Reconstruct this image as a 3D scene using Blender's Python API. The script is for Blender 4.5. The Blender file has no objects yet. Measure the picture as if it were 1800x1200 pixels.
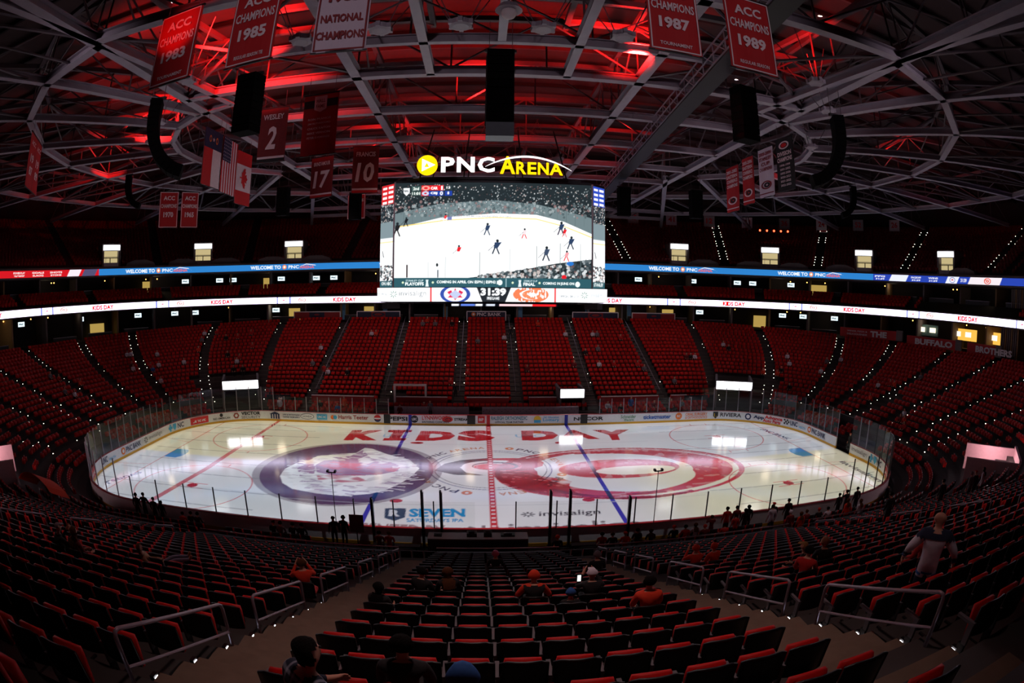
import bpy, math, random
import numpy as np
from mathutils import Vector, Matrix
from math import radians, sin, cos, pi, hypot, atan2, sqrt
random.seed(7)
rng = np.random.RandomState(7)
scene = bpy.context.scene
COL = scene.collection
# ------------------------------------------------------------------ camera (fisheye lens, as the photograph shows)
CAM = (-0.6959, -38.9, 13.1764)
PITCH, ROLL, YAW, FPX = -0.0951, -0.0089, -0.0565, 965.19
def _rot():
    c, s = math.cos, math.sin
    Rz = np.array([[c(YAW), -s(YAW), 0], [s(YAW), c(YAW), 0], [0, 0, 1]])
    Rx = np.array([[1, 0, 0], [0, c(PITCH), -s(PITCH)], [0, s(PITCH), c(PITCH)]])
    Ry = np.array([[c(ROLL), 0, s(ROLL)], [0, 1, 0], [-s(ROLL), 0, c(ROLL)]])
    return Rz @ Rx @ Ry
RM = _rot()
cam_data = bpy.data.cameras.new('camera')
cam = bpy.data.objects.new('camera', cam_data)
COL.objects.link(cam)
cam_data.type = 'PANO'
cam_data.panorama_type = 'FISHEYE_EQUISOLID'
cam_data.sensor_fit = 'HORIZONTAL'
cam_data.sensor_width = 36.0
cam_data.sensor_height = 24.0
cam_data.fisheye_lens = FPX / 1800 * 36
cam_data.fisheye_fov = radians(180)
cam_data.clip_start = 0.05
cam_data.clip_end = 500
right, fwd, up = RM[:, 0], RM[:, 1], RM[:, 2]
cam.matrix_world = Matrix(((right[0], up[0], -fwd[0], CAM[0]), (right[1], up[1], -fwd[1], CAM[1]), (right[2], up[2], -fwd[2], CAM[2]), (0, 0, 0, 1)))
scene.camera = cam
scene.view_settings.view_transform = 'Standard'
scene.view_settings.look = 'None'
scene.view_settings.gamma = 1.0
scene.view_settings.use_curve_mapping = False
scene.view_settings.exposure = 0.0
# ------------------------------------------------------------------ world: an enclosed hall, hardly any ambient light
world = bpy.data.worlds.new('hall')
scene.world = world
world.use_nodes = True
world.node_tree.nodes['Background'].inputs[0].default_value = (0.010, 0.004, 0.006, 1)
world.node_tree.nodes['Background'].inputs[1].default_value = 0.25
# ------------------------------------------------------------------ ice projectors (point lamps with a gobo that frames one field of the ice)
def projector(name, loc, field, soft, color, power):
    """field = x0,x1,y0,y1 on the ice; soft = edge widths; throws an even picture on z = 0 and nothing outside"""
    ld = bpy.data.lights.new(name, 'POINT')
    ld.energy = power
    ld.color = color
    ld.shadow_soft_size = 0.12
    ld.use_nodes = True
    nt = ld.node_tree
    for n in list(nt.nodes): nt.nodes.remove(n)
    out = nt.nodes.new('ShaderNodeOutputLight')
    em = nt.nodes.new('ShaderNodeEmission')
    tc = nt.nodes.new('ShaderNodeTexCoord')
    sp = nt.nodes.new('ShaderNodeSeparateXYZ')
    nt.links.new(tc.outputs['Normal'], sp.inputs[0])
    def M(op, a, b=None, c=None):
        n = nt.nodes.new('ShaderNodeMath'); n.operation = op
        for i, v in enumerate((a, b, c)):
            if v is None: continue
            if isinstance(v, (int, float)): n.inputs[i].default_value = v
            else: nt.links.new(v, n.inputs[i])
        return n.outputs[0]
    def S(v, lo, hi):
        n = nt.nodes.new('ShaderNodeMapRange'); n.interpolation_type = 'SMOOTHSTEP'
        nt.links.new(v, n.inputs[0]); n.inputs[1].default_value = lo; n.inputs[2].default_value = hi
        return n.outputs[0]
    az = M('MAXIMUM', M('MULTIPLY', sp.outputs[2], -1.0), 0.02)
    X = M('MULTIPLY_ADD', M('DIVIDE', sp.outputs[0], az), loc[2], loc[0])
    Y = M('MULTIPLY_ADD', M('DIVIDE', sp.outputs[1], az), loc[2], loc[1])
    x0, x1, y0, y1 = field
    sx0, sx1, sy0, sy1 = soft
    m = M('MULTIPLY', S(X, x0 - sx0, x0 + sx0), M('SUBTRACT', 1.0, S(X, x1 - sx1, x1 + sx1)))
    m = M('MULTIPLY', m, M('MULTIPLY', S(Y, y0 - sy0, y0 + sy0), M('SUBTRACT', 1.0, S(Y, y1 - sy1, y1 + sy1))))
    # rounded corners of the rink
    qx = M('MAXIMUM', M('SUBTRACT', M('ABSOLUTE', X), 30.4 - 8.5), 0.0)
    qy = M('MAXIMUM', M('SUBTRACT', M('ABSOLUTE', Y), 12.95 - 8.5), 0.0)
    rr_ = M('SQRT', M('ADD', M('MULTIPLY', qx, qx), M('MULTIPLY', qy, qy)))
    m = M('MULTIPLY', m, M('SUBTRACT', 1.0, S(rr_, 8.3, 8.75)))
    even = M('DIVIDE', 1.0, M('POWER', M('MAXIMUM', az, 0.25), 3.0))
    nt.links.new(M('MULTIPLY', m, even), em.inputs[1])
    nt.links.new(em.outputs[0], out.inputs[0])
    o = bpy.data.objects.new(name, ld); COL.objects.link(o); o.location = loc
    return o
PW = 20500
projector('ice_projector', (-24, 8, 23.2), (-40, -11, 0, 20), (.1, 4, .12, .1), (1.0, .95, .62), PW)
projector('ice_projector', (-24, -8, 23.2), (-40, -11, -20, 0), (.1, 4, .1, .12), (.86, .93, 1.0), PW)
projector('ice_projector', (24, 8, 23.2), (11, 40, 0, 20), (4, .1, .12, .1), (.88, .94, 1.0), PW)
projector('ice_projector', (24, -8, 23.2), (11, 40, -20, 0), (4, .1, .1, .12), (1.0, .95, .68), PW)
projector('ice_projector', (0, 15, 23.0), (-11, 11, 0, 20), (4, 4, 1.5, .1), (.97, .94, 1.0), PW * .93)
projector('ice_projector', (0, -15, 23.0), (-11, 11, -20, 0), (4, 4, .1, 1.5), (.97, .93, 1.0), PW * .93)
# ------------------------------------------------------------------ stage lamps: red wash into the roof, dim house lights and added fill spots
def spot(name, loc, target, color, power, size, blend=.5, radius=.15):
    ld = bpy.data.lights.new(name, 'SPOT'); ld.energy = power; ld.color = color
    ld.spot_size = radians(size); ld.spot_blend = blend; ld.shadow_soft_size = radius
    o = bpy.data.objects.new(name, ld); COL.objects.link(o); o.location = loc
    o.rotation_euler = (Vector(target) - Vector(loc)).to_track_quat('-Z', 'Y').to_euler()
    return o
RED = (1.0, .012, .01)
for loc, tgt, pw, sz in (
    ((-12, -20, 23.4), (-13, -9, 33), 26000, 95), ((-23, -9, 23.4), (-26, -2, 33), 20000, 90), ((-31, -2, 24.9), (-40, 4, 30), 6000, 90),
    ((6, -17, 23.4), (7, -9, 34), 24000, 85), ((14, -19, 23.4), (17, -12, 33), 12000, 70), ((-1, -8, 24.8), (0, 2, 34), 6000, 120), ((10, 0, 24.8), (10, 9, 34), 5000, 100),
    ((-9, 4, 24.8), (-10, 14, 34), 5000, 110), ((31, -5, 24.9), (39, -2, 30), 3000, 80), ((-11.2, -27.5, 20.6), (-11.0, -24.3, 22.3), 500, 42), ((24, 2, 22.8), (25, 4, 24), 500, 60), ((8, -3, 22.3), (8.4, 5, 24.2), 900, 40)):
    spot('red_stage_light', loc, tgt, RED, pw, sz, .8)
for x in (-32, -16, 0, 16, 32):
    spot('house_fill_light', (x, 6, 23.6), (x * 1.05, 27, 5), (1.0, .74, .74), 3900 if abs(x) < 20 else 1700, 62, 1.0, .3)
spot('house_fill_light', (0, -31, 23.4), (0, -32, 8), (1.0, .66, .62), 2300, 58, 1.0, .5)
for s in (-1, 1): spot('house_fill_light', (s * 13, -27, 23.4), (s * 14, -27, 6), (1.0, .66, .62), 900, 66, 1.0, .5)
for s in (-1, 1):
    spot('house_fill_light', (s * 28, 0, 23.6), (s * 45, 4, 5), (1.0, .70, .70), 450, 75, 1.0, .4)
    spot('house_fill_light', (s * 6, -44, 21.5), (s * 6, -24.5, 21.6), (1.0, .80, .88), 2200, 38, .8, .4)  # added spots behind the camera, to brighten the front banners
    spot('house_fill_light', (s * 20, -34, 20.5), (s * 16, -6, 22.0), (1.0, .80, .88), 2600, 44, .9, .4)  # also added, to brighten the flags and side banners
for x in (-16, 0, 16): spot('house_fill_light', (x, -3, 23.4), (x, 15.2, .9), (1.0, .90, .92), 1500, 26, .9, .3)  # fill spots added to brighten the far benches and boards
spot('house_fill_light', (15, -20, 23.4), (16.5, -16.5, 1), (1.0, .80, .78), 1500, 40, .9, .3)  # fill spot added to brighten the people at the right near glass
spot('house_fill_light', (4, -38, 20), (6.2, -33.4, 9.2), (1.0, .80, .84), 160, 22, .9, .3)
# ------------------------------------------------------------------ materials
def lin(c):
    return tuple(((v / 255) / 12.92 if v / 255 <= .04045 else ((v / 255 + .055) / 1.055) ** 2.4) for v in c)
MATS = {}
def mat(name, rgb, rough=.6, metal=0.0, spec=.5, vary=.12, scale=6.0, emit=0.0, bump=0.0):
    """procedural material: base colour with a soft noise variation, optional bump or emission"""
    if name in MATS: return MATS[name]
    m = bpy.data.materials.new(name); m.use_nodes = True
    nt = m.node_tree; b = nt.nodes['Principled BSDF']; c = lin(rgb)
    b.inputs['Roughness'].default_value = rough; b.inputs['Metallic'].default_value = metal
    b.inputs['Specular IOR Level'].default_value = spec
    b.inputs['Base Color'].default_value = (*c, 1)
    if vary or bump:
        tc = nt.nodes.new('ShaderNodeTexCoord'); n = nt.nodes.new('ShaderNodeTexNoise'); n.inputs['Scale'].default_value = scale
        n.inputs['Detail'].default_value = 3
        nt.links.new(tc.outputs['Object'], n.inputs['Vector'])
        if vary:
            r = nt.nodes.new('ShaderNodeMix'); r.data_type = 'RGBA'
            r.inputs[6].default_value = (*[v * (1 - vary) for v in c], 1); r.inputs[7].default_value = (*[min(1, v * (1 + vary)) for v in c], 1)
            nt.links.new(n.outputs[0], r.inputs[0]); nt.links.new(r.outputs[2], b.inputs['Base Color'])
        if bump:
            bp = nt.nodes.new('ShaderNodeBump'); bp.inputs['Strength'].default_value = bump; bp.inputs['Distance'].default_value = .02
            nt.links.new(n.outputs[0], bp.inputs['Height']); nt.links.new(bp.outputs[0], b.inputs['Normal'])
    if emit:
        b.inputs['Emission Color'].default_value = (*c, 1); b.inputs['Emission Strength'].default_value = emit
    MATS[name] = m
    return m
def glow(name, rgb, strength, sample=False):
    if name in MATS: return MATS[name]
    m = bpy.data.materials.new(name); m.use_nodes = True; nt = m.node_tree
    for n in list(nt.nodes): nt.nodes.remove(n)
    o = nt.nodes.new('ShaderNodeOutputMaterial'); e = nt.nodes.new('ShaderNodeEmission')
    e.inputs[0].default_value = (*lin(rgb), 1); e.inputs[1].default_value = strength
    nt.links.new(e.outputs[0], o.inputs[0])
    m.cycles.emission_sampling = 'AUTO' if sample else 'NONE'
    MATS[name] = m
    return m
def led(name, strength):
    """LED surface: shows the colour stored per vertex"""
    m = bpy.data.materials.new(name); m.use_nodes = True; nt = m.node_tree
    for n in list(nt.nodes): nt.nodes.remove(n)
    o = nt.nodes.new('ShaderNodeOutputMaterial'); e = nt.nodes.new('ShaderNodeEmission'); a = nt.nodes.new('ShaderNodeAttribute')
    a.attribute_name = 'picture'; e.inputs[1].default_value = strength
    nt.links.new(a.outputs['Color'], e.inputs[0]); nt.links.new(e.outputs[0], o.inputs[0])
    m.cycles.emission_sampling = 'NONE'
    return m
def glass_mat():
    m = bpy.data.materials.new('rink_glass'); m.use_nodes = True; nt = m.node_tree
    for n in list(nt.nodes): nt.nodes.remove(n)
    o = nt.nodes.new('ShaderNodeOutputMaterial'); t = nt.nodes.new('ShaderNodeBsdfTransparent'); g = nt.nodes.new('ShaderNodeBsdfGlossy')
    mx = nt.nodes.new('ShaderNodeMixShader'); f = nt.nodes.new('ShaderNodeLayerWeight'); r = nt.nodes.new('ShaderNodeMapRange'); p = nt.nodes.new('ShaderNodeMath')
    t.inputs[0].default_value = (.97, .975, .97, 1); g.inputs['Roughness'].default_value = .03
    p.operation = 'POWER'; p.inputs[1].default_value = 4.0; r.inputs[3].default_value = .018; r.inputs[4].default_value = .35
    nt.links.new(f.outputs['Facing'], p.inputs[0]); nt.links.new(p.outputs[0], r.inputs[0]); nt.links.new(r.outputs[0], mx.inputs[0])
    nt.links.new(t.outputs[0], mx.inputs[1]); nt.links.new(g.outputs[0], mx.inputs[2]); nt.links.new(mx.outputs[0], o.inputs[0])
    return m
GLASS = glass_mat()
# ------------------------------------------------------------------ objects
def tag(o, label=None, cat=None, group=None, kind=None):
    if label: o['label'] = label
    if cat: o['category'] = cat
    if group: o['group'] = group
    if kind: o['kind'] = kind
    return o
def empty(name, loc=(0, 0, 0), rz=0.0, parent=None):
    o = bpy.data.objects.new(name, None); COL.objects.link(o); o.location = loc; o.rotation_euler = (0, 0, rz)
    o.empty_display_size = .1
    if parent: o.parent = parent
    return o
def thing(name, label, cat, loc=(0, 0, 0), rz=0.0, group=None):
    return tag(empty(name, loc, rz), label, cat, group)
def link(name, me, parent=None, local=False):
    o = bpy.data.objects.new(name, me); COL.objects.link(o)
    if parent is not None:
        o.parent = parent
        if not local: o.matrix_parent_inverse = world_of(parent).inverted()
    return o
def world_of(o):
    m = Matrix.LocRotScale(o.location, o.rotation_euler, o.scale) if o.rotation_mode != 'QUATERNION' else Matrix.LocRotScale(o.location, o.rotation_quaternion, o.scale)
    return (world_of(o.parent) @ o.matrix_parent_inverse @ m) if o.parent else m
class MB:
    """collects faces; build() links them as ONE mesh object"""
    def __init__(s): s.v = []; s.f = []; s.m = []
    def face(s, pts, m=0):
        n = len(s.v); s.v += [tuple(p) for p in pts]; s.f.append(tuple(range(n, n + len(pts)))); s.m.append(m)
    def hexa(s, P, m=0, faces=(0, 1, 2, 3, 4, 5), mm=None):
        n = len(s.v); s.v += [tuple(p) for p in P]   # bottom 0-3 ccw, top 4-7
        F = ((0, 3, 2, 1), (4, 5, 6, 7), (0, 1, 5, 4), (1, 2, 6, 5), (2, 3, 7, 6), (3, 0, 4, 7))
        for k in faces: s.f.append(tuple(n + i for i in F[k])); s.m.append(mm[k] if mm else m)
    def box(s, x0, x1, y0, y1, z0, z1, m=0, mm=None):
        s.hexa(((x0, y0, z0), (x1, y0, z0), (x1, y1, z0), (x0, y1, z0), (x0, y0, z1), (x1, y0, z1), (x1, y1, z1), (x0, y1, z1)), m, mm=mm)
    def beam(s, p, q, w, h, m=0, upv=(0, 0, 1)):
        p = Vector(p); q = Vector(q); d = (q - p).normalized(); u = Vector(upv)
        r = d.cross(u)
        if r.length < 1e-4: r = d.cross(Vector((1, 0, 0)))
        r.normalize(); u = r.cross(d); r *= w / 2; u *= h / 2
        s.hexa((p - r - u, p + r - u, q + r - u, q - r - u, p - r + u, p + r + u, q + r + u, q - r + u), m)
    def tube(s, pts, r, n=8, m=0, cap=True):
        pts = [Vector(p) for p in pts]; rings = []
        rad = r if isinstance(r, (list, tuple)) else [r] * len(pts)
        ref = None
        for i, p in enumerate(pts):
            d = (pts[min(i + 1, len(pts) - 1)] - pts[max(i - 1, 0)]).normalized()
            if ref is None: ref = Vector((0, 0, 1)) if abs(d.z) < .9 else Vector((1, 0, 0))
            a = d.cross(ref); a = a.normalized() if a.length > 1e-5 else Vector((1, 0, 0)); b = a.cross(d).normalized(); ref = b
            base = len(s.v)
            s.v += [tuple(p + (a * cos(2 * pi * k / n) + b * sin(2 * pi * k / n)) * rad[i]) for k in range(n)]
            rings.append(base)
        for A, B in zip(rings, rings[1:]):
            for k in range(n):
                s.f.append((A + k, A + (k + 1) % n, B + (k + 1) % n, B + k)); s.m.append(m)
        if cap:
            s.f.append(tuple(rings[0] + k for k in reversed(range(n)))); s.m.append(m)
            s.f.append(tuple(rings[-1] + k for k in range(n))); s.m.append(m)
    def sphere(s, c, r, nu=10, nv=6, m=0, sc=(1, 1, 1)):
        base = len(s.v)
        for j in range(nv + 1):
            t = pi * j / nv
            for i in range(nu):
                a = 2 * pi * i / nu
                s.v.append((c[0] + r * sc[0] * sin(t) * cos(a), c[1] + r * sc[1] * sin(t) * sin(a), c[2] + r * sc[2] * cos(t)))
        for j in range(nv):
            for i in range(nu):
                s.f.append((base + j * nu + i, base + (j + 1) * nu + i, base + (j + 1) * nu + (i + 1) % nu, base + j * nu + (i + 1) % nu)); s.m.append(m)
    def prism(s, poly, z0, z1, m=0, mt=None):
        n = len(poly); b = len(s.v)
        s.v += [(x, y, z0) for x, y in poly] + [(x, y, z1) for x, y in poly]
        s.f.append(tuple(b + i for i in reversed(range(n)))); s.m.append(m)
        s.f.append(tuple(b + n + i for i in range(n))); s.m.append(m if mt is None else mt)
        for i in range(n):
            s.f.append((b + i, b + (i + 1) % n, b + n + (i + 1) % n, b + n + i)); s.m.append(m)
    def mesh(s, name, mats, smooth=False):
        me = bpy.data.meshes.new(name); me.from_pydata(s.v, [], s.f)
        for m in (mats if isinstance(mats, (list, tuple)) else [mats]): me.materials.append(m)
        if any(s.m): me.polygons.foreach_set('material_index', s.m)
        if smooth: me.polygons.foreach_set('use_smooth', [True] * len(s.f))
        me.update()
        return me
    def build(s, name, mats, parent=None, smooth=False, local=False):
        return link(name, s.mesh(name, mats, smooth), parent, local)
def copy_tree(o, parent=None):
    c = o.copy(); COL.objects.link(c)
    if parent is not None: c.parent = parent
    for ch in o.children: copy_tree(ch, c)
    return c
def big_mesh(name, V, F, mats, midx=None, parent=None):
    """V (n,3), F (m,4) numpy arrays"""
    me = bpy.data.meshes.new(name); V = np.ascontiguousarray(V, dtype=np.float32); F = np.ascontiguousarray(F, dtype=np.int32)
    me.vertices.add(len(V)); me.vertices.foreach_set('co', V.ravel())
    k = F.shape[1]
    me.loops.add(F.size); me.loops.foreach_set('vertex_index', F.ravel())
    me.polygons.add(len(F)); me.polygons.foreach_set('loop_start', np.arange(len(F), dtype=np.int32) * k)
    for m in (mats if isinstance(mats, (list, tuple)) else [mats]): me.materials.append(m)
    if midx is not None: me.polygons.foreach_set('material_index', np.ascontiguousarray(midx, dtype=np.int32))
    me.update(calc_edges=True)
    return link(name, me, parent)
# ------------------------------------------------------------------ lettering (Blender's own font, turned into triangles)
_TT = {}
def text_tris(s, bold=.0):
    k = (s, bold)
    if k in _TT: return _TT[k]
    cu = bpy.data.curves.new('tmp', 'FONT'); cu.body = s; cu.size = 1; cu.resolution_u = 2; cu.offset = bold; cu.align_x = 'LEFT'
    ob = bpy.data.objects.new('tmp', cu)
    me = bpy.data.meshes.new_from_object(ob)
    me.calc_loop_triangles()
    co = np.zeros(len(me.vertices) * 3); me.vertices.foreach_get('co', co); co = co.reshape(-1, 3)[:, :2]
    ti = np.zeros(len(me.loop_triangles) * 3, dtype=np.int32); me.loop_triangles.foreach_get('vertices', ti); ti = ti.reshape(-1, 3)
    bpy.data.objects.remove(ob); bpy.data.curves.remove(cu); bpy.data.meshes.remove(me)
    if len(co):
        lo = co.min(0); hi = co.max(0); co = (co - lo) / np.maximum(hi - lo, 1e-6); asp = (hi - lo)[0] / max((hi - lo)[1], 1e-6)
    else: asp = 1
    _TT[k] = (co, ti, asp)
    return _TT[k]
class Lettering:
    """flat print on a plane: origin o, unit vectors r (right) and u (up); several words become one mesh"""
    def __init__(s, o, r, u, lift=.012):
        s.o = Vector(o); s.r = Vector(r).normalized(); s.u = Vector(u).normalized(); s.n = s.r.cross(s.u).normalized() * lift; s.nh = s.n.normalized(); s.lay = 0; s.last = None; s.b = MB(); s.mats = []
    def _m(s, m):
        if m not in s.mats: s.mats.append(m)
        if m is not s.last: s.lay += 1; s.last = m       # a new ink lies a hair above the one before
        return s.mats.index(m)
    def P(s, x, y): return s.o + s.r * x + s.u * y + s.n + s.nh * (.003 * s.lay)
    def text(s, t, cx, cy, w, h, m, bold=.02, skew=0.0):
        co, ti, asp = text_tris(t, bold); k = s._m(m); n = len(s.b.v)
        if w is None: w = h * asp
        s.b.v += [tuple(s.P(cx + (a - .5) * w + skew * (b - .5) * h, cy + (b - .5) * h)) for a, b in co]
        for tr in ti: s.b.f.append(tuple(int(n + i) for i in tr)); s.b.m.append(k)
    def poly(s, pts, m):
        k = s._m(m); s.b.face([s.P(x, y) for x, y in pts], k)
    def disc(s, cx, cy, rx, ry, m, n=20, inner=0.0):
        k = s._m(m)
        if not inner: s.poly([(cx + rx * cos(2 * pi * i / n), cy + ry * sin(2 * pi * i / n)) for i in range(n)], m)
        else:
            for i in range(n):
                a, b = 2 * pi * i / n, 2 * pi * (i + 1) / n
                s.b.face([s.P(cx + rx * q * cos(t), cy + ry * q * sin(t)) for q, t in ((inner, a), (1, a), (1, b), (inner, b))], k)
    def rect(s, x0, x1, y0, y1, m): s.poly(((x0, y0), (x1, y0), (x1, y1), (x0, y1)), m)
    def build(s, name='lettering', parent=None):
        return s.b.build(name, s.mats, parent)
# ------------------------------------------------------------------ small painter: fills an array with a picture, later stored per vertex
class Ras:
    def __init__(s, x0, x1, y0, y1, nx, ny, bg):
        s.x0, s.x1, s.y0, s.y1, s.nx, s.ny = x0, x1, y0, y1, nx * 2, ny * 2
        s.dx = (x1 - x0) / s.nx; s.dy = (y1 - y0) / s.ny
        s.A = np.zeros((s.ny, s.nx, 3), np.float32); s.A[:] = lin(bg)
        s.xs = x0 + (np.arange(s.nx) + .5) * s.dx; s.ys = y0 + (np.arange(s.ny) + .5) * s.dy
    def win(s, xa, xb, ya, yb):
        i0 = max(0, int((xa - s.x0) / s.dx) - 1); i1 = min(s.nx, int((xb - s.x0) / s.dx) + 2)
        j0 = max(0, int((ya - s.y0) / s.dy) - 1); j1 = min(s.ny, int((yb - s.y0) / s.dy) + 2)
        if i1 <= i0 or j1 <= j0: return None
        return slice(j0, j1), slice(i0, i1), *np.meshgrid(s.xs[i0:i1], s.ys[j0:j1])
    def put(s, w, m, col, alpha=1.0, mult=False):
        a = (m.astype(np.float32) * alpha)[..., None]; c = np.array(lin(col), np.float32)
        if mult: s.A[w[0], w[1]] *= (1 - a) + c * a
        else: s.A[w[0], w[1]] = s.A[w[0], w[1]] * (1 - a) + c * a
    def poly(s, pts, col, alpha=1.0, mult=False, fn=None):
        p = np.array(pts, float); w = s.win(p[:, 0].min(), p[:, 0].max(), p[:, 1].min(), p[:, 1].max())
        if w is None: return
        X, Y = w[2], w[3]; ins = np.zeros(X.shape, bool); q = np.roll(p, -1, 0)
        for (xa, ya), (xb, yb) in zip(p, q):
            if ya == yb: continue
            ins ^= ((ya > Y) != (yb > Y)) & (X < (xb - xa) * (Y - ya) / (yb - ya) + xa)
        m = ins if fn is None else ins * fn(X, Y)
        s.put(w, m, col, alpha, mult)
    def rect(s, xa, xb, ya, yb, col, alpha=1.0, mult=False, fn=None):
        w = s.win(xa, xb, ya, yb)
        if w is None: return
        m = (w[2] >= xa) & (w[2] < xb) & (w[3] >= ya) & (w[3] < yb)
        s.put(w, m if fn is None else m * fn(w[2], w[3]), col, alpha, mult)
    def ell(s, cx, cy, rx, ry, col, inner=0.0, alpha=1.0, mult=False, fn=None):
        w = s.win(cx - rx, cx + rx, cy - ry, cy + ry)
        if w is None: return
        d = ((w[2] - cx) / rx) ** 2 + ((w[3] - cy) / ry) ** 2
        m = (d <= 1) & (d >= inner * inner)
        s.put(w, m if fn is None else m * fn(w[2], w[3]), col, alpha, mult)
    def line(s, p, q, wd, col, alpha=1.0, mult=False, fn=None):
        d = np.array(q, float) - p; l = np.hypot(*d); n = np.array((-d[1], d[0])) / max(l, 1e-9) * wd / 2; p = np.array(p, float); q = np.array(q, float)
        s.poly((p - n, q - n, q + n, p + n), col, alpha, mult, fn)
    def quadtext(s, t, quad, col, bold=.03, alpha=1.0, mult=False, fn=None):
        """letters stretched into the quad bl, br, tr, tl"""
        bl, br, tr, tl = [np.array(k, float) for k in quad]; co, ti, _ = text_tris(t, bold)
        if not len(co): return
        P = [(bl * (1 - a) + br * a) * (1 - b) + (tl * (1 - a) + tr * a) * b for a, b in co]; P = np.array(P)
        w = s.win(P[:, 0].min(), P[:, 0].max(), P[:, 1].min(), P[:, 1].max())
        if w is None: return
        X, Y = w[2], w[3]; m = np.zeros(X.shape, bool)
        for a, b, c in ti:
            A, B, C = P[a], P[b], P[c]
            lo = np.minimum(np.minimum(A, B), C); hi = np.maximum(np.maximum(A, B), C)
            i0 = max(0, int((lo[0] - X[0, 0]) / s.dx)); i1 = min(X.shape[1], int((hi[0] - X[0, 0]) / s.dx) + 2)
            j0 = max(0, int((lo[1] - Y[0, 0]) / s.dy)); j1 = min(X.shape[0], int((hi[1] - Y[0, 0]) / s.dy) + 2)
            if i1 <= i0 or j1 <= j0: continue
            x, y = X[j0:j1, i0:i1], Y[j0:j1, i0:i1]
            e = lambda U, V: (V[0] - U[0]) * (y - U[1]) - (V[1] - U[1]) * (x - U[0])
            e0, e1, e2 = e(A, B), e(B, C), e(C, A)
            m[j0:j1, i0:i1] |= ((e0 >= 0) & (e1 >= 0) & (e2 >= 0)) | ((e0 <= 0) & (e1 <= 0) & (e2 <= 0))
        s.put(w, m if fn is None else m * fn(X, Y), col, alpha, mult)
    def text(s, t, cx, cy, wd, h, col, bold=.03, **k):
        if wd is None: wd = h * text_tris(t, bold)[2]
        s.quadtext(t, ((cx - wd / 2, cy - h / 2), (cx + wd / 2, cy - h / 2), (cx + wd / 2, cy + h / 2), (cx - wd / 2, cy + h / 2)), col, bold, **k)
    def small(s):
        return s.A.reshape(s.ny // 2, 2, s.nx // 2, 2, 3).mean((1, 3))
    def surface(s, name, fn, material, parent=None, mask=None):
        """fn maps arrays (x, y) on the picture to (n,3) points in the world"""
        C = s.small(); ny, nx = C.shape[:2]
        gx = np.linspace(s.x0, s.x1, nx); gy = np.linspace(s.y0, s.y1, ny)
        X, Y = np.meshgrid(gx, gy); V = fn(X.ravel(), Y.ravel())
        I = np.arange(nx * ny).reshape(ny, nx); F = np.stack([I[:-1, :-1], I[:-1, 1:], I[1:, 1:], I[1:, :-1]], -1).reshape(-1, 4)
        if mask is not None:
            keep = mask(X.ravel(), Y.ravel()); F = F[keep[F].all(1)]
        o = big_mesh(name, V, F, material, parent=parent)
        at = o.data.color_attributes.new('picture', 'FLOAT_COLOR', 'POINT')
        at.data.foreach_set('color', np.concatenate([C.reshape(-1, 3), np.ones((nx * ny, 1))], 1).astype(np.float32).ravel())
        return o
def vnoise(X, Y, fx, fy, seed=0):
    """cheap value noise 0..1 for the painter"""
    r = np.random.RandomState(seed).rand(64, 64); x = X * fx; y = Y * fy
    xi = np.floor(x).astype(int); yi = np.floor(y).astype(int); u = x - xi; v = y - yi
    u = u * u * (3 - 2 * u); v = v * v * (3 - 2 * v)
    g = lambda a, b: r[a % 64, b % 64]
    return (g(xi, yi) * (1 - u) + g(xi + 1, yi) * u) * (1 - v) + (g(xi, yi + 1) * (1 - u) + g(xi + 1, yi + 1) * u) * v
# ------------------------------------------------------------------ the rounded loops on which boards, rows and fascias run
def rr(a, b, r, U):
    """point and inward normal on a rounded rectangle; U in 0..8 (0-1 near side, 2-3 right end, 4-5 far side, 6-7 left end)"""
    L = a - r; Mm = b - r; U = U % 8; k = int(U); f = U - k
    if k == 0: return -L + 2 * L * f, -b, 0, 1
    if k == 2: return a, -Mm + 2 * Mm * f, -1, 0
    if k == 4: return L - 2 * L * f, b, 0, -1
    if k == 6: return -a, Mm - 2 * Mm * f, 1, 0
    t = radians({1: -90, 3: 0, 5: 90, 7: 180}[k] + 90 * f); cx = {1: L, 3: L, 5: -L, 7: -L}[k]; cy = {1: -Mm, 3: Mm, 5: Mm, 7: -Mm}[k]
    return cx + r * cos(t), cy + r * sin(t), -cos(t), -sin(t)
def in_view(x, y, z, pad=40):
    d = (np.array([x, y, z]) - CAM) @ RM; r = hypot(d[0], d[2]); th = atan2(r, d[1]); rho = 2 * FPX * sin(th / 2)
    if r < 1e-6: return True
    return abs(rho * d[0] / r) < 900 + pad and abs(rho * d[2] / r) < 600 + pad and th < 1.6
def dist_cam(x, y, z): return sqrt((x - CAM[0]) ** 2 + (y - CAM[1]) ** 2 + (z - CAM[2]) ** 2)
ORD = ['first', 'second', 'third', 'fourth', 'fifth', 'sixth', 'seventh', 'eighth', 'ninth', 'tenth', 'eleventh', 'twelfth', 'thirteenth', 'fourteenth', 'fifteenth', 'sixteenth', 'seventeenth', 'eighteenth', 'nineteenth', 'twentieth', 'twenty-first', 'twenty-second', 'twenty-third', 'twenty-fourth', 'twenty-fifth', 'twenty-sixth', 'twenty-seventh', 'twenty-eighth', 'twenty-ninth', 'thirtieth']
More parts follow.
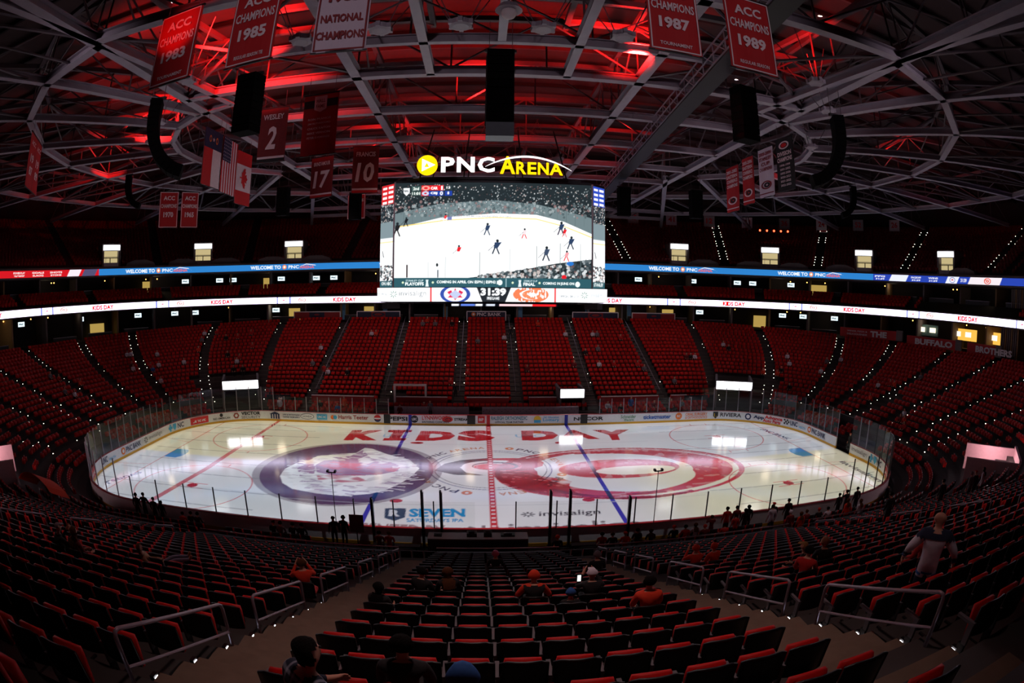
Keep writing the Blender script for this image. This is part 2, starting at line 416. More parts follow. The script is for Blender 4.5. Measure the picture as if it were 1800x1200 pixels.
# common materials
WHITE = mat('board_white', (225, 222, 225), .35); CONC = mat('concrete', (92, 84, 80), .85, vary=.2, scale=3, bump=.15)
BLACK = mat('black_plastic', (14, 13, 15), .45); DARK = mat('dark_steel', (34, 32, 36), .5, .4); STEEL = mat('brushed_steel', (150, 140, 148), .35, .8)
SEATRED = mat('seat_red', (190, 14, 10), .55, spec=.25, scale=14); SEATBLK = mat('seat_black', (12, 11, 13), .4)
GREYP = mat('grey_paint', (150, 146, 152), .5); WALLD = mat('dark_wall', (40, 34, 38), .8)
INKB = mat('print_black', (20, 20, 24), .5, vary=0); INKW = mat('print_white', (228, 220, 224), .5, vary=0); INKR = mat('print_red', (205, 25, 32), .5, vary=0)
INKBL = mat('print_blue', (30, 90, 170), .5, vary=0); INKNAVY = mat('print_navy', (22, 34, 80), .5, vary=0); INKO = mat('print_orange', (226, 110, 30), .5, vary=0)
INKLB = mat('print_light_blue', (60, 160, 205), .5, vary=0); INKY = mat('print_yellow', (225, 180, 40), .5, vary=0); INKG = mat('print_grey', (110, 108, 115), .5, vary=0)
# ------------------------------------------------------------------ ground slab under everything, then the ice
b = MB(); b.box(-80, 80, -60, 60, -.6, -.12)
tag(b.build('floor', mat('arena_slab', (38, 34, 36), .9)), kind='structure')
RA, RB, RR = 30.48, 12.954, 8.53
ic = Ras(-30.6, 30.6, -13.05, 13.05, 1000, 290, (222, 222, 224))
def scrib(seed, fx=.9, fy=7.0, lo=.30, hi=.55):
    return lambda X, Y: np.clip((vnoise(X * .96 - Y * .5, Y * .96 + X * .16, fx, fy, seed) - lo) / (hi - lo), 0, 1)
# painted ice: thin lines, circles, creases
for s in (-1, 1):
    ic.rect(s * 27.13 - .04, s * 27.13 + .04, -12, 12, (205, 120, 115))
    ic.poly([(s * 27.1, -1.22), (s * 25.9, -1.22), (s * 25.55, -.6), (s * 25.5, .0), (s * 25.55, .6), (s * 25.9, 1.22), (s * 27.1, 1.22)], (70, 140, 200))
    ic.line((s * 27.13, 3.4), (s * 30.48, 4.2), .06, (205, 120, 115)); ic.line((s * 27.13, -3.4), (s * 30.48, -4.2), .06, (205, 120, 115))
    for t in (-1, 1):
        ic.ell(s * 21.03, t * 6.7, 4.57, 4.57, (205, 92, 98), inner=.982)
        ic.ell(s * 21.03, t * 6.7, .42, .42, (176, 30, 48))
        for e in (-1, 1):
            ic.rect(s * 21.03 + e * .6 - .5, s * 21.03 + e * .6 + .5, t * 6.7 + .42, t * 6.7 + .5, (205, 92, 98)); ic.rect(s * 21.03 + e * .6 - .5, s * 21.03 + e * .6 + .5, t * 6.7 - .5, t * 6.7 - .42, (205, 92, 98))
            ic.rect(s * 21.03 + e * .85 - .04, s * 21.03 + e * .85 + .04, t * 6.7 + 4.57, t * 6.7 + 5.1, (205, 92, 98)); ic.rect(s * 21.03 + e * .85 - .04, s * 21.03 + e * .85 + .04, t * 6.7 - 5.1, t * 6.7 - 4.57, (205, 92, 98))
        ic.ell(s * 6.1, t * 6.7, .42, .32, (176, 40, 58))
# centre emblem: black and red swirl with an eye
ic.ell(0, 0, 4.57, 4.57, (60, 50, 120), inner=.983)
ic.ell(0, 0, 4.2, 4.2, (70, 66, 84), inner=.985)
ic.poly([(-4.15, -.6), (-3.5, 1.0), (-2.3, 1.95), (-.2, 2.5), (2.2, 2.45), (.6, 2.1), (-1.2, 1.3), (-2.3, .2), (-1.8, -1.0), (-.4, -1.6), (-2.6, -1.5)], (52, 46, 52))
ic.poly([(-1.2, 2.1), (1.0, 2.5), (2.6, 2.42), (3.7, 2.1), (4.1, 1.3), (3.9, .4), (3.0, -.3), (1.4, -.9), (-.2, -1.45), (1.4, -.5), (2.4, .3), (2.3, 1.2), (1.2, 1.9)], (196, 30, 44))
ic.ell(.1, .45, 2.25, 1.35, (226, 224, 226)); ic.ell(.35, .5, 1.75, .98, (52, 46, 52)); ic.ell(.25, .42, 1.55, .8, (226, 224, 226)); ic.ell(.2, .35, 1.45, .72, (190, 52, 56))
ic.ell(0, 0, .16, .12, (40, 40, 120))
# words around the centre circle
def arc_word(t, r, a0, a1, col, h, flip=False):
    n = len(t); 
    for i, ch in enumerate(t):
        if ch == ' ': continue
        a = radians(a0 + (a1 - a0) * (i + .5) / n); tx, ty = sin(a), -cos(a); nx_, ny_ = cos(a), sin(a)
        if not flip: tx, ty = sin(a), -cos(a); ux, uy = nx_, ny_
        w = abs(radians(a1 - a0)) / n * r * .8
        c = (r * nx_, r * ny_)
        q = lambda e, f: (c[0] + tx * e + ux * f, c[1] + ty * e + uy * f)
        ic.quadtext(ch, (q(-w / 2, -h / 2), q(w / 2, -h / 2), q(w / 2, h / 2), q(-w / 2, h / 2)), col, .02)
for k in range(4):
    a = 148 - 90 * k + 8
    arc_word('PNC', 5.35, a, a - 24, (70, 60, 88), .62); arc_word('ARENA', 5.35, a - 27, a - 62, (196, 128, 88), .55)
    q = radians(a + 6); ic.ell(5.35 * cos(q), 5.35 * sin(q), .36, .36, (206, 120, 80), inner=.35)
# sponsor words frozen into the near side
ic.quadtext('SEVEN', ((-4.97, -9.22), (-1.66, -9.06), (-1.69, -7.75), (-5.13, -7.91)), (42, 140, 196), .05)
ic.quadtext('SATURDAYS IPA', ((-5.02, -9.95), (-1.74, -9.8), (-1.75, -9.3), (-5.1, -9.4)), (42, 140, 196), .03)
ic.poly([(-6.6, -8.0), (-5.3, -7.9), (-5.2, -9.3), (-5.75, -9.85), (-6.4, -9.5)], (62, 78, 104)); ic.quadtext('R', ((-6.2, -9.2), (-5.5, -9.2), (-5.6, -8.2), (-6.3, -8.2)), (215, 220, 226), .04)
ic.quadtext('invisalign', ((2.65, -9.3), (6.35, -9.3), (6.5, -8.3), (2.75, -8.3)), (86, 82, 92), .015)
for k in range(8):
    a = k * pi / 4; ic.line((2.05 + .12 * cos(a), -8.75 + .12 * sin(a)), (2.05 + .42 * cos(a), -8.75 + .4 * sin(a)), .1, (86, 82, 92))
ic.quadtext('invisalign', ((.75, -11.9), (8.2, -11.9), (8.5, -10.0), (.8, -10.0)), (128, 118, 124), .02)
for k in range(8):
    a = k * pi / 4; ic.line((-.6 + .3 * cos(a), -11 + .2 * sin(a)), (-.6 + 1.2 * cos(a), -11 + .75 * sin(a)), .22, (132, 120, 124))
ic.quadtext('PRESENTED BY', ((-9.0, -11.7), (-2.7, -11.7), (-2.75, -10.3), (-9.1, -10.3)), (150, 118, 122), .02)
ic.quadtext('Lenovo', ((-28.4, -8.6), (-27.0, -5.4), (-26.2, -5.6), (-27.6, -8.8)), (70, 92, 128), .03)
ic.quadtext('PNC BANK', ((26.6, 8.2), (27.4, 4.0), (28.1, 4.1), (27.3, 8.3)), (62, 74, 108), .03)
ic.quadtext('invisalign', ((28.0, -3.6), (28.0, -9.2), (28.9, -9.2), (28.9, -3.6)), (100, 96, 116), .03)
for k, (cx, cy) in enumerate(((-9.6, 8.8), (2.4, 9.1))):
    ic.quadtext('UNC', ((cx, cy - .5), (cx + 2.4, cy - .5), (cx + 2.4, cy + .5), (cx, cy + .5)), (150, 190, 220), .02)
# lines across: blue lines, chequered centre red line
for s in (-1, 1): ic.rect(s * 7.62 - .16, s * 7.62 + .16, -13.05, 13.05, (64, 58, 168))
ic.rect(-.2, .2, -13.05, 13.05, (190, 52, 62))
for k in range(44): ic.rect(-.12, .12, -12.8 + k * .58, -12.58 + k * .58, (226, 200, 204))
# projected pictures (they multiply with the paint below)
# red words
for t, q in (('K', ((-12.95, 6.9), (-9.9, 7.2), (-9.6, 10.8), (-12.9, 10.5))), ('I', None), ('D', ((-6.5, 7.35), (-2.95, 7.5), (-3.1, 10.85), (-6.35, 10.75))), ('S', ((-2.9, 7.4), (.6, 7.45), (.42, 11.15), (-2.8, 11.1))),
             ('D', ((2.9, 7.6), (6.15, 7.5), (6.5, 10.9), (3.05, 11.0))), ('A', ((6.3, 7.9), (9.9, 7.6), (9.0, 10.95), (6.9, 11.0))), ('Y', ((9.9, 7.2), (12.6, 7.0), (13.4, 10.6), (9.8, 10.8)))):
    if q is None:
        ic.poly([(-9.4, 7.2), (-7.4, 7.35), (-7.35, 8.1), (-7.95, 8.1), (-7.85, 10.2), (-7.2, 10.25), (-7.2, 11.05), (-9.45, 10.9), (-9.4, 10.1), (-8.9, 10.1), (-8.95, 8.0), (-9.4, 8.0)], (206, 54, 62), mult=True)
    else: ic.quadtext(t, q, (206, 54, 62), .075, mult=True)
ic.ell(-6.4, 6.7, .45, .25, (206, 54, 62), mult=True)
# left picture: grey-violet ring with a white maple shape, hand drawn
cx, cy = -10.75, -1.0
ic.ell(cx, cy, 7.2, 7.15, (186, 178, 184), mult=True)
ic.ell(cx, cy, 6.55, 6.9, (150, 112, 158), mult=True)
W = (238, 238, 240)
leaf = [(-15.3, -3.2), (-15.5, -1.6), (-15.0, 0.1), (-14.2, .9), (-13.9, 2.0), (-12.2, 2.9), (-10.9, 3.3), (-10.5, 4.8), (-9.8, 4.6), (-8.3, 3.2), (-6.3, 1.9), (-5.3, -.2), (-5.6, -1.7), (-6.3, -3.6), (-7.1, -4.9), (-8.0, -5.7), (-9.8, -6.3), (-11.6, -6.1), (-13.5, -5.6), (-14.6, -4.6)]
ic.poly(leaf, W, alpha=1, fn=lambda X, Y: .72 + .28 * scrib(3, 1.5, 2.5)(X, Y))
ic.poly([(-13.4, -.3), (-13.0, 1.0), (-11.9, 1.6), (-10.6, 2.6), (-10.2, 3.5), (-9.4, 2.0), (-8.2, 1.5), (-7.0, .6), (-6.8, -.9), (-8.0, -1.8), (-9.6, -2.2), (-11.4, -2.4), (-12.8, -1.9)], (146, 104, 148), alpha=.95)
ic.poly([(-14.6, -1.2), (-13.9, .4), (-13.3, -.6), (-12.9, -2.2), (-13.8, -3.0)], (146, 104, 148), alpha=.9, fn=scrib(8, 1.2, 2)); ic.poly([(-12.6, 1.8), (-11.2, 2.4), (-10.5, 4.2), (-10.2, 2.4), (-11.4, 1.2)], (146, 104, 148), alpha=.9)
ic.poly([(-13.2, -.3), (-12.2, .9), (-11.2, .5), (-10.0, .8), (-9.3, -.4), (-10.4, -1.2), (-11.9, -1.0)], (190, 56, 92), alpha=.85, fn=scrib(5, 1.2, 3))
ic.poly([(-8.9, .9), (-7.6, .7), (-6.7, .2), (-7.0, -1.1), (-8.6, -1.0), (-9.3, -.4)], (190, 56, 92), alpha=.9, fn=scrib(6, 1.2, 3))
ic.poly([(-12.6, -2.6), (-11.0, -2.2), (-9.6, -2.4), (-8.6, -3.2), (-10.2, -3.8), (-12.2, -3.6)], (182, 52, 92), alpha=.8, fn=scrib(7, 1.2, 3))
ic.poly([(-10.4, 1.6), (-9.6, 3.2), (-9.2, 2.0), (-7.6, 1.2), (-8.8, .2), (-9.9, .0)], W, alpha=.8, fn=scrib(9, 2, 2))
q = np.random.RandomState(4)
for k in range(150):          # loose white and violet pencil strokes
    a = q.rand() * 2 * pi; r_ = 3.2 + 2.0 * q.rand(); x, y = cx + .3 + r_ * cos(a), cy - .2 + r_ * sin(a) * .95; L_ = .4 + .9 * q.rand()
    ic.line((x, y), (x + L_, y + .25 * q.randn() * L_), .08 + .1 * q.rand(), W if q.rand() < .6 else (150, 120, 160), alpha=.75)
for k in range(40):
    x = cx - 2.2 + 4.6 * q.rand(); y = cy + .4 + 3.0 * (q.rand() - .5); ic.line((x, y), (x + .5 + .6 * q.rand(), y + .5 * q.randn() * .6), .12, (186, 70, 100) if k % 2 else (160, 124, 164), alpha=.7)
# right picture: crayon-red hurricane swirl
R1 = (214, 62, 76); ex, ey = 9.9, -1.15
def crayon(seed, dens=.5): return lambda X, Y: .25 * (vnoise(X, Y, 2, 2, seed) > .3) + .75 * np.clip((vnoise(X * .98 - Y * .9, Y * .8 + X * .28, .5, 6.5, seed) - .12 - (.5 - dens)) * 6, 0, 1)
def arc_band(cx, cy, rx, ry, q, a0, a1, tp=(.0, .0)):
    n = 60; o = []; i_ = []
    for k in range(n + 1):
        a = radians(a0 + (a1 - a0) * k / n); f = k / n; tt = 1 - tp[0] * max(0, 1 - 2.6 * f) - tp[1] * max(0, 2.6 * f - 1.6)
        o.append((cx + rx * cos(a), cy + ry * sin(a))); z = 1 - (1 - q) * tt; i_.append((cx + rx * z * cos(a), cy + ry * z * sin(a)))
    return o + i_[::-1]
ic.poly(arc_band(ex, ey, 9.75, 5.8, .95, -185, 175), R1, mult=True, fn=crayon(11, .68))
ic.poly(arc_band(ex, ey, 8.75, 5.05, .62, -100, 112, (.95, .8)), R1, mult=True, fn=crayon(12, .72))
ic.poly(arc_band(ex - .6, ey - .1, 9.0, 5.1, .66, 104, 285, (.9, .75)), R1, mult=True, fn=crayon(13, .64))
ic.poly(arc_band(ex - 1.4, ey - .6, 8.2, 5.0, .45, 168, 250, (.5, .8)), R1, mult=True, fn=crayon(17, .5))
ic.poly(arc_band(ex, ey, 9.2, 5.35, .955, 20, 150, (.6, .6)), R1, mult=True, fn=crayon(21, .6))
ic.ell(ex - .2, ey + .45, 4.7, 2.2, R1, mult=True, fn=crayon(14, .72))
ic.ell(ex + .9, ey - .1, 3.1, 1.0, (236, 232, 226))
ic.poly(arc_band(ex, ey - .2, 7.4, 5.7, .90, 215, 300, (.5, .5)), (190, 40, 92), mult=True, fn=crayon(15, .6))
# long red projected line on the left
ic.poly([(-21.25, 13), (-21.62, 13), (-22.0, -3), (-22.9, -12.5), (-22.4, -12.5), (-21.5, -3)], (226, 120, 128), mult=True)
# shadow lines of the roof cables, painted into the ice colour
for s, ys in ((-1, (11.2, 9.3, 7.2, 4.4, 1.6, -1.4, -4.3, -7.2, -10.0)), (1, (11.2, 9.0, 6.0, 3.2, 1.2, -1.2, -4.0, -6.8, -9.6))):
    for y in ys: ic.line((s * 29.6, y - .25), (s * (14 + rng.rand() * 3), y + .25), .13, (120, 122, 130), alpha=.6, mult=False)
for y in (6.3, 9.6, -7.3): ic.line((-14, y), (14, y + .1), .10, (190, 190, 196), alpha=.6)
# skate scuffs: faint cloudiness
ww = ic.win(-31, 31, -14, 14); ic.A[ww[0], ww[1]] *= (0.94 + .06 * vnoise(ww[2], ww[3], .5, .8, 33))[..., None]
ICE = bpy.data.materials.new('ice'); ICE.use_nodes = True
nt = ICE.node_tree; bs = nt.nodes['Principled BSDF']; at = nt.nodes.new('ShaderNodeAttribute'); at.attribute_name = 'picture'
nt.links.new(at.outputs['Color'], bs.inputs['Base Color']); bs.inputs['Roughness'].default_value = .085; bs.inputs['IOR'].default_value = 1.31; bs.inputs['Specular IOR Level'].default_value = .6; bs.inputs['Coat Weight'].default_value = 1.0; bs.inputs['Coat IOR'].default_value = 1.9; bs.inputs['Coat Roughness'].default_value = .10
tc = nt.nodes.new('ShaderNodeTexCoord'); nn = nt.nodes.new('ShaderNodeTexNoise'); nn.inputs['Scale'].default_value = 1.3; nt.links.new(tc.outputs['Object'], nn.inputs['Vector'])
mr = nt.nodes.new('ShaderNodeMapRange'); mr.inputs[3].default_value = .05; mr.inputs[4].default_value = .13; nt.links.new(nn.outputs[0], mr.inputs[0]); nt.links.new(mr.outputs[0], bs.inputs['Roughness'])
def in_rink(X, Y):
    qx = np.maximum(np.abs(X) - (RA - RR), 0); qy = np.maximum(np.abs(Y) - (RB - RR), 0); return np.hypot(qx, qy) < RR + .06
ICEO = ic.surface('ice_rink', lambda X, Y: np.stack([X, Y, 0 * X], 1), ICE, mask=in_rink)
tag(ICEO, kind='structure')
ICEO['label'] = 'white ice sheet with blue lines, red centre line and projected team pictures'
# ------------------------------------------------------------------ dasher boards: panels with white face, yellow kick plate and red cap, glass panes and posts above
KICK = mat('kick_plate_yellow', (205, 150, 30), .4); CAP = mat('cap_red', (165, 24, 30), .4); BH = 1.07
boards = tag(empty('wall_boards'), kind='structure')
boards['label'] = 'white dasher boards with yellow kick plate and red cap around the ice'
def rink_pts(off, step=.6):
    """loop around the rink, list of (x, y, nx, ny, s)"""
    out = []; a, b_, r = RA + off, RB + off, RR + off
    for k in range(8):
        ln = (2 * (a - r), pi / 2 * r, 2 * (b_ - r), pi / 2 * r)[k % 4]; n = max(1, round(ln / step))
        for i in range(n): out.append((k + i / n))
    return out
def rp(U, off): return rr(RA + off, RB + off, RR + off, U)
# panel breaks: every ~2.4 m, with an open gate at the right end (zamboni gate) and two open bench doors on the far side
def Ulen(U0, U1, off=0):
    n = 24; P = [rp(U0 + (U1 - U0) * i / n, off)[:2] for i in range(n + 1)]
    return sum(hypot(p[0] - q[0], p[1] - q[1]) for p, q in zip(P, P[1:]))
GATE = (2.3, 2.45)
segs = []
for k in range(8):
    ln = Ulen(k, k + .9999); n = max(1, round(ln / (2.05 if k == 0 else 2.44)))
    segs += [(k + i / n, k + (i + 1) / n) for i in range(n)]
def far_x(U): return rp(U, 0)[0]
SLOTS = [(-10.25, -9.6), (-2.05, -1.25), (9.05, 9.75)]
for (u0, u1) in segs:
    um = (u0 + u1) / 2
    if GATE[0] < um < GATE[1]: continue
    n = 1 if int(um) % 2 == 0 else 4
    b = MB()
    for i in range(n):
        A, B = u0 + (u1 - u0) * i / n, u0 + (u1 - u0) * (i + 1) / n
        A += 1e-6; B -= 1e-6
        for (z0, z1, o0, o1, m) in ((.20, BH - .04, .0, .12, 0), (0, .20, -.02, .14, 1), (BH - .04, BH, -.03, .16, 2)):
            p = [rp(A, o0), rp(B, o0), rp(B, o1), rp(A, o1)]
            b.hexa([(q[0], q[1], z0) for q in p] + [(q[0], q[1], z1) for q in p], m)
    b.build('board_panel', [WHITE, KICK, CAP], boards)
# glass: lower along the sides, tall at the ends; posts between panes
def gl_h(U):
    k = U % 8
    return 1.5 if (k < .98 or 4.02 < k < 4.98) else 2.45
pane_n = 0
for (u0, u1) in segs:
    k = ((u0 + u1) / 2) % 8
    if GATE[0] < k < GATE[1]: continue
    if 4 < k < 5 and -10.6 < far_x(k) < 9.6: continue          # no glass in front of the far players' benches
    if 0 < k < 1 and abs(rp(k, 0)[0]) < 1.6: continue          # opening of the scorer's table
    h = gl_h(k); half = ((u0, u1),) if k < 1 else ((u0, (u0 + u1) / 2), ((u0 + u1) / 2, u1))
    for A, B in half:
        p, q = rp(A + 1e-6, .06), rp(B - 1e-6, .06); b = MB(); e = .012
        b.hexa(((p[0], p[1], BH), (q[0], q[1], BH), (q[0] - q[2] * e, q[1] - q[3] * e, BH), (p[0] - p[2] * e, p[1] - p[3] * e, BH),
                (p[0], p[1], BH + h), (q[0], q[1], BH + h), (q[0] - q[2] * e, q[1] - q[3] * e, BH + h), (p[0] - p[2] * e, p[1] - p[3] * e, BH + h)))
        o = b.build('glass_pane', GLASS, boards); pane_n += 1
        b = MB(); b.box(p[0] - .03, p[0] + .03, p[1] - .03, p[1] + .03, BH, BH + h + .02)
        b.build('glass_post', STEEL if k > 2 else DARK, boards)
# ------------------------------------------------------------------ advertising printed on the far boards
class Curve:
    """lettering that follows the boards: s along the loop (metres from U0), z up"""
    def __init__(s, off=-.035):
        s.b = MB(); s.mats = []; s.tab = []; s.off = off; s.lay = 0; s.last = None
        n = 800; U0, U1 = 1.4, 7.6; acc = 0; prev = None
        for i in range(n + 1):
            U = U1 + (U0 - U1) * i / n; x, y = rp(U, off)[:2]
            if prev: acc += hypot(x - prev[0], y - prev[1])
            s.tab.append((acc, x, y, *rp(U, off)[2:])); prev = (x, y)
        s.S = np.array([t[0] for t in s.tab]); s.X = np.array([t[1] for t in s.tab]); s.Y = np.array([t[2] for t in s.tab]); s.NX = np.array([t[3] for t in s.tab]); s.NY = np.array([t[4] for t in s.tab])
    def s_at(s, x, y):
        return s.S[np.argmin((s.X - x) ** 2 + (s.Y - y) ** 2)]
    def P(s, a, z): e = .004 * s.lay; return (float(np.interp(a, s.S, s.X) + e * np.interp(a, s.S, s.NX)), float(np.interp(a, s.S, s.Y) + e * np.interp(a, s.S, s.NY)), z)
    def _m(s, m):
        if m not in s.mats: s.mats.append(m)
        if m is not s.last: s.lay += 1; s.last = m
        return s.mats.index(m)
    def text(s, t, c, z, w, h, m, bold=.02):
        co, ti, asp = text_tris(t, bold); k = s._m(m); n = len(s.b.v)
        if w is None: w = asp * h
        s.b.v += [s.P(c + (a - .5) * w, z + (q - .5) * h) for a, q in co]
        for tr in ti: s.b.f.append(tuple(int(n + i) for i in tr)); s.b.m.append(k)
    def rect(s, a0, a1, z0, z1, m):
        k = s._m(m); n = max(1, int((a1 - a0) / .5))
        for i in range(n): s.b.face([s.P(a0 + (a1 - a0) * i / n, z0), s.P(a0 + (a1 - a0) * (i + 1) / n, z0), s.P(a0 + (a1 - a0) * (i + 1) / n, z1), s.P(a0 + (a1 - a0) * i / n, z1)], k)
    def disc(s, c, z, r, m, rz=None, n=16):
        k = s._m(m); s.b.face([s.P(c + r * cos(2 * pi * i / n), z + (rz or r) * sin(2 * pi * i / n)) for i in range(n)], k)
    def poly(s, pts, m): k = s._m(m); s.b.face([s.P(a, z) for a, z in pts], k)
    def flush(s, label):
        o = s.b.build('advertisement', s.mats, boards); o['label'] = label; s.b = MB(); s.mats = []
Z = .62
def ad(c, label, fn):
    k = Curve(); fn(k, c); k.flush(label)
cv = Curve()
S = lambda x, y: float(cv.s_at(x, y))
def A_unc(k, c): k.text('UNC', c - .5, Z + .05, 1.0, .5, INKNAVY, .03); k.text('HEALTH', c + .75, Z - .1, 1.0, .2, INKLB)
def A_pnc(k, c):
    k.disc(c - 1.35, Z, .3, INKO); k.disc(c - 1.35, Z, .16, INKW); k.text('PNC BANK', c + .3, Z, 2.4, .48, INKNAVY, .02)
def A_inv(k, c):
    for i in range(8):
        a = i * pi / 4; k.poly([(c - 1.3 + .12 * cos(a - .3), Z + .12 * sin(a - .3)), (c - 1.3 + .3 * cos(a - .15), Z + .3 * sin(a - .15)), (c - 1.3 + .3 * cos(a + .15), Z + .3 * sin(a + .15)), (c - 1.3 + .12 * cos(a + .3), Z + .12 * sin(a + .3))], INKB)
    k.text('invisalign', c + .4, Z, 2.3, .46, INKG, .0)
def A_bcnc(k, c):
    k.poly([(c - 1.15, Z - .12), (c - .95, Z - .12), (c - .95, Z - .34), (c - .72, Z - .34), (c - .72, Z - .12), (c - .5, Z - .12), (c - .5, Z + .12), (c - .72, Z + .12), (c - .72, Z + .34), (c - .95, Z + .34), (c - .95, Z + .12), (c - 1.15, Z + .12)], INKLB)
    k.poly([(c - .4, Z + .3), (c - .4, Z - .1), (c - .15, Z - .34), (c + .1, Z - .1), (c + .1, Z + .3)], INKLB); k.text('NC', c + .75, Z, .9, .5, INKNAVY, .02)
def A_len(k, c): k.rect(c - 1.1, c + 1.1, Z - .34, Z + .34, INKR); k.text('Lenovo', c, Z, 1.7, .36, INKW, .03)
def A_vec(k, c): k.disc(c - 1.25, Z, .33, mat('print_brick', (150, 70, 60), .5, vary=0), n=6); k.disc(c - 1.25, Z, .16, INKW, n=6); k.text('VECTOR', c + .35, Z + .18, 2.1, .34, INKB, .04); k.text('SECURITY', c + .35, Z - .22, 2.1, .28, INKG, .01)
def A_bld(k, c):
    k.poly([(c - 1.75, Z + .1), (c - 1.1, Z + .38), (c - .5, Z + .1)], INKNAVY)
    for i in range(4): k.rect(c - 1.6 + i * .28, c - 1.44 + i * .28, Z - .36, Z + .1, INKNAVY)
    k.text('LAW & ORTHOPAEDIC', c + .75, Z + .1, 1.9, .16, INKNAVY); k.text('HAND SURGERY', c + .75, Z - .16, 1.9, .16, INKNAVY)
def A_oval(k, c): k.disc(c - .9, Z, .75, INKG, .3, 24); k.disc(c - .9, Z, .68, WHITE, .25, 24); k.text('HONDA', c - .9, Z, 1.0, .2, INKG); k.rect(c + .15, c + 1.25, Z - .27, Z + .27, INKLB); k.text('UNC HC', c + .7, Z, .9, .24, INKW)
def A_ht(k, c): k.disc(c - 1.9, Z, .22, INKO); k.disc(c - 1.65, Z, .2, INKLB); k.text('Harris Teeter', c + .25, Z + .05, 3.1, .42, mat('print_maroon', (150, 40, 40), .5, vary=0), .02)
def A_pep(k, c): k.disc(c, Z, .36, INKNAVY); k.disc(c, Z + .1, .34, INKR, .24); k.rect(c - .33, c + .33, Z - .06, Z + .06, INKW)
def A_psi(k, c): k.text('PEPSI', c, Z, 1.9, .42, INKB, .03)
def A_lyn(k, c): k.disc(c - 1.75, Z, .37, INKB); k.text('LBC', c - 1.75, Z, .5, .26, INKW, .03); k.text('LYNNWOOD', c + .3, Z + .14, 2.6, .42, INKR, .02); k.text('BREWING CONCERN', c + .3, Z - .27, 2.6, .2, INKB)
def A_str(k, c): k.disc(c - .9, Z, .52, INKR, .3, 20); k.disc(c - .85, Z, .3, INKB, .15); k.disc(c - .8, Z, .18, INKR, .09); k.text('STREAM', c + .45, Z, 1.4, .27, INKB, .03)
def A_red(k, c): k.rect(c - .34, c + .34, Z - .34, Z + .34, INKR); k.text('BIP', c, Z, .45, .3, INKW, .02)
def A_ral(k, c): k.text('RALEIGH ORTHOPAEDIC', c, Z + .14, 3.5, .38, mat('print_teal', (40, 120, 140), .5, vary=0), .02); k.text('OFFICIAL TEAM PARTNER', c, Z - .26, 2.8, .17, INKB)
def A_lot(k, c): k.disc(c - 1.0, Z, .36, INKY); k.rect(c - 1.33, c - .67, Z - .34, Z - .05, INKLB); k.text('NC Education', c + .35, Z + .2, 1.5, .2, INKLB); k.text('Lottery', c + .35, Z - .1, 1.6, .4, INKLB, .02)
def A_nuc(k, c): k.text('NUCOR', c, Z, 3.0, .36, INKB, .03)
def A_sch(k, c): k.text('Schneider', c, Z + .12, 1.6, .34, mat('print_green', (60, 130, 80), .5, vary=0), .01); k.text('Electric', c + .1, Z - .22, 1.0, .22, MATS['print_green'])
def A_tic(k, c): k.text('ticketmaster', c, Z, 3.0, .42, INKBL, .03)
def A_ora(k, c): k.disc(c - 1.7, Z, .36, INKO); k.text('RIC', c - 1.7, Z, .4, .24, INKW); k.text('ORAL SURGERY', c + .3, Z + .15, 2.5, .3, INKO); k.text('& ORTHODONTICS', c + .3, Z - .2, 2.5, .26, INKO, .01)
def A_riv(k, c): k.poly([(c - 1.7, Z + .34), (c - 1.7, Z - .1), (c - 1.42, Z - .38), (c - 1.14, Z - .1), (c - 1.14, Z + .34)], INKB); k.text('R', c - 1.42, Z, .3, .34, INKY); k.text('RIVIERA', c + .25, Z + .04, 2.3, .42, INKB, .02)
def A_app(k, c): k.disc(c - .85, Z, .36, INKNAVY, n=8); k.disc(c - .85, Z, .2, INKW); k.text('App', c + .35, Z, 1.2, .42, INKNAVY, .04)
def A_adv(k, c):
    k.text('Advance', c - .3, Z + .17, 2.1, .36, INKR, .04); k.text('Auto Parts', c - .5, Z - .2, 2.1, .34, INKR, .04)
    for i in range(4):
        for j in range(3):
            if (i + j) % 2 == 0: k.rect(c + .95 + i * .18, c + 1.13 + i * .18, Z - .2 + j * .18, Z - .02 + j * .18, INKB)
def A_sml(k, c): k.text('RED AMERICAN', c, Z - .15, 1.9, .2, INKB); k.disc(c, Z + .18, .2, INKB, n=6)
def A_bank(k, c): k.text('BANK', c, Z, 1.3, .44, INKNAVY, .02)
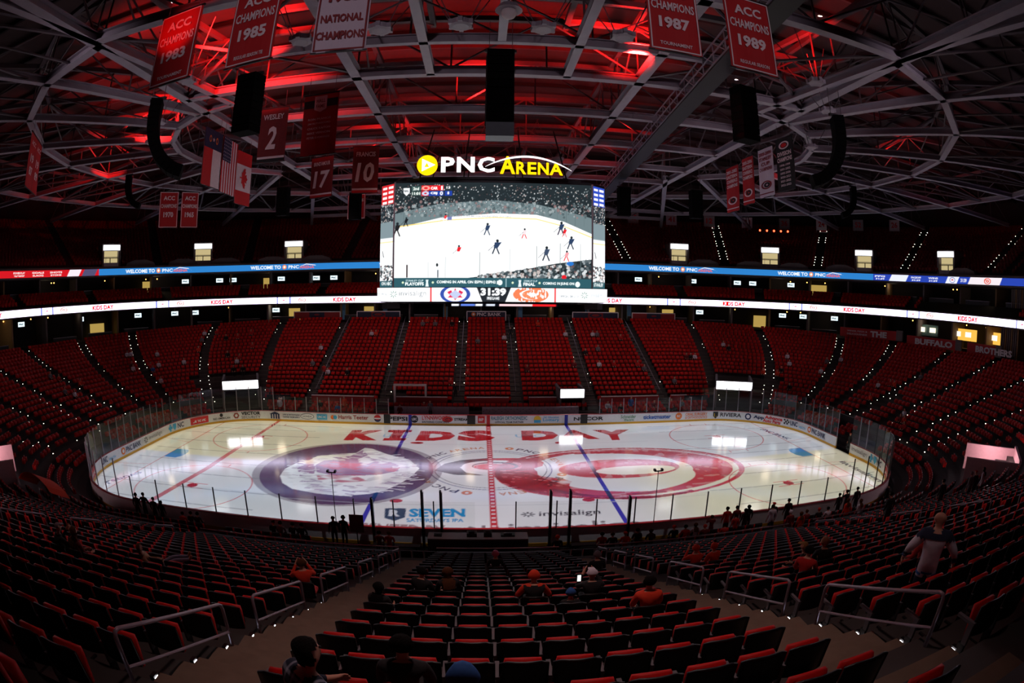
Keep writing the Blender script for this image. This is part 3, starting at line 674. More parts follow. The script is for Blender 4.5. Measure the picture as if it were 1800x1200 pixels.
for (x, y, fn, lab) in ((-29.0, -8.8, A_len, 'red advertisement at the near left bend of the boards'), (-30.3, -5.4, A_unc, 'navy UNC HEALTH advertisement on the left boards'), (-30.48, -1.55, A_pnc, 'PNC BANK advertisement on the left boards'),
        (-30.48, 2.12, A_inv, 'invisalign advertisement on the left boards'), (-30.3, 6.1, A_bcnc, 'light blue cross and shield NC advertisement on the left'), (-29.1, 9.05, A_len, 'red Lenovo advertisement'), (-27.4, 11.0, A_sml, 'small black emblem advertisement'),
        (-24.8, 12.45, A_vec, 'VECTOR SECURITY advertisement'), (-20.6, 12.95, A_bld, 'navy pillared house advertisement'), (-17.3, 12.95, A_oval, 'oval and light blue box advertisement'), (-13.5, 12.95, A_ht, 'Harris Teeter advertisement'),
        (-10.8, 12.95, A_pep, 'round red and blue drink emblem'), (-9.0, 12.95, A_psi, 'PEPSI advertisement'), (-5.6, 12.95, A_lyn, 'LYNNWOOD BREWING CONCERN advertisement'), (-2.9, 12.95, A_str, 'red swirl STREAM advertisement'), (-.75, 12.95, A_red, 'small red square advertisement'),
        (2.1, 12.95, A_ral, 'RALEIGH ORTHOPAEDIC advertisement'), (5.8, 12.95, A_lot, 'NC Education Lottery advertisement'), (9.9, 12.95, A_nuc, 'NUCOR advertisement'), (14.0, 12.95, A_sch, 'green Schneider Electric advertisement'), (17.0, 12.95, A_tic, 'blue ticketmaster advertisement'),
        (21.0, 12.95, A_ora, 'orange ORAL SURGERY advertisement'), (24.9, 12.4, A_riv, 'RIVIERA crest advertisement'), (27.5, 10.9, A_app, 'navy App advertisement'), (29.1, 9.1, A_adv, 'red Advance Auto Parts advertisement'), (30.2, 6.5, A_unc, 'navy UNC HEALTH advertisement on the right boards'),
        (30.48, 3.3, A_pnc, 'PNC BANK advertisement on the right boards'), (30.48, -3.3, A_inv, 'invisalign advertisement on the right boards'), (30.2, -6.3, A_bcnc, 'light blue cross and shield NC advertisement on the right'), (28.9, -9.3, A_len, 'red Lenovo advertisement at the near right bend')):
    ad(S(x, y), lab, fn)
# coloured line marks that climb the far boards
for x, m, l in ((-7.62, mat('mark_blue', (40, 50, 160), .4), 'blue line mark on the boards'), (7.62, MATS['mark_blue'], 'right blue line mark on the boards'), (0, mat('mark_red', (190, 30, 40), .4), 'red centre line mark on the boards')):
    b = MB(); b.box(x - .16, x + .16, RB - .035, RB - .005, .0, BH - .03); o = b.build('line_mark', m, boards); o['label'] = l
# dark door gaps of the benches
for x0, x1 in SLOTS:
    b = MB(); b.box(x0, x1, RB - .03, RB + .02, .14, BH); b.build('bench_door', BLACK, boards)
# ------------------------------------------------------------------ lower bowl: stepped concrete rows, aisles, seats
NR = 21
def row_abr(t):                      # t = 0 front row line, 1 = top row line
    return 35.5 + 21.5 * t, 17.5 + 17.7 * t, 13.5 + 19.5 * t
def top_z(U):
    """floor height of the top row: lower at the ends, highest on the near side"""
    U = U % 8
    y = (-1 if U < 1 else 1 if 4 <= U < 5 else None)
    near, end, far = 9.0, 7.0, 8.55
    if U < 1: return near
    if U < 2: return near + (end - near) * min(1, (U - 1) * 1.25)
    if U < 3: return end
    if U < 4: return end + (far - end) * max(0, ((U - 3) - .2) / .8)
    if U < 5: return far
    if U < 6: return far + (end - far) * min(1, (U - 5) / .8)
    if U < 7: return end
    return end + (near - end) * max(0, ((U - 7) - .2) / .8)
Z0 = 1.15
def row_z(i, U): return Z0 + (top_z(U) - Z0) * i / 20
def row_p(i, U): return rr(*row_abr(i / 20), U)
AISLES = [(-19.3, 0), (-11.0, 0), (-3.1, 0), (3.1, 0), (11.0, 0), (19.3, 0)]
NEAR_A = [-15.3, -3.55, 3.55, 15.3]
def Ux(x, side, i=10):               # U of a given x on the straight sides
    a, b_, r = row_abr(i / 20); L = a - r
    return (x + L) / (2 * L) if side == 0 else 4 + (L - x) / (2 * L)
def aisleU(i):
    """U of every aisle at row i, in order round the bowl"""
    us = [Ux(x, 0, i) for x in NEAR_A] + [Ux(x, 4, i) for x, _ in reversed(AISLES)]
    f = i / 20
    for k0 in (1, 5):                # corner aisles, fanning out
        for lo, hi in ((.16, .09), (.44, .29), (.66, .54), (.82, .70), (.97, .88)): us += [k0 + lo + (hi - lo) * f]
    for k0 in (3, 7):
        for lo, hi in ((.16, .09), (.44, .29), (.66, .54), (.82, .70), (.97, .88)): us += [k0 + 1 - (lo + (hi - lo) * f)]
    us += [2.5, 6.5]
    return sorted(us)
SAMP = [k + j / n for k in range(8) for n in ((16, 28, 8, 28)[k % 4],) for j in range(n)]
def loop_mesh(name, rings, mats, parent=None, closed=True, Us=SAMP, midx=None):
    """rings: list of functions U -> (x,y,z); joins neighbours with quads"""
    n = len(Us); V = []; F = []; M_ = []
    for r in rings: V += [r(U) for U in Us]
    for k in range(len(rings) - 1):
        for j in range(n if closed else n - 1):
            F.append((k * n + j, k * n + (j + 1) % n, (k + 1) * n + (j + 1) % n, (k + 1) * n + j)); M_.append(midx[k] if midx else 0)
    return big_mesh(name, np.array(V), np.array(F), mats, M_, parent)
TREAD = mat('tread_concrete', (62, 55, 54), .9, vary=.2, scale=2); RISER = mat('riser_concrete', (50, 44, 44), .9)
rings = []; mi = []
def ring(t, zf): return lambda U: (*rr(*row_abr(t), U)[:2], zf(U))
for i in range(NR):
    rings += [ring((i - .8) / 20, lambda U, i=i: row_z(i, U)), ring((i + .2) / 20, lambda U, i=i: row_z(i, U))]
    mi += [0, 1]
rings.append(ring(20.2 / 20, lambda U: row_z(20, U) + .3)); rings.append(ring(1.35, lambda U: row_z(20, U) + .3)); mi += [0]
rings.insert(0, ring(-.8 / 20, lambda U: -.1)); mi.insert(0, 1)
o = loop_mesh('floor_lower_bowl', rings, [TREAD, RISER], midx=mi)
tag(o, kind='structure'); o['label'] = 'dark stepped concrete of the lower seating bowl'
# two more steps behind the top row on the near side, towards the camera
nu = [7.6 + .05 * k for k in range(8)] + [k / 16 for k in range(17)] + [1.05 + .05 * k for k in range(8)]
rings = []
for i in (21, 22, 23, 24):
    rings += [ring((i - .8) / 20, lambda U, i=i: row_z(i, U) + .02), ring((i + .2) / 20, lambda U, i=i: row_z(i, U) + .02)]
o = loop_mesh('floor_near_rows', rings, [TREAD, RISER], closed=False, Us=nu, midx=[0, 1, 0, 1, 0, 1, 0])
tag(o, kind='structure')
# front rows at ice level
def f_abr(k): off = 1.9 + .8 * k; return RA + off, RB + off, RR + off
FZ = [.34, .50, .66]
rings = []
for k in range(3):
    rings += [(lambda U, k=k, e=e: (*rr(*[v + e for v in f_abr(k)], U)[:2], FZ[k])) for e in (-.6, .2)]
rings.insert(0, lambda U: (*rr(*[v - 1.3 for v in f_abr(0)], U)[:2], .05)); rings.insert(1, lambda U: (*rr(*[v - .6 for v in f_abr(0)], U)[:2], .05))
tag(loop_mesh('floor_rinkside', rings, [TREAD, RISER], midx=[0, 1, 0, 1, 0, 1, 0]), kind='structure')
# ------------------------------------------------------------------ seat positions
def row_seats(i, pf, zf, aisles, pitch=.55, gap=.62, dense=None):
    """list of (x,y,z,yaw,block index,k) for one row; pf(U) gives point and inward normal"""
    out = []
    n = 1600; Us = np.arange(n) * 8 / n; P = np.array([pf(U) for U in Us]); d = np.hypot(*(np.roll(P[:, :2], -1, 0) - P[:, :2]).T); S_ = np.concatenate([[0], np.cumsum(d)])
    Ue = np.concatenate([Us, [8.0]]); tot = S_[-1]
    s_of = lambda U: np.interp(U % 8, Ue, S_)
    au = sorted(a % 8 for a in aisles)
    for b_, (u0, u1) in enumerate(zip(au, au[1:] + [au[0] + 8])):
        g0 = .74 if u0 < 1 else gap; g1 = .74 if u1 < 1 else gap; s0 = s_of(u0) + g0; s1 = s_of(u1) + (tot if u1 >= 8 else 0) - g1; m = int((s1 - s0) / pitch)
        if m < 1: continue
        for k in range(m):
            s = s0 + (s1 - s0) * (k + .5) / m
            U = float(np.interp(s % tot, S_, Ue)); x, y, nx_, ny_ = pf(U); out.append((x, y, zf(U), atan2(ny_, nx_) - pi / 2, b_, k, U))
    return out
# openings (tunnels) in the seating: (U lo, U hi, rows)
TUN = [(5.13, 5.46, 6), (3.54, 3.87, 6), (4.262, 4.34, 2), (4.70, 4.76, 2), (7.44, 7.70, 7), (1.30, 1.56, 7), (2.93, 3.05, 7)]
def in_tunnel(i, U):
    return any(lo < U < hi and i < n for lo, hi, n in TUN)
lower = []
for i in range(24):
    for s in row_seats(i, lambda U: row_p(i, U), lambda U: row_z(i, U), aisleU(min(i, 22))):
        U = s[6]
        if i > 20 and not (U > 7.55 or U < 1.45): continue
        if in_tunnel(i, U): continue
        lower.append((i,) + s)
front = []
FA = [Ux(x, 0, 0) for x in (-15, -5.2, 5.2, 15)] + [Ux(x, 4, 0) for x in (19.3, 11, -11, -19.3)] + [1.3, 1.7, 2.1, 2.9, 3.3, 3.7, 5.3, 5.7, 6.1, 6.9, 7.3, 7.7]
for k in range(3):
    for s in row_seats(k, lambda U: rr(*f_abr(k), U), lambda U: FZ[k], FA):
        U = s[6]; x = s[0]
        if 4 < U < 5 and -11 < x < 10.6 and k < 2: continue        # benches
        if U < 1 and abs(x) < 9 and k < 2: continue                 # penalty boxes and scorer
        if 5.1 < U < 5.5 or 3.5 < U < 3.9 or 2.1 < U < 2.6 or 6.6 < U < 7.1: continue
        front.append((k,) + s)
# ------------------------------------------------------------------ one seat with its parts
def seat_parts():
    W2 = .262
    b = MB(); n = 6; ring_ = []
    prof = lambda x: -.055 * (1 - (x / W2) ** 2)            # the shell wraps round the sitter
    for (z, e) in ((.40, .0), (.62, .015), (.80, .03), (.845, .03)):
        for side in (0, 1):
            for j in range(n + 1):
                x = -W2 + 2 * W2 * j / n; zz = z - (.05 * abs(x / W2) ** 5 if z > .83 else .012 * abs(x / W2) ** 5 if z > .7 else 0); y = prof(x) - e + side * .026
                b.v.append((x, y, zz))
    def idx(k, s, j): return k * 2 * (n + 1) + s * (n + 1) + j
    for k in range(3):
        for j in range(n):
            b.f += [(idx(k, 0, j), idx(k, 0, j + 1), idx(k + 1, 0, j + 1), idx(k + 1, 0, j)), (idx(k, 1, j + 1), idx(k, 1, j), idx(k + 1, 1, j), idx(k + 1, 1, j + 1))]; b.m += [0, 0]
        for j in (0, n):
            b.f.append((idx(k, 0, j), idx(k + 1, 0, j), idx(k + 1, 1, j), idx(k, 1, j))); b.m.append(0)
    for j in range(n): b.f.append((idx(3, 0, j), idx(3, 0, j + 1), idx(3, 1, j + 1), idx(3, 1, j))); b.m.append(0)
    back = b.mesh('backrest', SEATBLK, True)
    def cushion(z0, z1, y0, y1, w, lean, name):
        b = MB(); nx_, nz = 6, 5
        for side in (0, 1):
            for kz in range(nz + 1):
                for j in range(nx_ + 1):
                    u = j / nx_ * 2 - 1; v = kz / nz * 2 - 1; edge = max(0, 1 - max(abs(u), abs(v)) ** 6)
                    x = u * w * (1 - .10 * max(0, v) ** 3); z = (z0 + z1) / 2 + v * (z1 - z0) / 2 - .03 * max(0, v) * u * u
                    mid = (y0 + y1) / 2 + lean * v - .05 * (1 - u * u) * .7; th = (y1 - y0) / 2 * (.45 + .55 * edge)
                    b.v.append((x, mid + (th if side else -th), z))
        N = (nx_ + 1) * (nz + 1); q = lambda s, k, j: s * N + k * (nx_ + 1) + j
        for k in range(nz):
            for j in range(nx_):
                b.f += [(q(0, k, j), q(0, k, j + 1), q(0, k + 1, j + 1), q(0, k + 1, j)), (q(1, k, j + 1), q(1, k, j), q(1, k + 1, j), q(1, k + 1, j + 1))]; b.m += [0, 0]
            b.f += [(q(0, k, 0), q(0, k + 1, 0), q(1, k + 1, 0), q(1, k, 0)), (q(0, k + 1, nx_), q(0, k, nx_), q(1, k, nx_), q(1, k + 1, nx_))]; b.m += [0, 0]
        for j in range(nx_): b.f += [(q(0, nz, j), q(0, nz, j + 1), q(1, nz, j + 1), q(1, nz, j)), (q(0, 0, j + 1), q(0, 0, j), q(1, 0, j), q(1, 0, j + 1))]; b.m += [0, 0]
        return b.mesh(name, SEATRED, True)
    pad = cushion(.44, .78, .0, .04, .215, -.012, 'back_pad')
    pan = cushion(.34, .772, .055, .155, .218, .02, 'seat_pan')
    b = MB(); b.box(-.30, -.25, -.03, .27, .56, .60); b.box(-.295, -.255, -.02, .06, .30, .56)
    arm = b.mesh('armrest', mat('armrest_grey', (96, 92, 98), .45))
    b = MB(); b.box(-.295, -.255, -.01, .10, 0, .30); b.box(-.295, -.255, -.01, .30, 0, .03)
    leg = b.mesh('stanchion', DARK)
    return (('backrest', back), ('back_pad', pad), ('seat_pan', pan), ('armrest', arm), ('stanchion', leg))
PARTS = seat_parts()
nears = sorted(((dist_cam(s[1], s[2], s[3] + .7), s) for s in lower if s[2] < -14 and in_view(s[1], s[2], s[3] + .75, 10)), key=lambda q: q[0])
near300 = [s for _, s in nears[:300]]
keyset = set((s[0], s[5], s[6]) for s in near300)
TAKEN = []           # seats with someone in them: filled in by the people section through seat_at()
def seat_at(x, y):
    return min(lower, key=lambda s: (s[1] - x) ** 2 + (s[2] - y) ** 2)
def block_name(x):
    return 'centre block' if abs(x) < 3.6 else 'left block' if -15.3 < x < 0 else 'right block' if 0 < x < 15.3 else 'far left block' if x < 0 else 'far right block'
SEATOBJ = {}
for s in near300:
    i = s[0]; blk = block_name(s[1])
    t = thing('arena_seat', 'black and red folding seat, %s, %s row from the ice, %s from left' % (blk, ORD[i], ORD[s[6]]), 'seat', (s[1], s[2], s[3]), s[4], 'seats of the %s row in the %s' % (ORD[i], blk))
    SEATOBJ[(s[0], s[5], s[6])] = [link(nm, me, t, True) for nm, me in PARTS]
# all other seats: one low mesh per tier
def seat_stuff(name, seats, label, mats, full=True):
    tpl = MB()
    if full:
        tpl.hexa(((-.24, -.06, .47), (.24, -.06, .47), (.24, .0, .47), (-.24, .0, .47), (-.23, -.10, .84), (.23, -.10, .84), (.23, -.04, .84), (-.23, -.04, .84)), mm=(1, 1, 1, 0, 0, 0))
        tpl.hexa(((-.22, .04, .45), (.22, .04, .45), (.22, .16, .45), (-.22, .16, .45), (-.21, .05, .73), (.21, .05, .73), (.21, .14, .73), (-.21, .14, .73)), 0)
    else:
        tpl.hexa(((-.24, -.06, .30), (.24, -.06, .30), (.24, .06, .30), (-.24, .06, .30), (-.23, -.10, .84), (.23, -.10, .84), (.23, .0, .84), (-.23, .0, .84)), mm=(1, 1, 1, 0, 0, 0))
    TV = np.array(tpl.v); TF = np.array(tpl.f); TM = np.array(tpl.m)
    P = np.array([(q[1], q[2], q[3], q[4]) for q in seats]); c, s_ = np.cos(P[:, 3])[:, None], np.sin(P[:, 3])[:, None]
    X = P[:, 0:1] + TV[None, :, 0] * c - TV[None, :, 1] * s_; Y = P[:, 1:2] + TV[None, :, 0] * s_ + TV[None, :, 1] * c; Zz = P[:, 2:3] + TV[None, :, 2] + 0 * X
    V = np.stack([X, Y, Zz], -1).reshape(-1, 3); F = (TF[None] + (np.arange(len(P)) * len(TV))[:, None, None]).reshape(-1, 4); M_ = np.tile(TM, len(P))
    o = big_mesh(name, V, F, mats, M_)
    return tag(o, label, 'seats', kind='stuff')
seat_stuff('arena_seats', [s for s in lower if (s[0], s[5], s[6]) not in keyset], 'thousands of red folding seats filling the lower bowl in rows', [SEATRED, SEATBLK])
seat_stuff('rinkside_seats', front, 'rows of seats at ice level right behind the boards', [SEATRED, SEATBLK])
# ------------------------------------------------------------------ upper levels: suites, two LED fascias, club rows, upper deck
def L2(k): return 58.2 + k, 36.0 + k, 34.3 + k
def lp(k, U): return rr(*L2(k), U)
VIS = [1.3 + 5.9 * j / 130 for j in range(131)]              # the part of the loops that surrounds the view (right end - far side - left end)
def band(name, prof, mats, midx=None, label=None, Us=VIS, kind='structure', parent=None):
    """prof: list of (k, z or function) swept round the hall"""
    rings = [(lambda U, k=k, z=z: (*lp(k, U)[:2], z(U) if callable(z) else z)) for k, z in prof]
    o = loop_mesh(name, rings, mats, parent, closed=False, Us=Us, midx=midx)
    if kind and parent is None: tag(o, kind=kind)
    if label: o['label'] = label
    return o
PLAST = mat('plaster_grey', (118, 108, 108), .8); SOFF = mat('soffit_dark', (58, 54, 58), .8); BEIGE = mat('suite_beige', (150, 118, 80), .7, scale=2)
band('wall_concourse', [(-1.0, lambda U: row_z(20, U) + .3), (6.0, lambda U: row_z(20, U) + .3), (6.0, 11.2)], [TREAD, WALLD], [0, 1])
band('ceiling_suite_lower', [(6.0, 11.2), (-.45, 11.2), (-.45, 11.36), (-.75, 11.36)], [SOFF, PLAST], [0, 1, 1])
band('wall_fascia_lower', [(-.45, 12.24), (-.45, 12.40), (.3, 12.40), (.3, 12.32), (3.6, 13.6), (3.6, 13.4), (8.0, 13.4), (8.0, 15.9)], [PLAST, TREAD, WALLD], [0, 0, 1, 1, 1, 1, 2])
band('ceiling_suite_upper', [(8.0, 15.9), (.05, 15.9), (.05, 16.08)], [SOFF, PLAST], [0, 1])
band('wall_fascia_upper', [(.05, 16.98), (.05, 17.25), (.6, 17.25), (.6, 17.1), (1.6, 17.1)], [PLAST, TREAD], [0, 0, 1, 1])
UD = 17; prof = [(1.6, 17.1)]
def ud_k(i): return 2.0 + i * .85
def ud_z(i): return 17.35 + i * .46
for i in range(UD): prof += [(ud_k(i) - .6, ud_z(i)), (ud_k(i) + .25, ud_z(i))]
prof += [(ud_k(UD) - .6, ud_z(UD - 1) + .2), (18.5, ud_z(UD - 1) + .2), (18.5, 29.5)]
band('floor_upper_deck', prof, [TREAD, RISER, WALLD], [1] + [0, 1] * UD + [0, 2])
# LED ribbons
def ribbon(name, k, z0, z1, h, paint, bg, label, strength):
    n = 3000; Us = np.linspace(7.0, 1.5, n); P = np.array([lp(k, U)[:2] for U in Us]); S_ = np.concatenate([[0], np.cumsum(np.hypot(*np.diff(P, axis=0).T))]); tot = S_[-1]
    ras = Ras(0, tot, 0, h, 3000, 18, bg); paint(ras, tot, h)
    f = lambda X, Y: np.stack([np.interp(X, S_, P[:, 0]), np.interp(X, S_, P[:, 1]), z0 + (z1 - z0) * Y / h], 1)
    root = thing(name, label, 'display')
    ras.surface('led_face', f, led(name + '_led', strength), root)
    b = MB(); m = 160; Q = [lp(k + .02, 7.0 - 5.5 * j / m) for j in range(m + 1)]
    for p, q in zip(Q, Q[1:]):
        o = lambda t, e, z: (t[0] - t[2] * e, t[1] - t[3] * e, z)
        b.hexa((o(p, 0, z0 - .05), o(q, 0, z0 - .05), o(q, .25, z0 - .05), o(p, .25, z0 - .05), o(p, 0, z1 + .05), o(q, 0, z1 + .05), o(q, .25, z1 + .05), o(p, .25, z1 + .05)))
    b.build('housing', DARK, root)
    return root
def jets(r, x, y, s):
    r.ell(x, y, s * 1.35, s, (40, 60, 150)); r.ell(x, y, s * 1.1, s * .78, (240, 240, 250)); r.poly([(x - s * .6, y - s * .3), (x - s * .3, y + s * .5), (x, y + s * .2), (x + s * .3, y + s * .5), (x + s * .6, y - s * .3), (x, y - s * .1)], (190, 40, 80))
def swirl(r, x, y, s, c=(225, 90, 70)):
    r.ell(x, y, s * 1.7, s, c, inner=.72); r.ell(x, y, s * .8, s * .45, c, inner=.35); r.poly([(x - s * 1.6, y - s * .2), (x - s * .4, y + s * .9), (x - s * .6, y + s * .4)], c)
def paint_low(r, tot, h):
    for k in range(-1, 11):
        c = 23.8 + 18.45 * k
        r.text('KIDS DAY', c, h * .5, 3.4, h * .70, (196, 10, 6), .06)
        r.rect(c + 8.3, c + 10.4, 0, h, (52, 64, 150)); r.rect(c + 8.5, c + 10.2, 0, h, (236, 232, 250)); jets(r, c + 9.35, h * .5, h * .42)
        swirl(r, c + 12.1, h * .5, h * .40)
def paint_up(r, tot, h):
    r.rect(0, 23.6, 0, h, (205, 24, 34)); r.rect(138.5, tot, 0, h, (40, 66, 170))
    for x0, x1, c in ((0, 6.2, (240, 220, 226)), (18.4, 20.8, (236, 226, 236)), (20.8, 23.4, (80, 76, 110)), (141, 144.2, (226, 232, 250)), (150.2, 152.6, (230, 232, 250)), (154, 160, (236, 226, 232))):
        r.poly([(x0, 0), (x1 - .5, 0), (x1, h), (x0 + .5, h)], c)
    for x, t in ((10.4, 'POWER PLAY'), (13.6, 'GOALS'), (16.6, 'SHOTS')): r.text(t, x, h * .66, 2.0, h * .26, (250, 236, 236)); r.text(t[::-1], x, h * .28, 1.8, h * .24, (250, 236, 236))
    for x, t in ((139.6, 'PPG'), (145.4, 'FACEOFF'), (148.2, 'WINS')): r.text(t, x, h * .66, 1.6, h * .26, (236, 240, 250)); r.text('31:39', x, h * .28, 1.4, h * .24, (236, 240, 250))
    jets(r, 151.4, h * .5, h * .4); r.text('31:39', 153.3, h * .5, 1.0, h * .5, (240, 240, 250)); swirl(r, 157.4, h * .5, h * .42)
    for c in (32.7, 52.0, 71.2, 90.2, 108.9, 128.5):
        r.text('WELCOME TO', c - 2.55, h * .5, 4.6, h * .56, (240, 246, 252), .03)
        r.ell(c + .3, h * .5, h * .36, h * .36, (236, 130, 60)); r.ell(c + .3, h * .5, h * .2, h * .2, (250, 240, 235)); r.text('PNC', c + 1.7, h * .5, 1.6, h * .5, (244, 246, 252), .02)
        r.text('ARENA', c + 3.7, h * .42, 2.2, h * .42, (232, 96, 80), .02); r.poly([(c + 2.4, h * .45), (c + 3.6, h * .84), (c + 5.1, h * .62), (c + 5.6, h * .3), (c + 4.9, h * .74), (c + 3.6, h * .96)], (240, 240, 248))
ribbon('led_ribbon', -.5, 11.38, 12.24, .86, paint_low, (236, 226, 255), 'long white LED ribbon repeating KIDS DAY along the lower fascia', 3.1)
ribbon('led_ribbon', 0.0, 16.10, 16.96, .86, paint_up, (44, 124, 196), 'long blue LED ribbon reading WELCOME TO PNC ARENA on the upper fascia', 1.15)
# club rows under the upper ribbon
club = []
for i in range(4):
    au = [2.2 + .215 * j for j in range(24)]
    for s in row_seats(i, lambda U: lp(.9 + i * .8, U), lambda U: 12.35 + i * .34, au, gap=.7):
        if 1.5 < s[6] < 7.0 and not (2.4 < s[6] < 3.25): club.append((i,) + s)
seat_stuff('club_seats', club, 'short rows of red seats between the two LED ribbons', [SEATRED, SEATBLK], False)
deck = []
UDA = [5.581, 5.324, 5.076, 3.924, 3.676, 3.415, 3.177]
ud_ais = sorted([4.5 + e for e in (-.42, -.26, -.1, .1, .26, .42)] + [3.05, 3.30, 3.545, 3.80, 5.2, 5.45, 5.70, 5.95, 2.2, 2.8, 6.2, 6.8, .5, 1.5, 7.5])
for i in range(UD):
    for s in row_seats(i, lambda U: lp(ud_k(i), U), lambda U: ud_z(i), ud_ais, gap=.7):
        U = s[6]
        if 2.0 < U < 7.0 and not (i < 5 and any(abs(U - u) < .026 for u in UDA)): deck.append((i,) + s)
SEATUP = mat('seat_red_dimmed', (120, 10, 12), .6); seat_stuff('upper_deck_seats', deck, 'rows of dark red seats on the unlit upper deck', [SEATUP, SEATBLK], False)  # darker copy of the seat red: the deck's dimness is put into the colour
# ------------------------------------------------------------------ small aisle lamps
LAMPW = glow('aisle_lamp', (255, 246, 226), 5.0)
dots = []
for i in range(1, UD, 1):
    for U in ud_ais:
        if rng.rand() < .35: continue
        if 2.9 < U < 4.2:
            for e in (-1, 1):
                x, y, nx_, ny_ = lp(ud_k(i) - .5, U); tx, ty = -ny_, nx_
                dots.append((x + tx * e * .6, y + ty * e * .6, ud_z(i) + .22, .035))
for i in range(0, 21):
    for U in aisleU(i):
        if 1.7 < U < 7.3 and not (4 < U < 5 and i % 2):
            for e in (-1, 1):
                x, y, nx_, ny_ = row_p(i - .3, U); tx, ty = -ny_, nx_
                if rng.rand() < (.6 if (U < 3.7 or U > 5.3) else .3): dots.append((x + tx * e * .55, y + ty * e * .55, row_z(i, U) + .25, .02 + .014 * rng.rand()))
b = MB()
for x, y, z, r in dots: b.box(x - r, x + r, y - r, y + r, z - r, z + r)
tag(b.build('aisle_lamps', LAMPW), 'tiny white aisle lamps in dotted lines up the stairs', 'lamps', kind='stuff')
# ------------------------------------------------------------------ upper deck portals with lit signs
SIGN = glow('portal_sign_white', (250, 250, 255), 2.2); WARM = glow('corridor_warm', (225, 205, 150), .75); CORR = mat('corridor_wall', (200, 190, 165), .8)
def local_frame(k, U):
    x, y, nx_, ny_ = lp(k, U); return Vector((x, y, 0)), Vector((-ny_, nx_, 0)), Vector((nx_, ny_, 0))    # origin, along (rightwards as seen from inside), inward
def obox(b, o, t, n, s0, s1, d0, d1, z0, z1, m=0, mm=None):
    """box in the local frame: s along, d inward"""
    c = [(s0, d0), (s1, d0), (s1, d1), (s0, d1)]
    P = [o + t * s + n * d for s, d in c]
    if (t.cross(n)).z < 0: P = P[::-1]
    b.hexa([(p.x, p.y, z0) for p in P] + [(p.x, p.y, z1) for p in P], m, mm=mm)
for j, U in enumerate(UDA):
    o, t, n = local_frame(2.4, U)
    side = 'left' if U > 4.5 else 'right'; nth = [2, 1, 0, 0, 1, 2, 3][j]
    root = thing('portal', 'lit stair portal of the upper deck, %s on the %s of the scoreboard' % (ORD[nth], side), 'portal', (o.x, o.y, 17.2))
    b = MB(); obox(b, o, t, n, -1.5, -1.2, -3, .4, 17.2, 20.4); obox(b, o, t, n, 1.2, 1.5, -3, .4, 17.2, 20.4); obox(b, o, t, n, -1.5, 1.5, -3, .4, 20.35, 20.5); b.build('surround', PLAST, root)
    b = MB(); obox(b, o, t, n, -1.2, 1.2, -.7, -.6, 17.2, 19.6); b.build('corridor', WARM, root)
    b = MB(); obox(b, o, t, n, -1.2, 1.2, -.6, .1, 18.55, 18.62); obox(b, o, t, n, -.06, .06, -.58, -.5, 17.2, 18.6); b.build('door_rail', DARK, root)
    b = MB(); obox(b, o, t, n, -1.35, 1.35, .35, .5, 19.62, 20.35); b.build('sign', SIGN, root)
    b = MB(); obox(b, o, t, n, -1.2, 1.2, .2, .3, 17.2, 17.9); obox(b, o, t, n, -.9, -.86, .2, .3, 17.9, 18.7); obox(b, o, t, n, -1.2, 1.2, .2, .26, 18.66, 18.72); b.build('railing', STEEL, root)
# low hooded parapets on the fascia
for j, U in enumerate((5.50, 5.38, 5.26, 5.13, 5.01, 3.86, 3.73, 3.61, 3.48, 3.12)):
    o, t, n = local_frame(.9, U); b = MB()
    pts = [(-2.4, 17.1), (2.4, 17.1), (2.1, 17.75), (.9, 18.15), (-.9, 18.15), (-2.1, 17.75)]
    F_ = [o + t * s + Vector((0, 0, z)) for s, z in pts]; Bk = [p - n * .9 for p in F_]
    b.face(F_); b.face(Bk[::-1])
    for a in range(6): b.face((F_[a], Bk[a], Bk[(a + 1) % 6], F_[(a + 1) % 6]))
    nth = j if j < 5 else j - 5
    tag(b.build('camera_hood', PLAST), 'grey hooded parapet above the upper ribbon, %s from the left on the %s side' % (ORD[nth], 'left' if j < 5 else 'right'), 'hood')
# ------------------------------------------------------------------ suites: partitions, televisions, warm lamps, chairs
SUITE = [('lower', 5.9, 9.3, 11.2, 5.2), ('upper', 7.8, 13.4, 15.9, 6.4)]
rootp = tag(empty('wall_suites'), kind='structure')
for nm, kb, z0, z1, dep in SUITE:
    for j in range(46):
        U = 2.1 + .105 * j
        o, t, n = local_frame(kb, U); zz = row_z(20, U) + .3 if nm == 'lower' else z0
        b = MB(); obox(b, o, t, n, -.12, .12, 0, dep - (.8 if nm == 'lower' else 2.6), zz, z1); b.build('partition', PLAST if j % 3 else BEIGE, rootp)
    # front counter
    for j in range(44):
        if nm == 'lower' and (j % 4 == 3): continue
        U0, U1 = 2.12 + .105 * j, 2.19 + .105 * j; U = (U0 + U1) / 2
        k = 1.0 if nm == 'lower' else 4.2; o, t, n = local_frame(k, U); zz = row_z(20, U) + .3 if nm == 'lower' else z0
        w = hypot(lp(k, U0)[0] - lp(k, U1)[0], lp(k, U0)[1] - lp(k, U1)[1]) / 2
        b = MB(); obox(b, o, t, n, -w, w, 0, .12, zz, zz + .75); obox(b, o, t, n, -w, w, -.1, .2, zz + .75, zz + .80, 1); b.build('counter', [BLACK, STEEL], rootp)
TVL = glow('television_picture', (205, 226, 235), 1.7); LAMPA = glow('warm_lamp', (255, 190, 90), 5.0); BLUEG = glow('blue_column_light', (70, 130, 180), .5); YEL = glow('lit_doorway', (215, 180, 95), .65)
tvs = [('lower', u) for u in (5.99, 5.83, 5.66, 5.50, 5.40, 5.345, 5.13, 3.86, 3.64, 3.585, 3.50)] + [('upper', u) for u in (5.37, 5.28, 5.245, 5.12, 5.03, 4.98, 4.02, 3.875, 3.76, 3.72, 3.62)]
cnt = {}
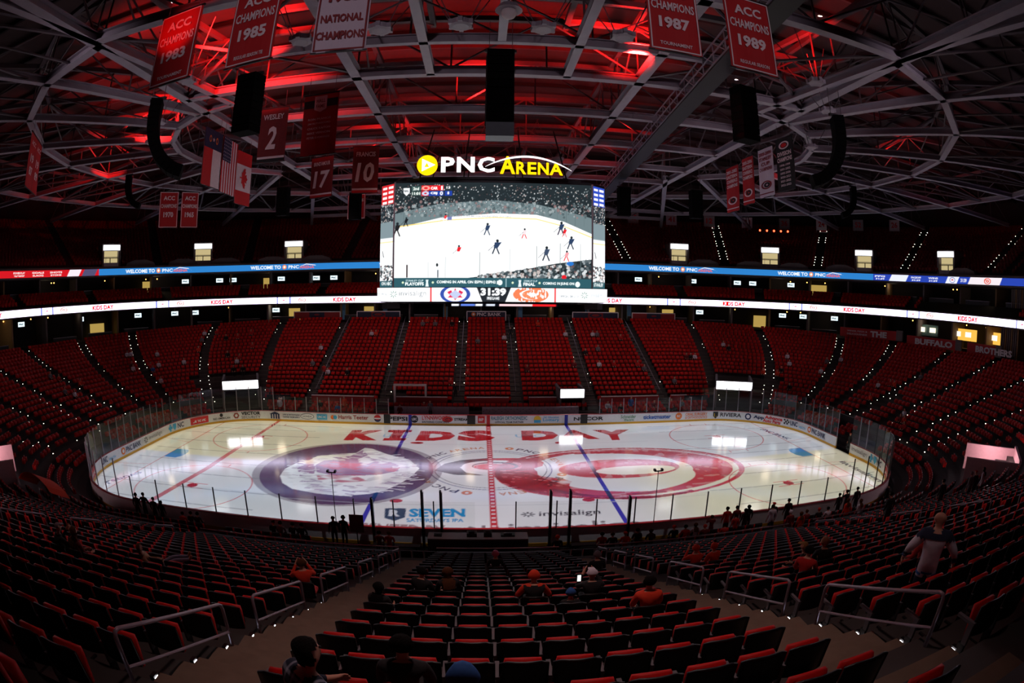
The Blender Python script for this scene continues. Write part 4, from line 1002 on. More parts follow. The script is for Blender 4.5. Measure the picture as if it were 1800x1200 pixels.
for nm, U in tvs:
    k, z = (4.2, 10.3) if nm == 'lower' else (5.6, 15.0)
    o, t, n = local_frame(k, U); key = (nm, U > 4.5); cnt[key] = cnt.get(key, -1) + 1
    root = thing('television', 'small glowing television in the %s suites, %s on the %s side' % (nm, ORD[cnt[key]], 'left' if U > 4.5 else 'right'), 'television', (o.x, o.y, z - .3))
    b = MB(); obox(b, o, t, n, -.62, .62, 0, .08, z - .36, z + .36); b.build('case', BLACK, root)
    b = MB(); obox(b, o, t, n, -.56, .56, .08, .09, z - .31, z + .31); b.build('screen', TVL, root)
    l = Lettering((o.x + n.x * .09, o.y + n.y * .09, z), t, (0, 0, 1), .012); l.text('PNC', 0, 0, .8, .26, INKNAVY, .05); l.build('picture', root)
    b = MB(); obox(b, o, t, n, -.03, .03, -.4, 0, z, z + .9); b.build('bracket', DARK, root)
k_ = 0
for nm, U, w in [('lower', 5.085, .9), ('lower', 5.61, 1.2), ('lower', 3.94, .9), ('lower', 3.70, 1.0), ('lower', 4.86, .9), ('upper', 5.47, .7), ('upper', 3.55, 1.4), ('upper', 5.16, .6), ('lower', 6.02, 1.2), ('lower', 4.1, .8)]:
    o, t, n = local_frame(5.2 if nm == 'lower' else 7.0, U); z = row_z(20, U) + .3 if nm == 'lower' else 13.4
    b = MB(); obox(b, o, t, n, -w, w, 0, .05, z, z + 1.8); x = b.build('doorway', YEL, rootp)
for j in range(60):
    nm = 'lower' if j % 2 else 'upper'; U = 2.5 + 3.9 * rng.rand()
    if 4.05 < U < 4.95 and rng.rand() < .6: continue
    o, t, n = local_frame((2.5 if nm == 'lower' else 4.5) + 1.5 * rng.rand(), U); z = 10.9 if nm == 'lower' else 15.5
    b = MB(); b.tube([o + Vector((0, 0, z + (.3 if nm == 'lower' else .4))), o + Vector((0, 0, z + .08))], .012, 4); b.sphere((o.x, o.y, z), .09, 8, 5, 1); b.build('pendant_lamp', [DARK, LAMPA], rootp)
for U in (4.93, 4.80, 4.62, 4.40, 4.20, 4.07):
    o, t, n = local_frame(2.2, U); b = MB(); obox(b, o, t, n, -.3, .3, 0, .3, 8.9, 11.2); b.build('column', mat('column_blue', (90, 150, 190), .5, vary=.1), rootp)
# terrace walls on top of the far rows: red and navy banners with a white rail, PNC BANK in the middle
terr = tag(empty('wall_terrace'), kind='structure')
NAVYW = mat('banner_navy', (26, 30, 58), .7); REDW = mat('banner_red', (140, 20, 24), .7)
for x0, x1, ms, txt in ((-27.5, -20.6, (REDW, NAVYW, REDW), None), (-18.0, -12.0, (NAVYW, REDW, NAVYW), None), (-2.6, 2.6, (NAVYW,), 'PNC BANK'), (12.0, 18.4, (NAVYW, REDW, NAVYW), None), (20.6, 27.0, (REDW, NAVYW, REDW), None)):
    y = 36.2; zb, zt = 9.15, 10.05
    for q, m in enumerate(ms):
        a0, a1 = x0 + (x1 - x0) * q / len(ms), x0 + (x1 - x0) * (q + 1) / len(ms); b = MB(); b.box(a0, a1, y, y + .12, zb, zt); b.build('banner_panel', m, terr)
    b = MB(); b.box(x0 - .1, x1 + .1, y - .02, y + .16, zt, zt + .12); b.box(x0 - .12, x0, y - .02, y + .16, zb - .3, zt); b.box(x1, x1 + .12, y - .02, y + .16, zb - .3, zt); b.build('white_rail', INKW, terr)
    if txt:
        l = Lettering((0, y, 9.72), (1, 0, 0), (0, 0, 1), .02); l.disc(-1.75, 0, .3, .3, INKO); l.disc(-1.75, 0, .15, .15, INKW); l.text(txt, .35, 0, 3.3, .46, INKW, .02); l.build('lettering', terr)
    else:
        l = Lettering(((x0 + x1) / 2, y, 9.7), (1, 0, 0), (0, 0, 1), .02); l.disc(0, 0, .9, .3, NAVYW, inner=.6); l.disc(0, 0, .4, .13, REDW); l.build('emblem', terr)
# right end: long red sign walls, lit bar windows above
brot = tag(empty('wall_bar_terrace'), kind='structure'); SREDW = mat('sign_red', (190, 28, 34), .6)
for U0, U1, txt, h in ((3.47, 3.285, 'THE', .62), (3.27, 3.10, 'BUFFALO', .62), (3.08, 2.62, 'BROTHERS', .66)):
    Um = (U0 + U1) / 2; z0 = row_z(20, Um) + .75
    m = 8; b = MB()
    for j in range(m):
        p, q = lp(-.5, U0 + (U1 - U0) * j / m), lp(-.5, U0 + (U1 - U0) * (j + 1) / m)
        P = [(p[0], p[1]), (q[0], q[1]), (q[0] - q[2] * .15, q[1] - q[3] * .15), (p[0] - p[2] * .15, p[1] - p[3] * .15)]
        b.hexa([(x, y, z0) for x, y in P] + [(x, y, z0 + 1.25) for x, y in P])
    b.build('sign_panel', SREDW, brot)
    o, t, n = local_frame(-.5, Um); l = Lettering((o.x, o.y, z0 + .62), t, (0, 0, 1), .28)
    wd = {'THE': 2.6, 'BUFFALO': 6.2, 'BROTHERS': 6.4}[txt]
    l.text(txt, 1.2 if txt == 'THE' else 0, 0, wd, .8, INKW, .05)
    if txt == 'THE': l.text('WINGS, PIZZA &', -2.2, .2, 3.2, .24, INKW); l.text('DELICIOUSNESS', -2.2, -.2, 3.2, .24, INKW)
    l.build('lettering', brot)
    b = MB(); obox(b, *local_frame(-.5, U1 + .008), -.5, .5, -.2, .1, z0, z0 + 1.4); b.build('pier', PLAST, brot)
LIT = glow('bar_window_light', (255, 190, 80), 1.1); LITW = glow('bar_screen_light', (255, 235, 205), 1.6)
for j, (U, w, m) in enumerate(((3.235, 1.7, 0), (3.13, 2.2, 1), (3.02, 2.4, 1))):
    o, t, n = local_frame(3.5, U); z = row_z(20, U) + 1.9; b = MB(); obox(b, o, t, n, -w, w, 0, .06, z, z + 1.5); b.build('lit_window', LIT if m else mat('bar_glass', (90, 120, 120), .3), brot)
    for e in (-1, 1):
        b = MB(); obox(b, o, t, n, e * .9 - .5, e * .9 + .5, .4, .46, z + .5, z + 1.15); b.build('bar_screen', LITW, brot)

# dim lamps inside the suites
for k, z, us in ((3.0, 10.9, [2.7 + .27 * j for j in range(15)]), (5.2, 15.6, [2.75 + .3 * j for j in range(13)])):
    for j, U in enumerate(us):
        o, t, n = local_frame(k, U); ld = bpy.data.lights.new('suite_lamp', 'POINT'); ld.energy = 24 if j % 3 else 44; ld.color = (1.0, .80, .55); ld.shadow_soft_size = .7; lo = bpy.data.objects.new('suite_lamp', ld); COL.objects.link(lo); lo.location = (o.x, o.y, z)
# ------------------------------------------------------------------ centre-hung scoreboard
SB = thing('scoreboard', 'large centre-hung video scoreboard showing a hockey game above the ice', 'scoreboard', (0, 0, 12.05))
YF, XF, XC, YC = -5.6, 6.1, 7.1, -4.7
LEDS = led('scoreboard_led', 1.35)
def ring8(s=1.0, e=0.0): return [(-XF - 0 * e, YF - e), (XF, YF - e), (XC + e, YC), (XC + e, -YC), (XF, -YF + e), (-XF, -YF + e), (-XC - e, -YC), (-XC - e, YC)]
b = MB(); b.prism(ring8(e=-.06), 12.36, 19.9); b.prism([(x * .86, y * .86) for x, y in ring8()], 12.28, 12.36); b.prism([(x * .9, y * .9) for x, y in ring8()], 19.9, 20.15)
b.build('cabinet', mat('scoreboard_cabinet', (26, 30, 44), .5), SB)
def crowd(r, poly, n, seed, x0, x1, y0, y1, cols, size=(3, 6)):
    q = np.random.RandomState(seed)
    for _ in range(n):
        x = x0 + (x1 - x0) * q.rand(); y = y0 + (y1 - y0) * q.rand(); c = cols[q.randint(len(cols))]; s = size[0] + (size[1] - size[0]) * q.rand()
        r.ell(x, -y, s, s * 1.1, c, alpha=.75)
CC = [(210, 214, 216), (150, 160, 164), (90, 100, 104), (20, 26, 28), (190, 180, 176), (104, 78, 78), (60, 72, 78)]
def paint_game(r):
    r.poly([(160, -180), (1620, -180), (1620, -575), (1400, -490), (1200, -440), (900, -425), (500, -460), (160, -530)], (104, 120, 124))
    r.poly([(160, -180), (1620, -180), (1620, -440), (1400, -385), (1200, -345), (900, -320), (500, -345), (160, -420)], (34, 42, 46))
    crowd(r, None, 900, 1, 165, 1610, 200, 420, CC, (2.5, 5)); crowd(r, None, 260, 2, 165, 1610, 330, 440, [(120, 134, 138), (150, 160, 162), (70, 84, 88), (140, 112, 112), (96, 108, 112)], (5, 12))
    for x in range(230, 1610, 66): r.rect(x, x + 2, -500 + 0, -330, (70, 82, 86), alpha=.7)
    r.poly([(160, -530), (500, -452), (900, -418), (1200, -424), (1400, -470), (1620, -560), (1620, -990), (160, -990)], (252, 254, 255))
    r.poly([(185, -522), (540, -474), (900, -452), (1200, -460), (1400, -508), (1620, -590), (1620, -580), (1400, -500), (1200, -452), (900, -445), (540, -466), (185, -512)], (240, 205, 120))
    r.text('A MILLION MORE REASONS TO GO', 800, -440, 430, 12, (160, 165, 175)); r.poly([(552, -446), (585, -444), (585, -468), (552, -470)], (110, 120, 170))
    # near crowd bottom right
    r.poly([(700, -892), (900, -868), (1100, -830), (1350, -780), (1610, -745), (1620, -900)], (44, 54, 58))
    q = np.random.RandomState(5)
    for _ in range(330):
        x = 780 + 830 * q.rand(); yt = 892 - (x - 700) * .155; y = yt + (895 - yt) * q.rand(); s = 6 + 8 * q.rand(); c = CC[q.randint(len(CC))]; r.ell(x, -y, s, s, c, alpha=.85)
    r.ell(1405, -880, 18, 16, (210, 30, 40)); r.ell(1450, -780, 26, 16, (40, 110, 190)); r.line((1250, -805), (1420, -830), 5, (30, 38, 42))
    # players
    def pl(x, y, s, body, leg, lean=.2):
        r.ell(x + lean * s * .5, -(y - s * .95), s * .17, s * .19, (30, 38, 44)); r.poly([(x - s * .24, -(y - s * .1)), (x + s * .2, -(y - s * .05)), (x + s * (.30 + lean), -(y - s * .8)), (x - s * .12, -(y - s * .78))], body)
        r.line((x - s * .1, -(y - s * .12)), (x - s * .38, -(y + s * .6)), s * .17, leg); r.line((x + s * .12, -(y - s * .1)), (x + s * .42, -(y + s * .62)), s * .17, leg); r.line((x - s * .1, -(y - s * .5)), (x - s * .9, -(y + s * .25)), s * .06, (40, 46, 52))
    NV, RD = (44, 62, 92), (214, 34, 44)
    pl(840, 548, 52, NV, (52, 66, 88)); pl(905, 680, 62, NV, (40, 50, 66), .4); pl(635, 705, 46, RD, (230, 226, 230)); pl(1110, 575, 44, (232, 210, 214), RD); pl(1378, 535, 58, NV, (60, 50, 70)); pl(1405, 560, 40, RD, (210, 120, 120)); pl(1450, 640, 56, NV, (40, 50, 66), .3); pl(1270, 725, 62, (58, 72, 96), (40, 50, 66)); pl(1420, 735, 46, (226, 150, 156), RD); pl(180, 550, 60, (30, 30, 34), (24, 24, 28)); pl(247, 490, 40, (26, 28, 32), (24, 24, 28)); pl(535, 462, 34, (220, 60, 66), (226, 226, 230))
    for x, y0 in ((418, 775), (543, 740), (790, 705), (1008, 680), (1203, 655), (1376, 630), (1527, 630)): r.rect(x - 2, x + 2, -890, -y0, (96, 110, 112))
    r.rect(256, 268, -890, -795, (70, 60, 62)); r.ell(482, -798, 9, 13, (38, 44, 48)); r.poly([(458, -890), (500, -890), (498, -815), (466, -815)], (226, 232, 238)); r.rect(484, 492, -890, -835, (50, 56, 62))
    # caption bar
    r.rect(150, 1620, -990, -892, (44, 84, 94))
    for x in (232, 452, 1030, 1225): r.ell(x, -926, 8, 8, (206, 224, 190))
    r.text('STANLEY CUP', 318, -912, 130, 14, (190, 214, 218)); r.text('PLAYOFFS', 318, -936, 136, 24, (240, 250, 250), .03)
    r.text('COMING IN APRIL ON ESPN | ESPN2 |', 700, -925, 440, 26, (236, 246, 246), .03); r.ell(938, -925, 18, 20, (220, 234, 234))
    r.text('STANLEY CUP', 1160, -912, 96, 14, (190, 214, 218)); r.text('FINAL', 1150, -936, 86, 24, (240, 250, 250), .03); r.text('COMING IN JUNE ON', 1365, -930, 230, 24, (236, 246, 246), .03); r.ell(1506, -932, 18, 20, (220, 234, 234))
    for x in (410, 1082): r.poly([(x - 12, -955), (x + 12, -955), (x + 7, -925), (x + 10, -905), (x - 10, -905), (x - 7, -925)], (214, 226, 228))
    r.rect(980, 985, -958, -895, (150, 180, 186))
    # score bug
    r.poly([(225, -225), (270, -225), (270, -262), (247, -285), (225, -262)], (226, 230, 234)); r.text('NHL', 247, -248, 34, 18, (40, 46, 50))
    r.rect(284, 354, -245, -213, (58, 82, 80)); r.rect(284, 354, -282, -250, (48, 70, 68)); r.text('2nd', 318, -231, 44, 22, (226, 236, 230)); r.text('11:01', 318, -268, 60, 22, (236, 244, 238))
    r.rect(358, 520, -246, -208, (212, 30, 38)); r.rect(358, 520, -287, -250, (196, 40, 60)); r.rect(410, 520, -287, -250, (30, 60, 150)); r.ell(390, -228, 30, 17, (236, 150, 140), inner=.5); r.ell(388, -268, 26, 16, (190, 196, 220), inner=.4)
    r.text('CAR', 452, -229, 50, 22, (250, 250, 250), .04); r.text('CBJ', 450, -268, 50, 22, (250, 250, 250), .04); r.text('1', 508, -228, 12, 30, (250, 250, 250), .03); r.text('0', 505, -268, 22, 30, (250, 250, 250), .03)
    r.rect(530, 584, -246, -210, (44, 56, 60)); r.rect(530, 584, -287, -250, (34, 60, 150)); r.text('13', 555, -225, 28, 18, (240, 240, 240)); r.text('8', 555, -266, 14, 22, (240, 240, 240))
def face(name, x0, x1, y0, y1, nx, ny, paint, P0, P1, z0, z1, m=LEDS):
    r = Ras(x0, x1, y0, y1, nx, ny, (252, 254, 255)); paint(r)
    P0 = np.array(P0); P1 = np.array(P1)
    f = lambda X, Y: np.stack([P0[0] + (P1[0] - P0[0]) * (X - x0) / (x1 - x0), P0[1] + (P1[1] - P0[1]) * (X - x0) / (x1 - x0), z0 + (z1 - z0) * (Y - y0) / (y1 - y0)], 1)
    return r.surface(name, f, m, SB)
ZT, ZB = 19.75, 13.30
face('main_screen', 165, 1610, -960, -185, 480, 250, paint_game, (-XF + .05, YF), (XF - .05, YF), ZB, ZT)
def paint_side(left):
    def f(r):
        r.rect(0, 120, -960, -195, (252, 253, 255)); r.rect(0, 120, -480, -195, (38, 46, 52)); q = np.random.RandomState(8 if left else 9)
        for _ in range(150): r.ell(120 * q.rand(), -(330 + 160 * q.rand()), 4, 4, CC[q.randint(len(CC))])
        r.rect(0, 120, -600, -480, (120, 136, 142)); r.rect(0, 120, -625, -600, (236, 240, 240)); r.rect(0, 120, -632, -625, (236, 205, 120))
        c = (200, 30, 36) if left else (40, 70, 180)
        r.rect(4, 116, -345, -200, c)
        for k in range(4): r.rect(14, 52, -(232 + k * 36), -(216 + k * 36), (246, 240, 242)); r.rect(66, 108, -(230 + k * 36), -(214 + k * 36), (246, 240, 242))
        for _ in range(120):
            x = 120 * q.rand(); r.ell(x, -(800 + 110 * q.rand()), 7, 7, CC[q.randint(len(CC))])
        r.rect(0, 120, -960, -910, (44, 84, 94)); r.text('ON ABC' if left else 'STANLEY', 60, -932, 90, 24, (236, 246, 246), .02)
        r.line((20, -690), (34, -740), 6, (40, 44, 50))
    return f
face('corner_screen', 0, 120, -960, -195, 44, 160, paint_side(True), (-XC, YC), (-XF - .03, YF + .02), ZB, ZT)
face('corner_screen', 0, 120, -960, -195, 44, 160, paint_side(False), (XF + .03, YF + .02), (XC, YC), ZB, ZT)
face('side_screen', 0, 120, -960, -195, 60, 80, paint_side(True), (-XC - .01, -YC), (-XC - .01, YC), ZB, ZT); face('side_screen', 0, 120, -960, -195, 60, 80, paint_side(False), (XC + .01, YC), (XC + .01, -YC), ZB, ZT)
# lower ring display
def paint_ring(r):
    for c in (45, 1200): pass
    for c, e in ((185, 0), (1518, 1)):
        for k in range(8):
            a = k * pi / 4; r.line((c + 10 * cos(a), -1005 + 10 * sin(a)), (c + 27 * cos(a), -1005 + 27 * sin(a)), 6, (120, 150, 140))
    r.text('invisalign', 320, -1003, 190, 50, (130, 138, 142), .0); r.text('THE OFFICIAL', 90, -1005, 90, 18, (170, 176, 180)); r.text('invisalign', 1612, -1008, 100, 40, (200, 206, 210)); r.text('OFFICIAL SMILE OF', 1410, -1015, 140, 18, (170, 176, 180))
    for x in (448, 1310): r.rect(x - 6, x + 6, -1062, -950, (222, 30, 36))
    r.ell(617, -1005, 105, 66, (52, 76, 160)); r.ell(617, -1005, 78, 52, (250, 250, 255))
    r.poly([(560, -990), (590, -975), (600, -1000), (617, -958), (634, -1000), (646, -975), (674, -990), (655, -1015), (672, -1030), (630, -1030), (617, -1052), (604, -1030), (562, -1030), (580, -1015)], (210, 40, 80)); r.poly([(575, -1005), (617, -975), (660, -1005), (617, -1040)], (180, 190, 220))
    r.poly([(762, -950), (1005, -950), (962, -1062), (805, -1062)], (34, 38, 44)); r.text('31:39', 880, -988, 176, 56, (250, 252, 255), .05); r.text('PREGAME', 880, -1034, 84, 20, (230, 234, 238), .02)
    r.ell(1140, -1005, 124, 60, (235, 120, 80), inner=.6, fn=lambda X, Y: vnoise(X, Y, .12, .05, 4) > .35); r.ell(1150, -1005, 70, 34, (235, 130, 90), inner=.4, fn=lambda X, Y: vnoise(X, Y, .12, .05, 6) > .3)
def ring_face():
    x0, x1 = 45, 1705; r = Ras(x0, x1, -1060, -956, 420, 30, (250, 250, 252)); paint_ring(r)
    pts = np.array([(-XC - .15, YC - .1), (-XF - .1, YF - .25), (XF + .1, YF - .25), (XC + .15, YC - .1)]); s = np.concatenate([[0], np.cumsum(np.hypot(*np.diff(pts, axis=0).T))]); w = np.array([x0, 165, 1590, x1])
    f = lambda X, Y: np.stack([np.interp(X, w, pts[:, 0]), np.interp(X, w, pts[:, 1]), 12.42 + (13.26 - 12.42) * (Y + 1060) / 104], 1)
    r.surface('ring_screen', f, LEDS, SB)
    b = MB(); P = [(x, y) for x, y in pts]; Q = P + [(-x, -y) for x, y in P]
    b.prism([(x * .985, y * .985) for x, y in Q], 12.38, 13.28); b.build('ring_cabinet', MATS['scoreboard_cabinet'], SB)
ring_face()
# white/blue/red strip under the board and the seams between panels
def paint_strip(r):
    r.rect(0, 100, 0, 10, (10, 12, 20)); r.rect(0, 7, 2, 8, (230, 236, 250)); r.rect(9, 22, 2, 8, (90, 120, 210)); r.rect(23, 29, 2, 8, (236, 240, 250)); r.rect(33, 41, 2, 8, (200, 206, 220)); r.rect(45, 76, 2, 8, (240, 200, 206)); r.rect(76, 98, 2, 8, (230, 30, 36))
face('strip_screen', 0, 100, 0, 10, 120, 6, paint_strip, (-2.6, -3.85), (4.2, -3.85), 12.08, 12.24)
b = MB(); b.box(-3.0, 4.4, -3.8, 3.8, 12.05, 12.27); b.build('under_frame', DARK, SB)
for s in (-1, 1):
    b = MB(); b.box(s * XF - .05, s * XF + .05, YF - .05, YF + .06, ZB - .03, ZT + .06); b.build('screen_seam', STEEL, SB)
    b = MB(); b.prism([(s * 6.6, -4.9), (s * 7.0, -4.6), (s * 6.4, -3.6), (s * 5.9, -4.2)], 11.95, 12.3); b.build('corner_speaker', BLACK, SB)
for x in (-5, -2, 2, 5):
    for y in (-3, 3): b = MB(); b.tube([(x, y, 20.1), (x * .8, y, 24.0)], .05, 6); b.build('hoist_cable', DARK, SB)
# ------------------------------------------------------------------ illuminated PNC ARENA sign on top of it
def letter3d(ch, cx, cz, w, h, y, m, parent, name='letter', bold=.03, dep=.12):
    co, ti, asp = text_tris(ch, bold); b = MB(); n = len(co)
    P = [(cx + (a - .5) * w, cz + (q - .5) * h) for a, q in co]
    b.v += [(x, y - dep, z) for x, z in P] + [(x, y, z) for x, z in P]
    ed = {}
    for t in ti:
        t = [int(k) for k in t]; b.f.append(tuple(t)); b.m.append(0); b.f.append(tuple(n + k for k in reversed(t))); b.m.append(1)
        for i in range(3):
            e = (t[i], t[(i + 1) % 3]); ed[e] = ed.get(e, 0) + 1
    for (i, j) in ed:
        if (j, i) not in ed: b.f.append((j, i, n + i, n + j)); b.m.append(1)
    return b.build(name, [m, DARK], parent)
sg = thing('illuminated_sign', 'glowing PNC ARENA sign with yellow roundel on top of the scoreboard', 'sign', (0, YF + .1, 20.15))
GW = glow('sign_white', (255, 252, 250), 1.6); GY = glow('sign_yellow', (255, 205, 10), 1.5)
y = YF + .05
b = MB(); b.box(-4.6, 4.6, y - .02, y + .3, 19.95, 20.12); b.build('mounting_rail', DARK, sg)
b = MB(); b.tube([(-4.13, y - .16, 20.86), (-4.13, y, 20.86)], .64, 32); b.build('roundel', GY, sg)
b = MB(); b.v = []; b.face([(-4.45, y - .18, 20.45), (-3.62, y - .18, 20.86), (-4.45, y - .18, 21.27)][::1]); b.build('play_mark', GW, sg)
b = MB(); b.face([(-4.3, y - .2, 20.72), (-4.0, y - .2, 20.72), (-4.15, y - .2, 21.0)]); b.build('inner_mark', GY, sg)
for ch, x, w in (('P', -2.85, .85), ('N', -1.75, 1.1), ('C', -.5, 1.05)): letter3d(ch, x, 20.88, w, 1.0, y, GW, sg, bold=.035)
for ch, x, w, h in (('A', .82, .95, 1.15), ('R', 1.66, .62, .82), ('E', 2.32, .55, .80), ('N', 3.02, .68, .80), ('A', 3.82, .85, .80)): letter3d(ch, x, 20.3 + h / 2, w, h, y, GY, sg, bold=.03)
b = MB(); n = 24; up_, lo_ = [], []
for k in range(n + 1):
    f = k / n; x = -.55 + 5.35 * f; z = 20.62 + .92 * sin(pi * min(1, f * .93 + .03)) ** .8 - .18 * f; th = .11 * sin(pi * f) ** .6
    up_.append((x, z + th / 2)); lo_.append((x, z - th / 2))
for k in range(n):
    b.hexa([(lo_[k][0], y - .14, lo_[k][1]), (lo_[k + 1][0], y - .14, lo_[k + 1][1]), (lo_[k + 1][0], y - .06, lo_[k + 1][1]), (lo_[k][0], y - .06, lo_[k][1]), (up_[k][0], y - .14, up_[k][1]), (up_[k + 1][0], y - .14, up_[k + 1][1]), (up_[k + 1][0], y - .06, up_[k + 1][1]), (up_[k][0], y - .06, up_[k][1])])
b.build('swoosh', GW, sg)
# ------------------------------------------------------------------ roof: deck on ribs, trusses with bottom chord at z = 24, nodes with tie rods
ZC = 24.0; XCN, R1_, R2_ = 13.2, 11.2, 22.2
PAINT = mat('truss_paint', (150, 142, 156), .5, vary=.15, scale=2); BRACE = mat('brace_paint', (84, 74, 82), .55); DECK = mat('roof_deck', (70, 54, 56), .85, vary=.3, scale=.4); RIB = mat('roof_rib', (24, 20, 22), .8)
ceil = tag(empty('ceiling'), kind='structure'); ceil['label'] = 'dark steel roof with pale trusses and red light on the deck'
def deck_z(x, y):
    q = max(0.0, 1 - (x / 82) ** 2 - (y / 62) ** 2); return 27.2 + 8.0 * sqrt(q)
NX, NY = 61, 45; V = []; F = []
for j in range(NY):
    for i in range(NX):
        x = -80 + 160 * i / (NX - 1); y = -58 + 116 * j / (NY - 1); V.append((x, y, deck_z(x, y)))
for j in range(NY - 1):
    for i in range(NX - 1): F.append((j * NX + i, (j + 1) * NX + i, (j + 1) * NX + i + 1, j * NX + i + 1))
big_mesh('roof_deck', np.array(V), np.array(F), DECK, parent=ceil)
# purlins under the deck (along x) and ribs (along y)
for k in range(33):
    y = -48 + 3 * k; b = MB(); P = [(-78 + 6 * i, y, deck_z(-78 + 6 * i, y) - .35) for i in range(27)]
    for p, q in zip(P, P[1:]): b.beam(p, q, .22, .4)
    b.build('purlin', RIB if k % 2 else mat('purlin_steel', (80, 70, 74), .6), ceil)
UNIT = MB(); UNIT.tube([(0, 0, 0), (0, 0, 1)], 1.0, 6); UNITM = UNIT.mesh('brace', BRACE)
def rod(p, q, r, parent, name='brace', me=None):
    p = Vector(p); q = Vector(q); d = q - p; o = bpy.data.objects.new(name, me or UNITM); COL.objects.link(o); o.parent = parent
    o.matrix_parent_inverse = world_of(parent).inverted()
    o.rotation_mode = 'QUATERNION'; o.location = p; o.rotation_quaternion = d.to_track_quat('Z', 'Y'); o.scale = (r, r, d.length)
    return o
def ibeam(b, p, q, w, h, m=0):
    """I section: two flanges and a web"""
    p = Vector(p); q = Vector(q); e = Vector((0, 0, h / 2 - .03))
    b.beam(p - e, q - e, w, .06, m); b.beam(p + e, q + e, w, .06, m); b.beam(p, q, w * .22, h - .1, m)
def truss(pts, depth=3.2, w=.42, panel=4.2, ties=True):
    """bottom chord through pts at ZC, top chord above, vertical and diagonal braces between"""
    t = empty('truss', (pts[0][0], pts[0][1], ZC), 0, ceil); b = MB(); bt = MB()
    for p, q in zip(pts, pts[1:]):
        p3 = (p[0], p[1], ZC + .22); q3 = (q[0], q[1], ZC + .22); ibeam(b, p3, q3, w, .46)
        tp = (p[0], p[1], min(ZC + depth, deck_z(*p[:2]) - .6)); tq = (q[0], q[1], min(ZC + depth, deck_z(*q[:2]) - .6)); bt.beam(tp, tq, .28, .3)
    b.build('bottom_chord', PAINT, t); bt.build('top_chord', BRACE, t)
    for p, q in zip(pts, pts[1:]):
        L = hypot(q[0] - p[0], q[1] - p[1]); n = max(1, round(L / panel))
        for k in range(n):
            f0, f1 = k / n, (k + 1) / n; A = (p[0] + (q[0] - p[0]) * f0, p[1] + (q[1] - p[1]) * f0); B = (p[0] + (q[0] - p[0]) * f1, p[1] + (q[1] - p[1]) * f1)
            zt = min(ZC + depth, deck_z(*A) - .6); zt2 = min(ZC + depth, deck_z(*B) - .6)
            rod((A[0], A[1], ZC + .4), (A[0], A[1], zt), .055, t)
            if k % 2: rod((A[0], A[1], ZC + .4), (B[0], B[1], zt2), .06, t)
            else: rod((A[0], A[1], zt), (B[0], B[1], ZC + .4), .06, t)
    return t
# girders across (along y)
for x in (-17.4, 17.4): truss([(x, -46), (x, -22.2), (x, -11.3), (x, 0), (x, 11.3), (x, 22.2), (x, 46)], 4.2, .6, 5)
for x in (-7.2, 7.2): truss([(x, -34), (x, -22.2), (x, -12.9), (x, 0), (x, 12.9), (x, 22.2), (x, 46)], 3.6, .5, 4.5)
for x in (-3.4, 3.4): truss([(x, -34), (x, -12.9)], 3.0, .4, 5)
for x in (-3.4, 3.4): truss([(x, 12.9), (x, 40)], 3.0, .4, 5)
truss([(0, -34), (0, -17)], 3.0, .36, 5)
# girders lengthwise (along x)
for y, xe in ((-22.2, 17.4), (-12.9, 17.4), (-6.8, 17.4), (0, 17.4), (6.8, 17.4), (12.9, 17.4), (22.2, 17.4), (33, 24), (40, 26)): truss([(-xe, y), (-7.2, y), (7.2, y), (xe, y)], 3.4, .46, 4.8)
truss([(-12, -16.8), (0, -16.8), (12, -16.8)], 2.6, .3, 4)
# round ends: two rings and the radial girders
ANG = [79.7, 64.5, 47.8, 29.4, 12.8, -4.1, -21, -38, -55, -72]
for s in (-1, 1):
    c = (s * XCN, 0.0); P = lambda a, R: (c[0] + s * R * cos(radians(a)), c[1] - R * sin(radians(a)))
    truss([P(a, R2_) for a in ANG], 3.6, .46, 5); truss([P(a, R1_) for a in ANG[:-1]], 3.0, .40, 4)
    truss([P(a, 36.0) for a in ANG], 3.2, .40, 6)
    for a in ANG: truss([P(a, R1_), P(a, R2_), P(a, 36.0), P(a, 52.0)], 3.6, .44, 5.5)
    for a in ANG[:-1]:
        t = empty('ring_bracing', (c[0], c[1], ZC), 0, ceil); b_ = a - 8
        rod((*P(a, R2_), ZC + .2), (*P(b_, 36), ZC + .2), .09, t); rod((*P(a - 16.5, R2_), ZC + .2), (*P(b_, 36), ZC + .2), .09, t)
        rod((*P(a, R1_), ZC + .2), (*P(b_, R2_), ZC + 2.8), .06, t); rod((*P(b_, R2_), ZC + .2), (*P(b_, 36.0), ZC + .2), .07, t)
# diagonal bracing of the roof plane
for s in (-1, 1):
    for (x0, y0, x1, y1) in ((7.2, -22.2, 17.4, -12.9), (17.4, -22.2, 7.2, -12.9), (7.2, 0, 17.4, 12.9), (17.4, 0, 7.2, 12.9), (17.4, -34, 30, -22), (17.4, 22.2, 28, 34), (7.2, 22.2, 17.4, 33), (7.2, 40, 17.4, 22.2)):
        t = empty('plane_bracing', (s * x0, y0, ZC), 0, ceil); rod((s * x0, y0, ZC + .3), (s * x1, y1, ZC + .3), .09, t)
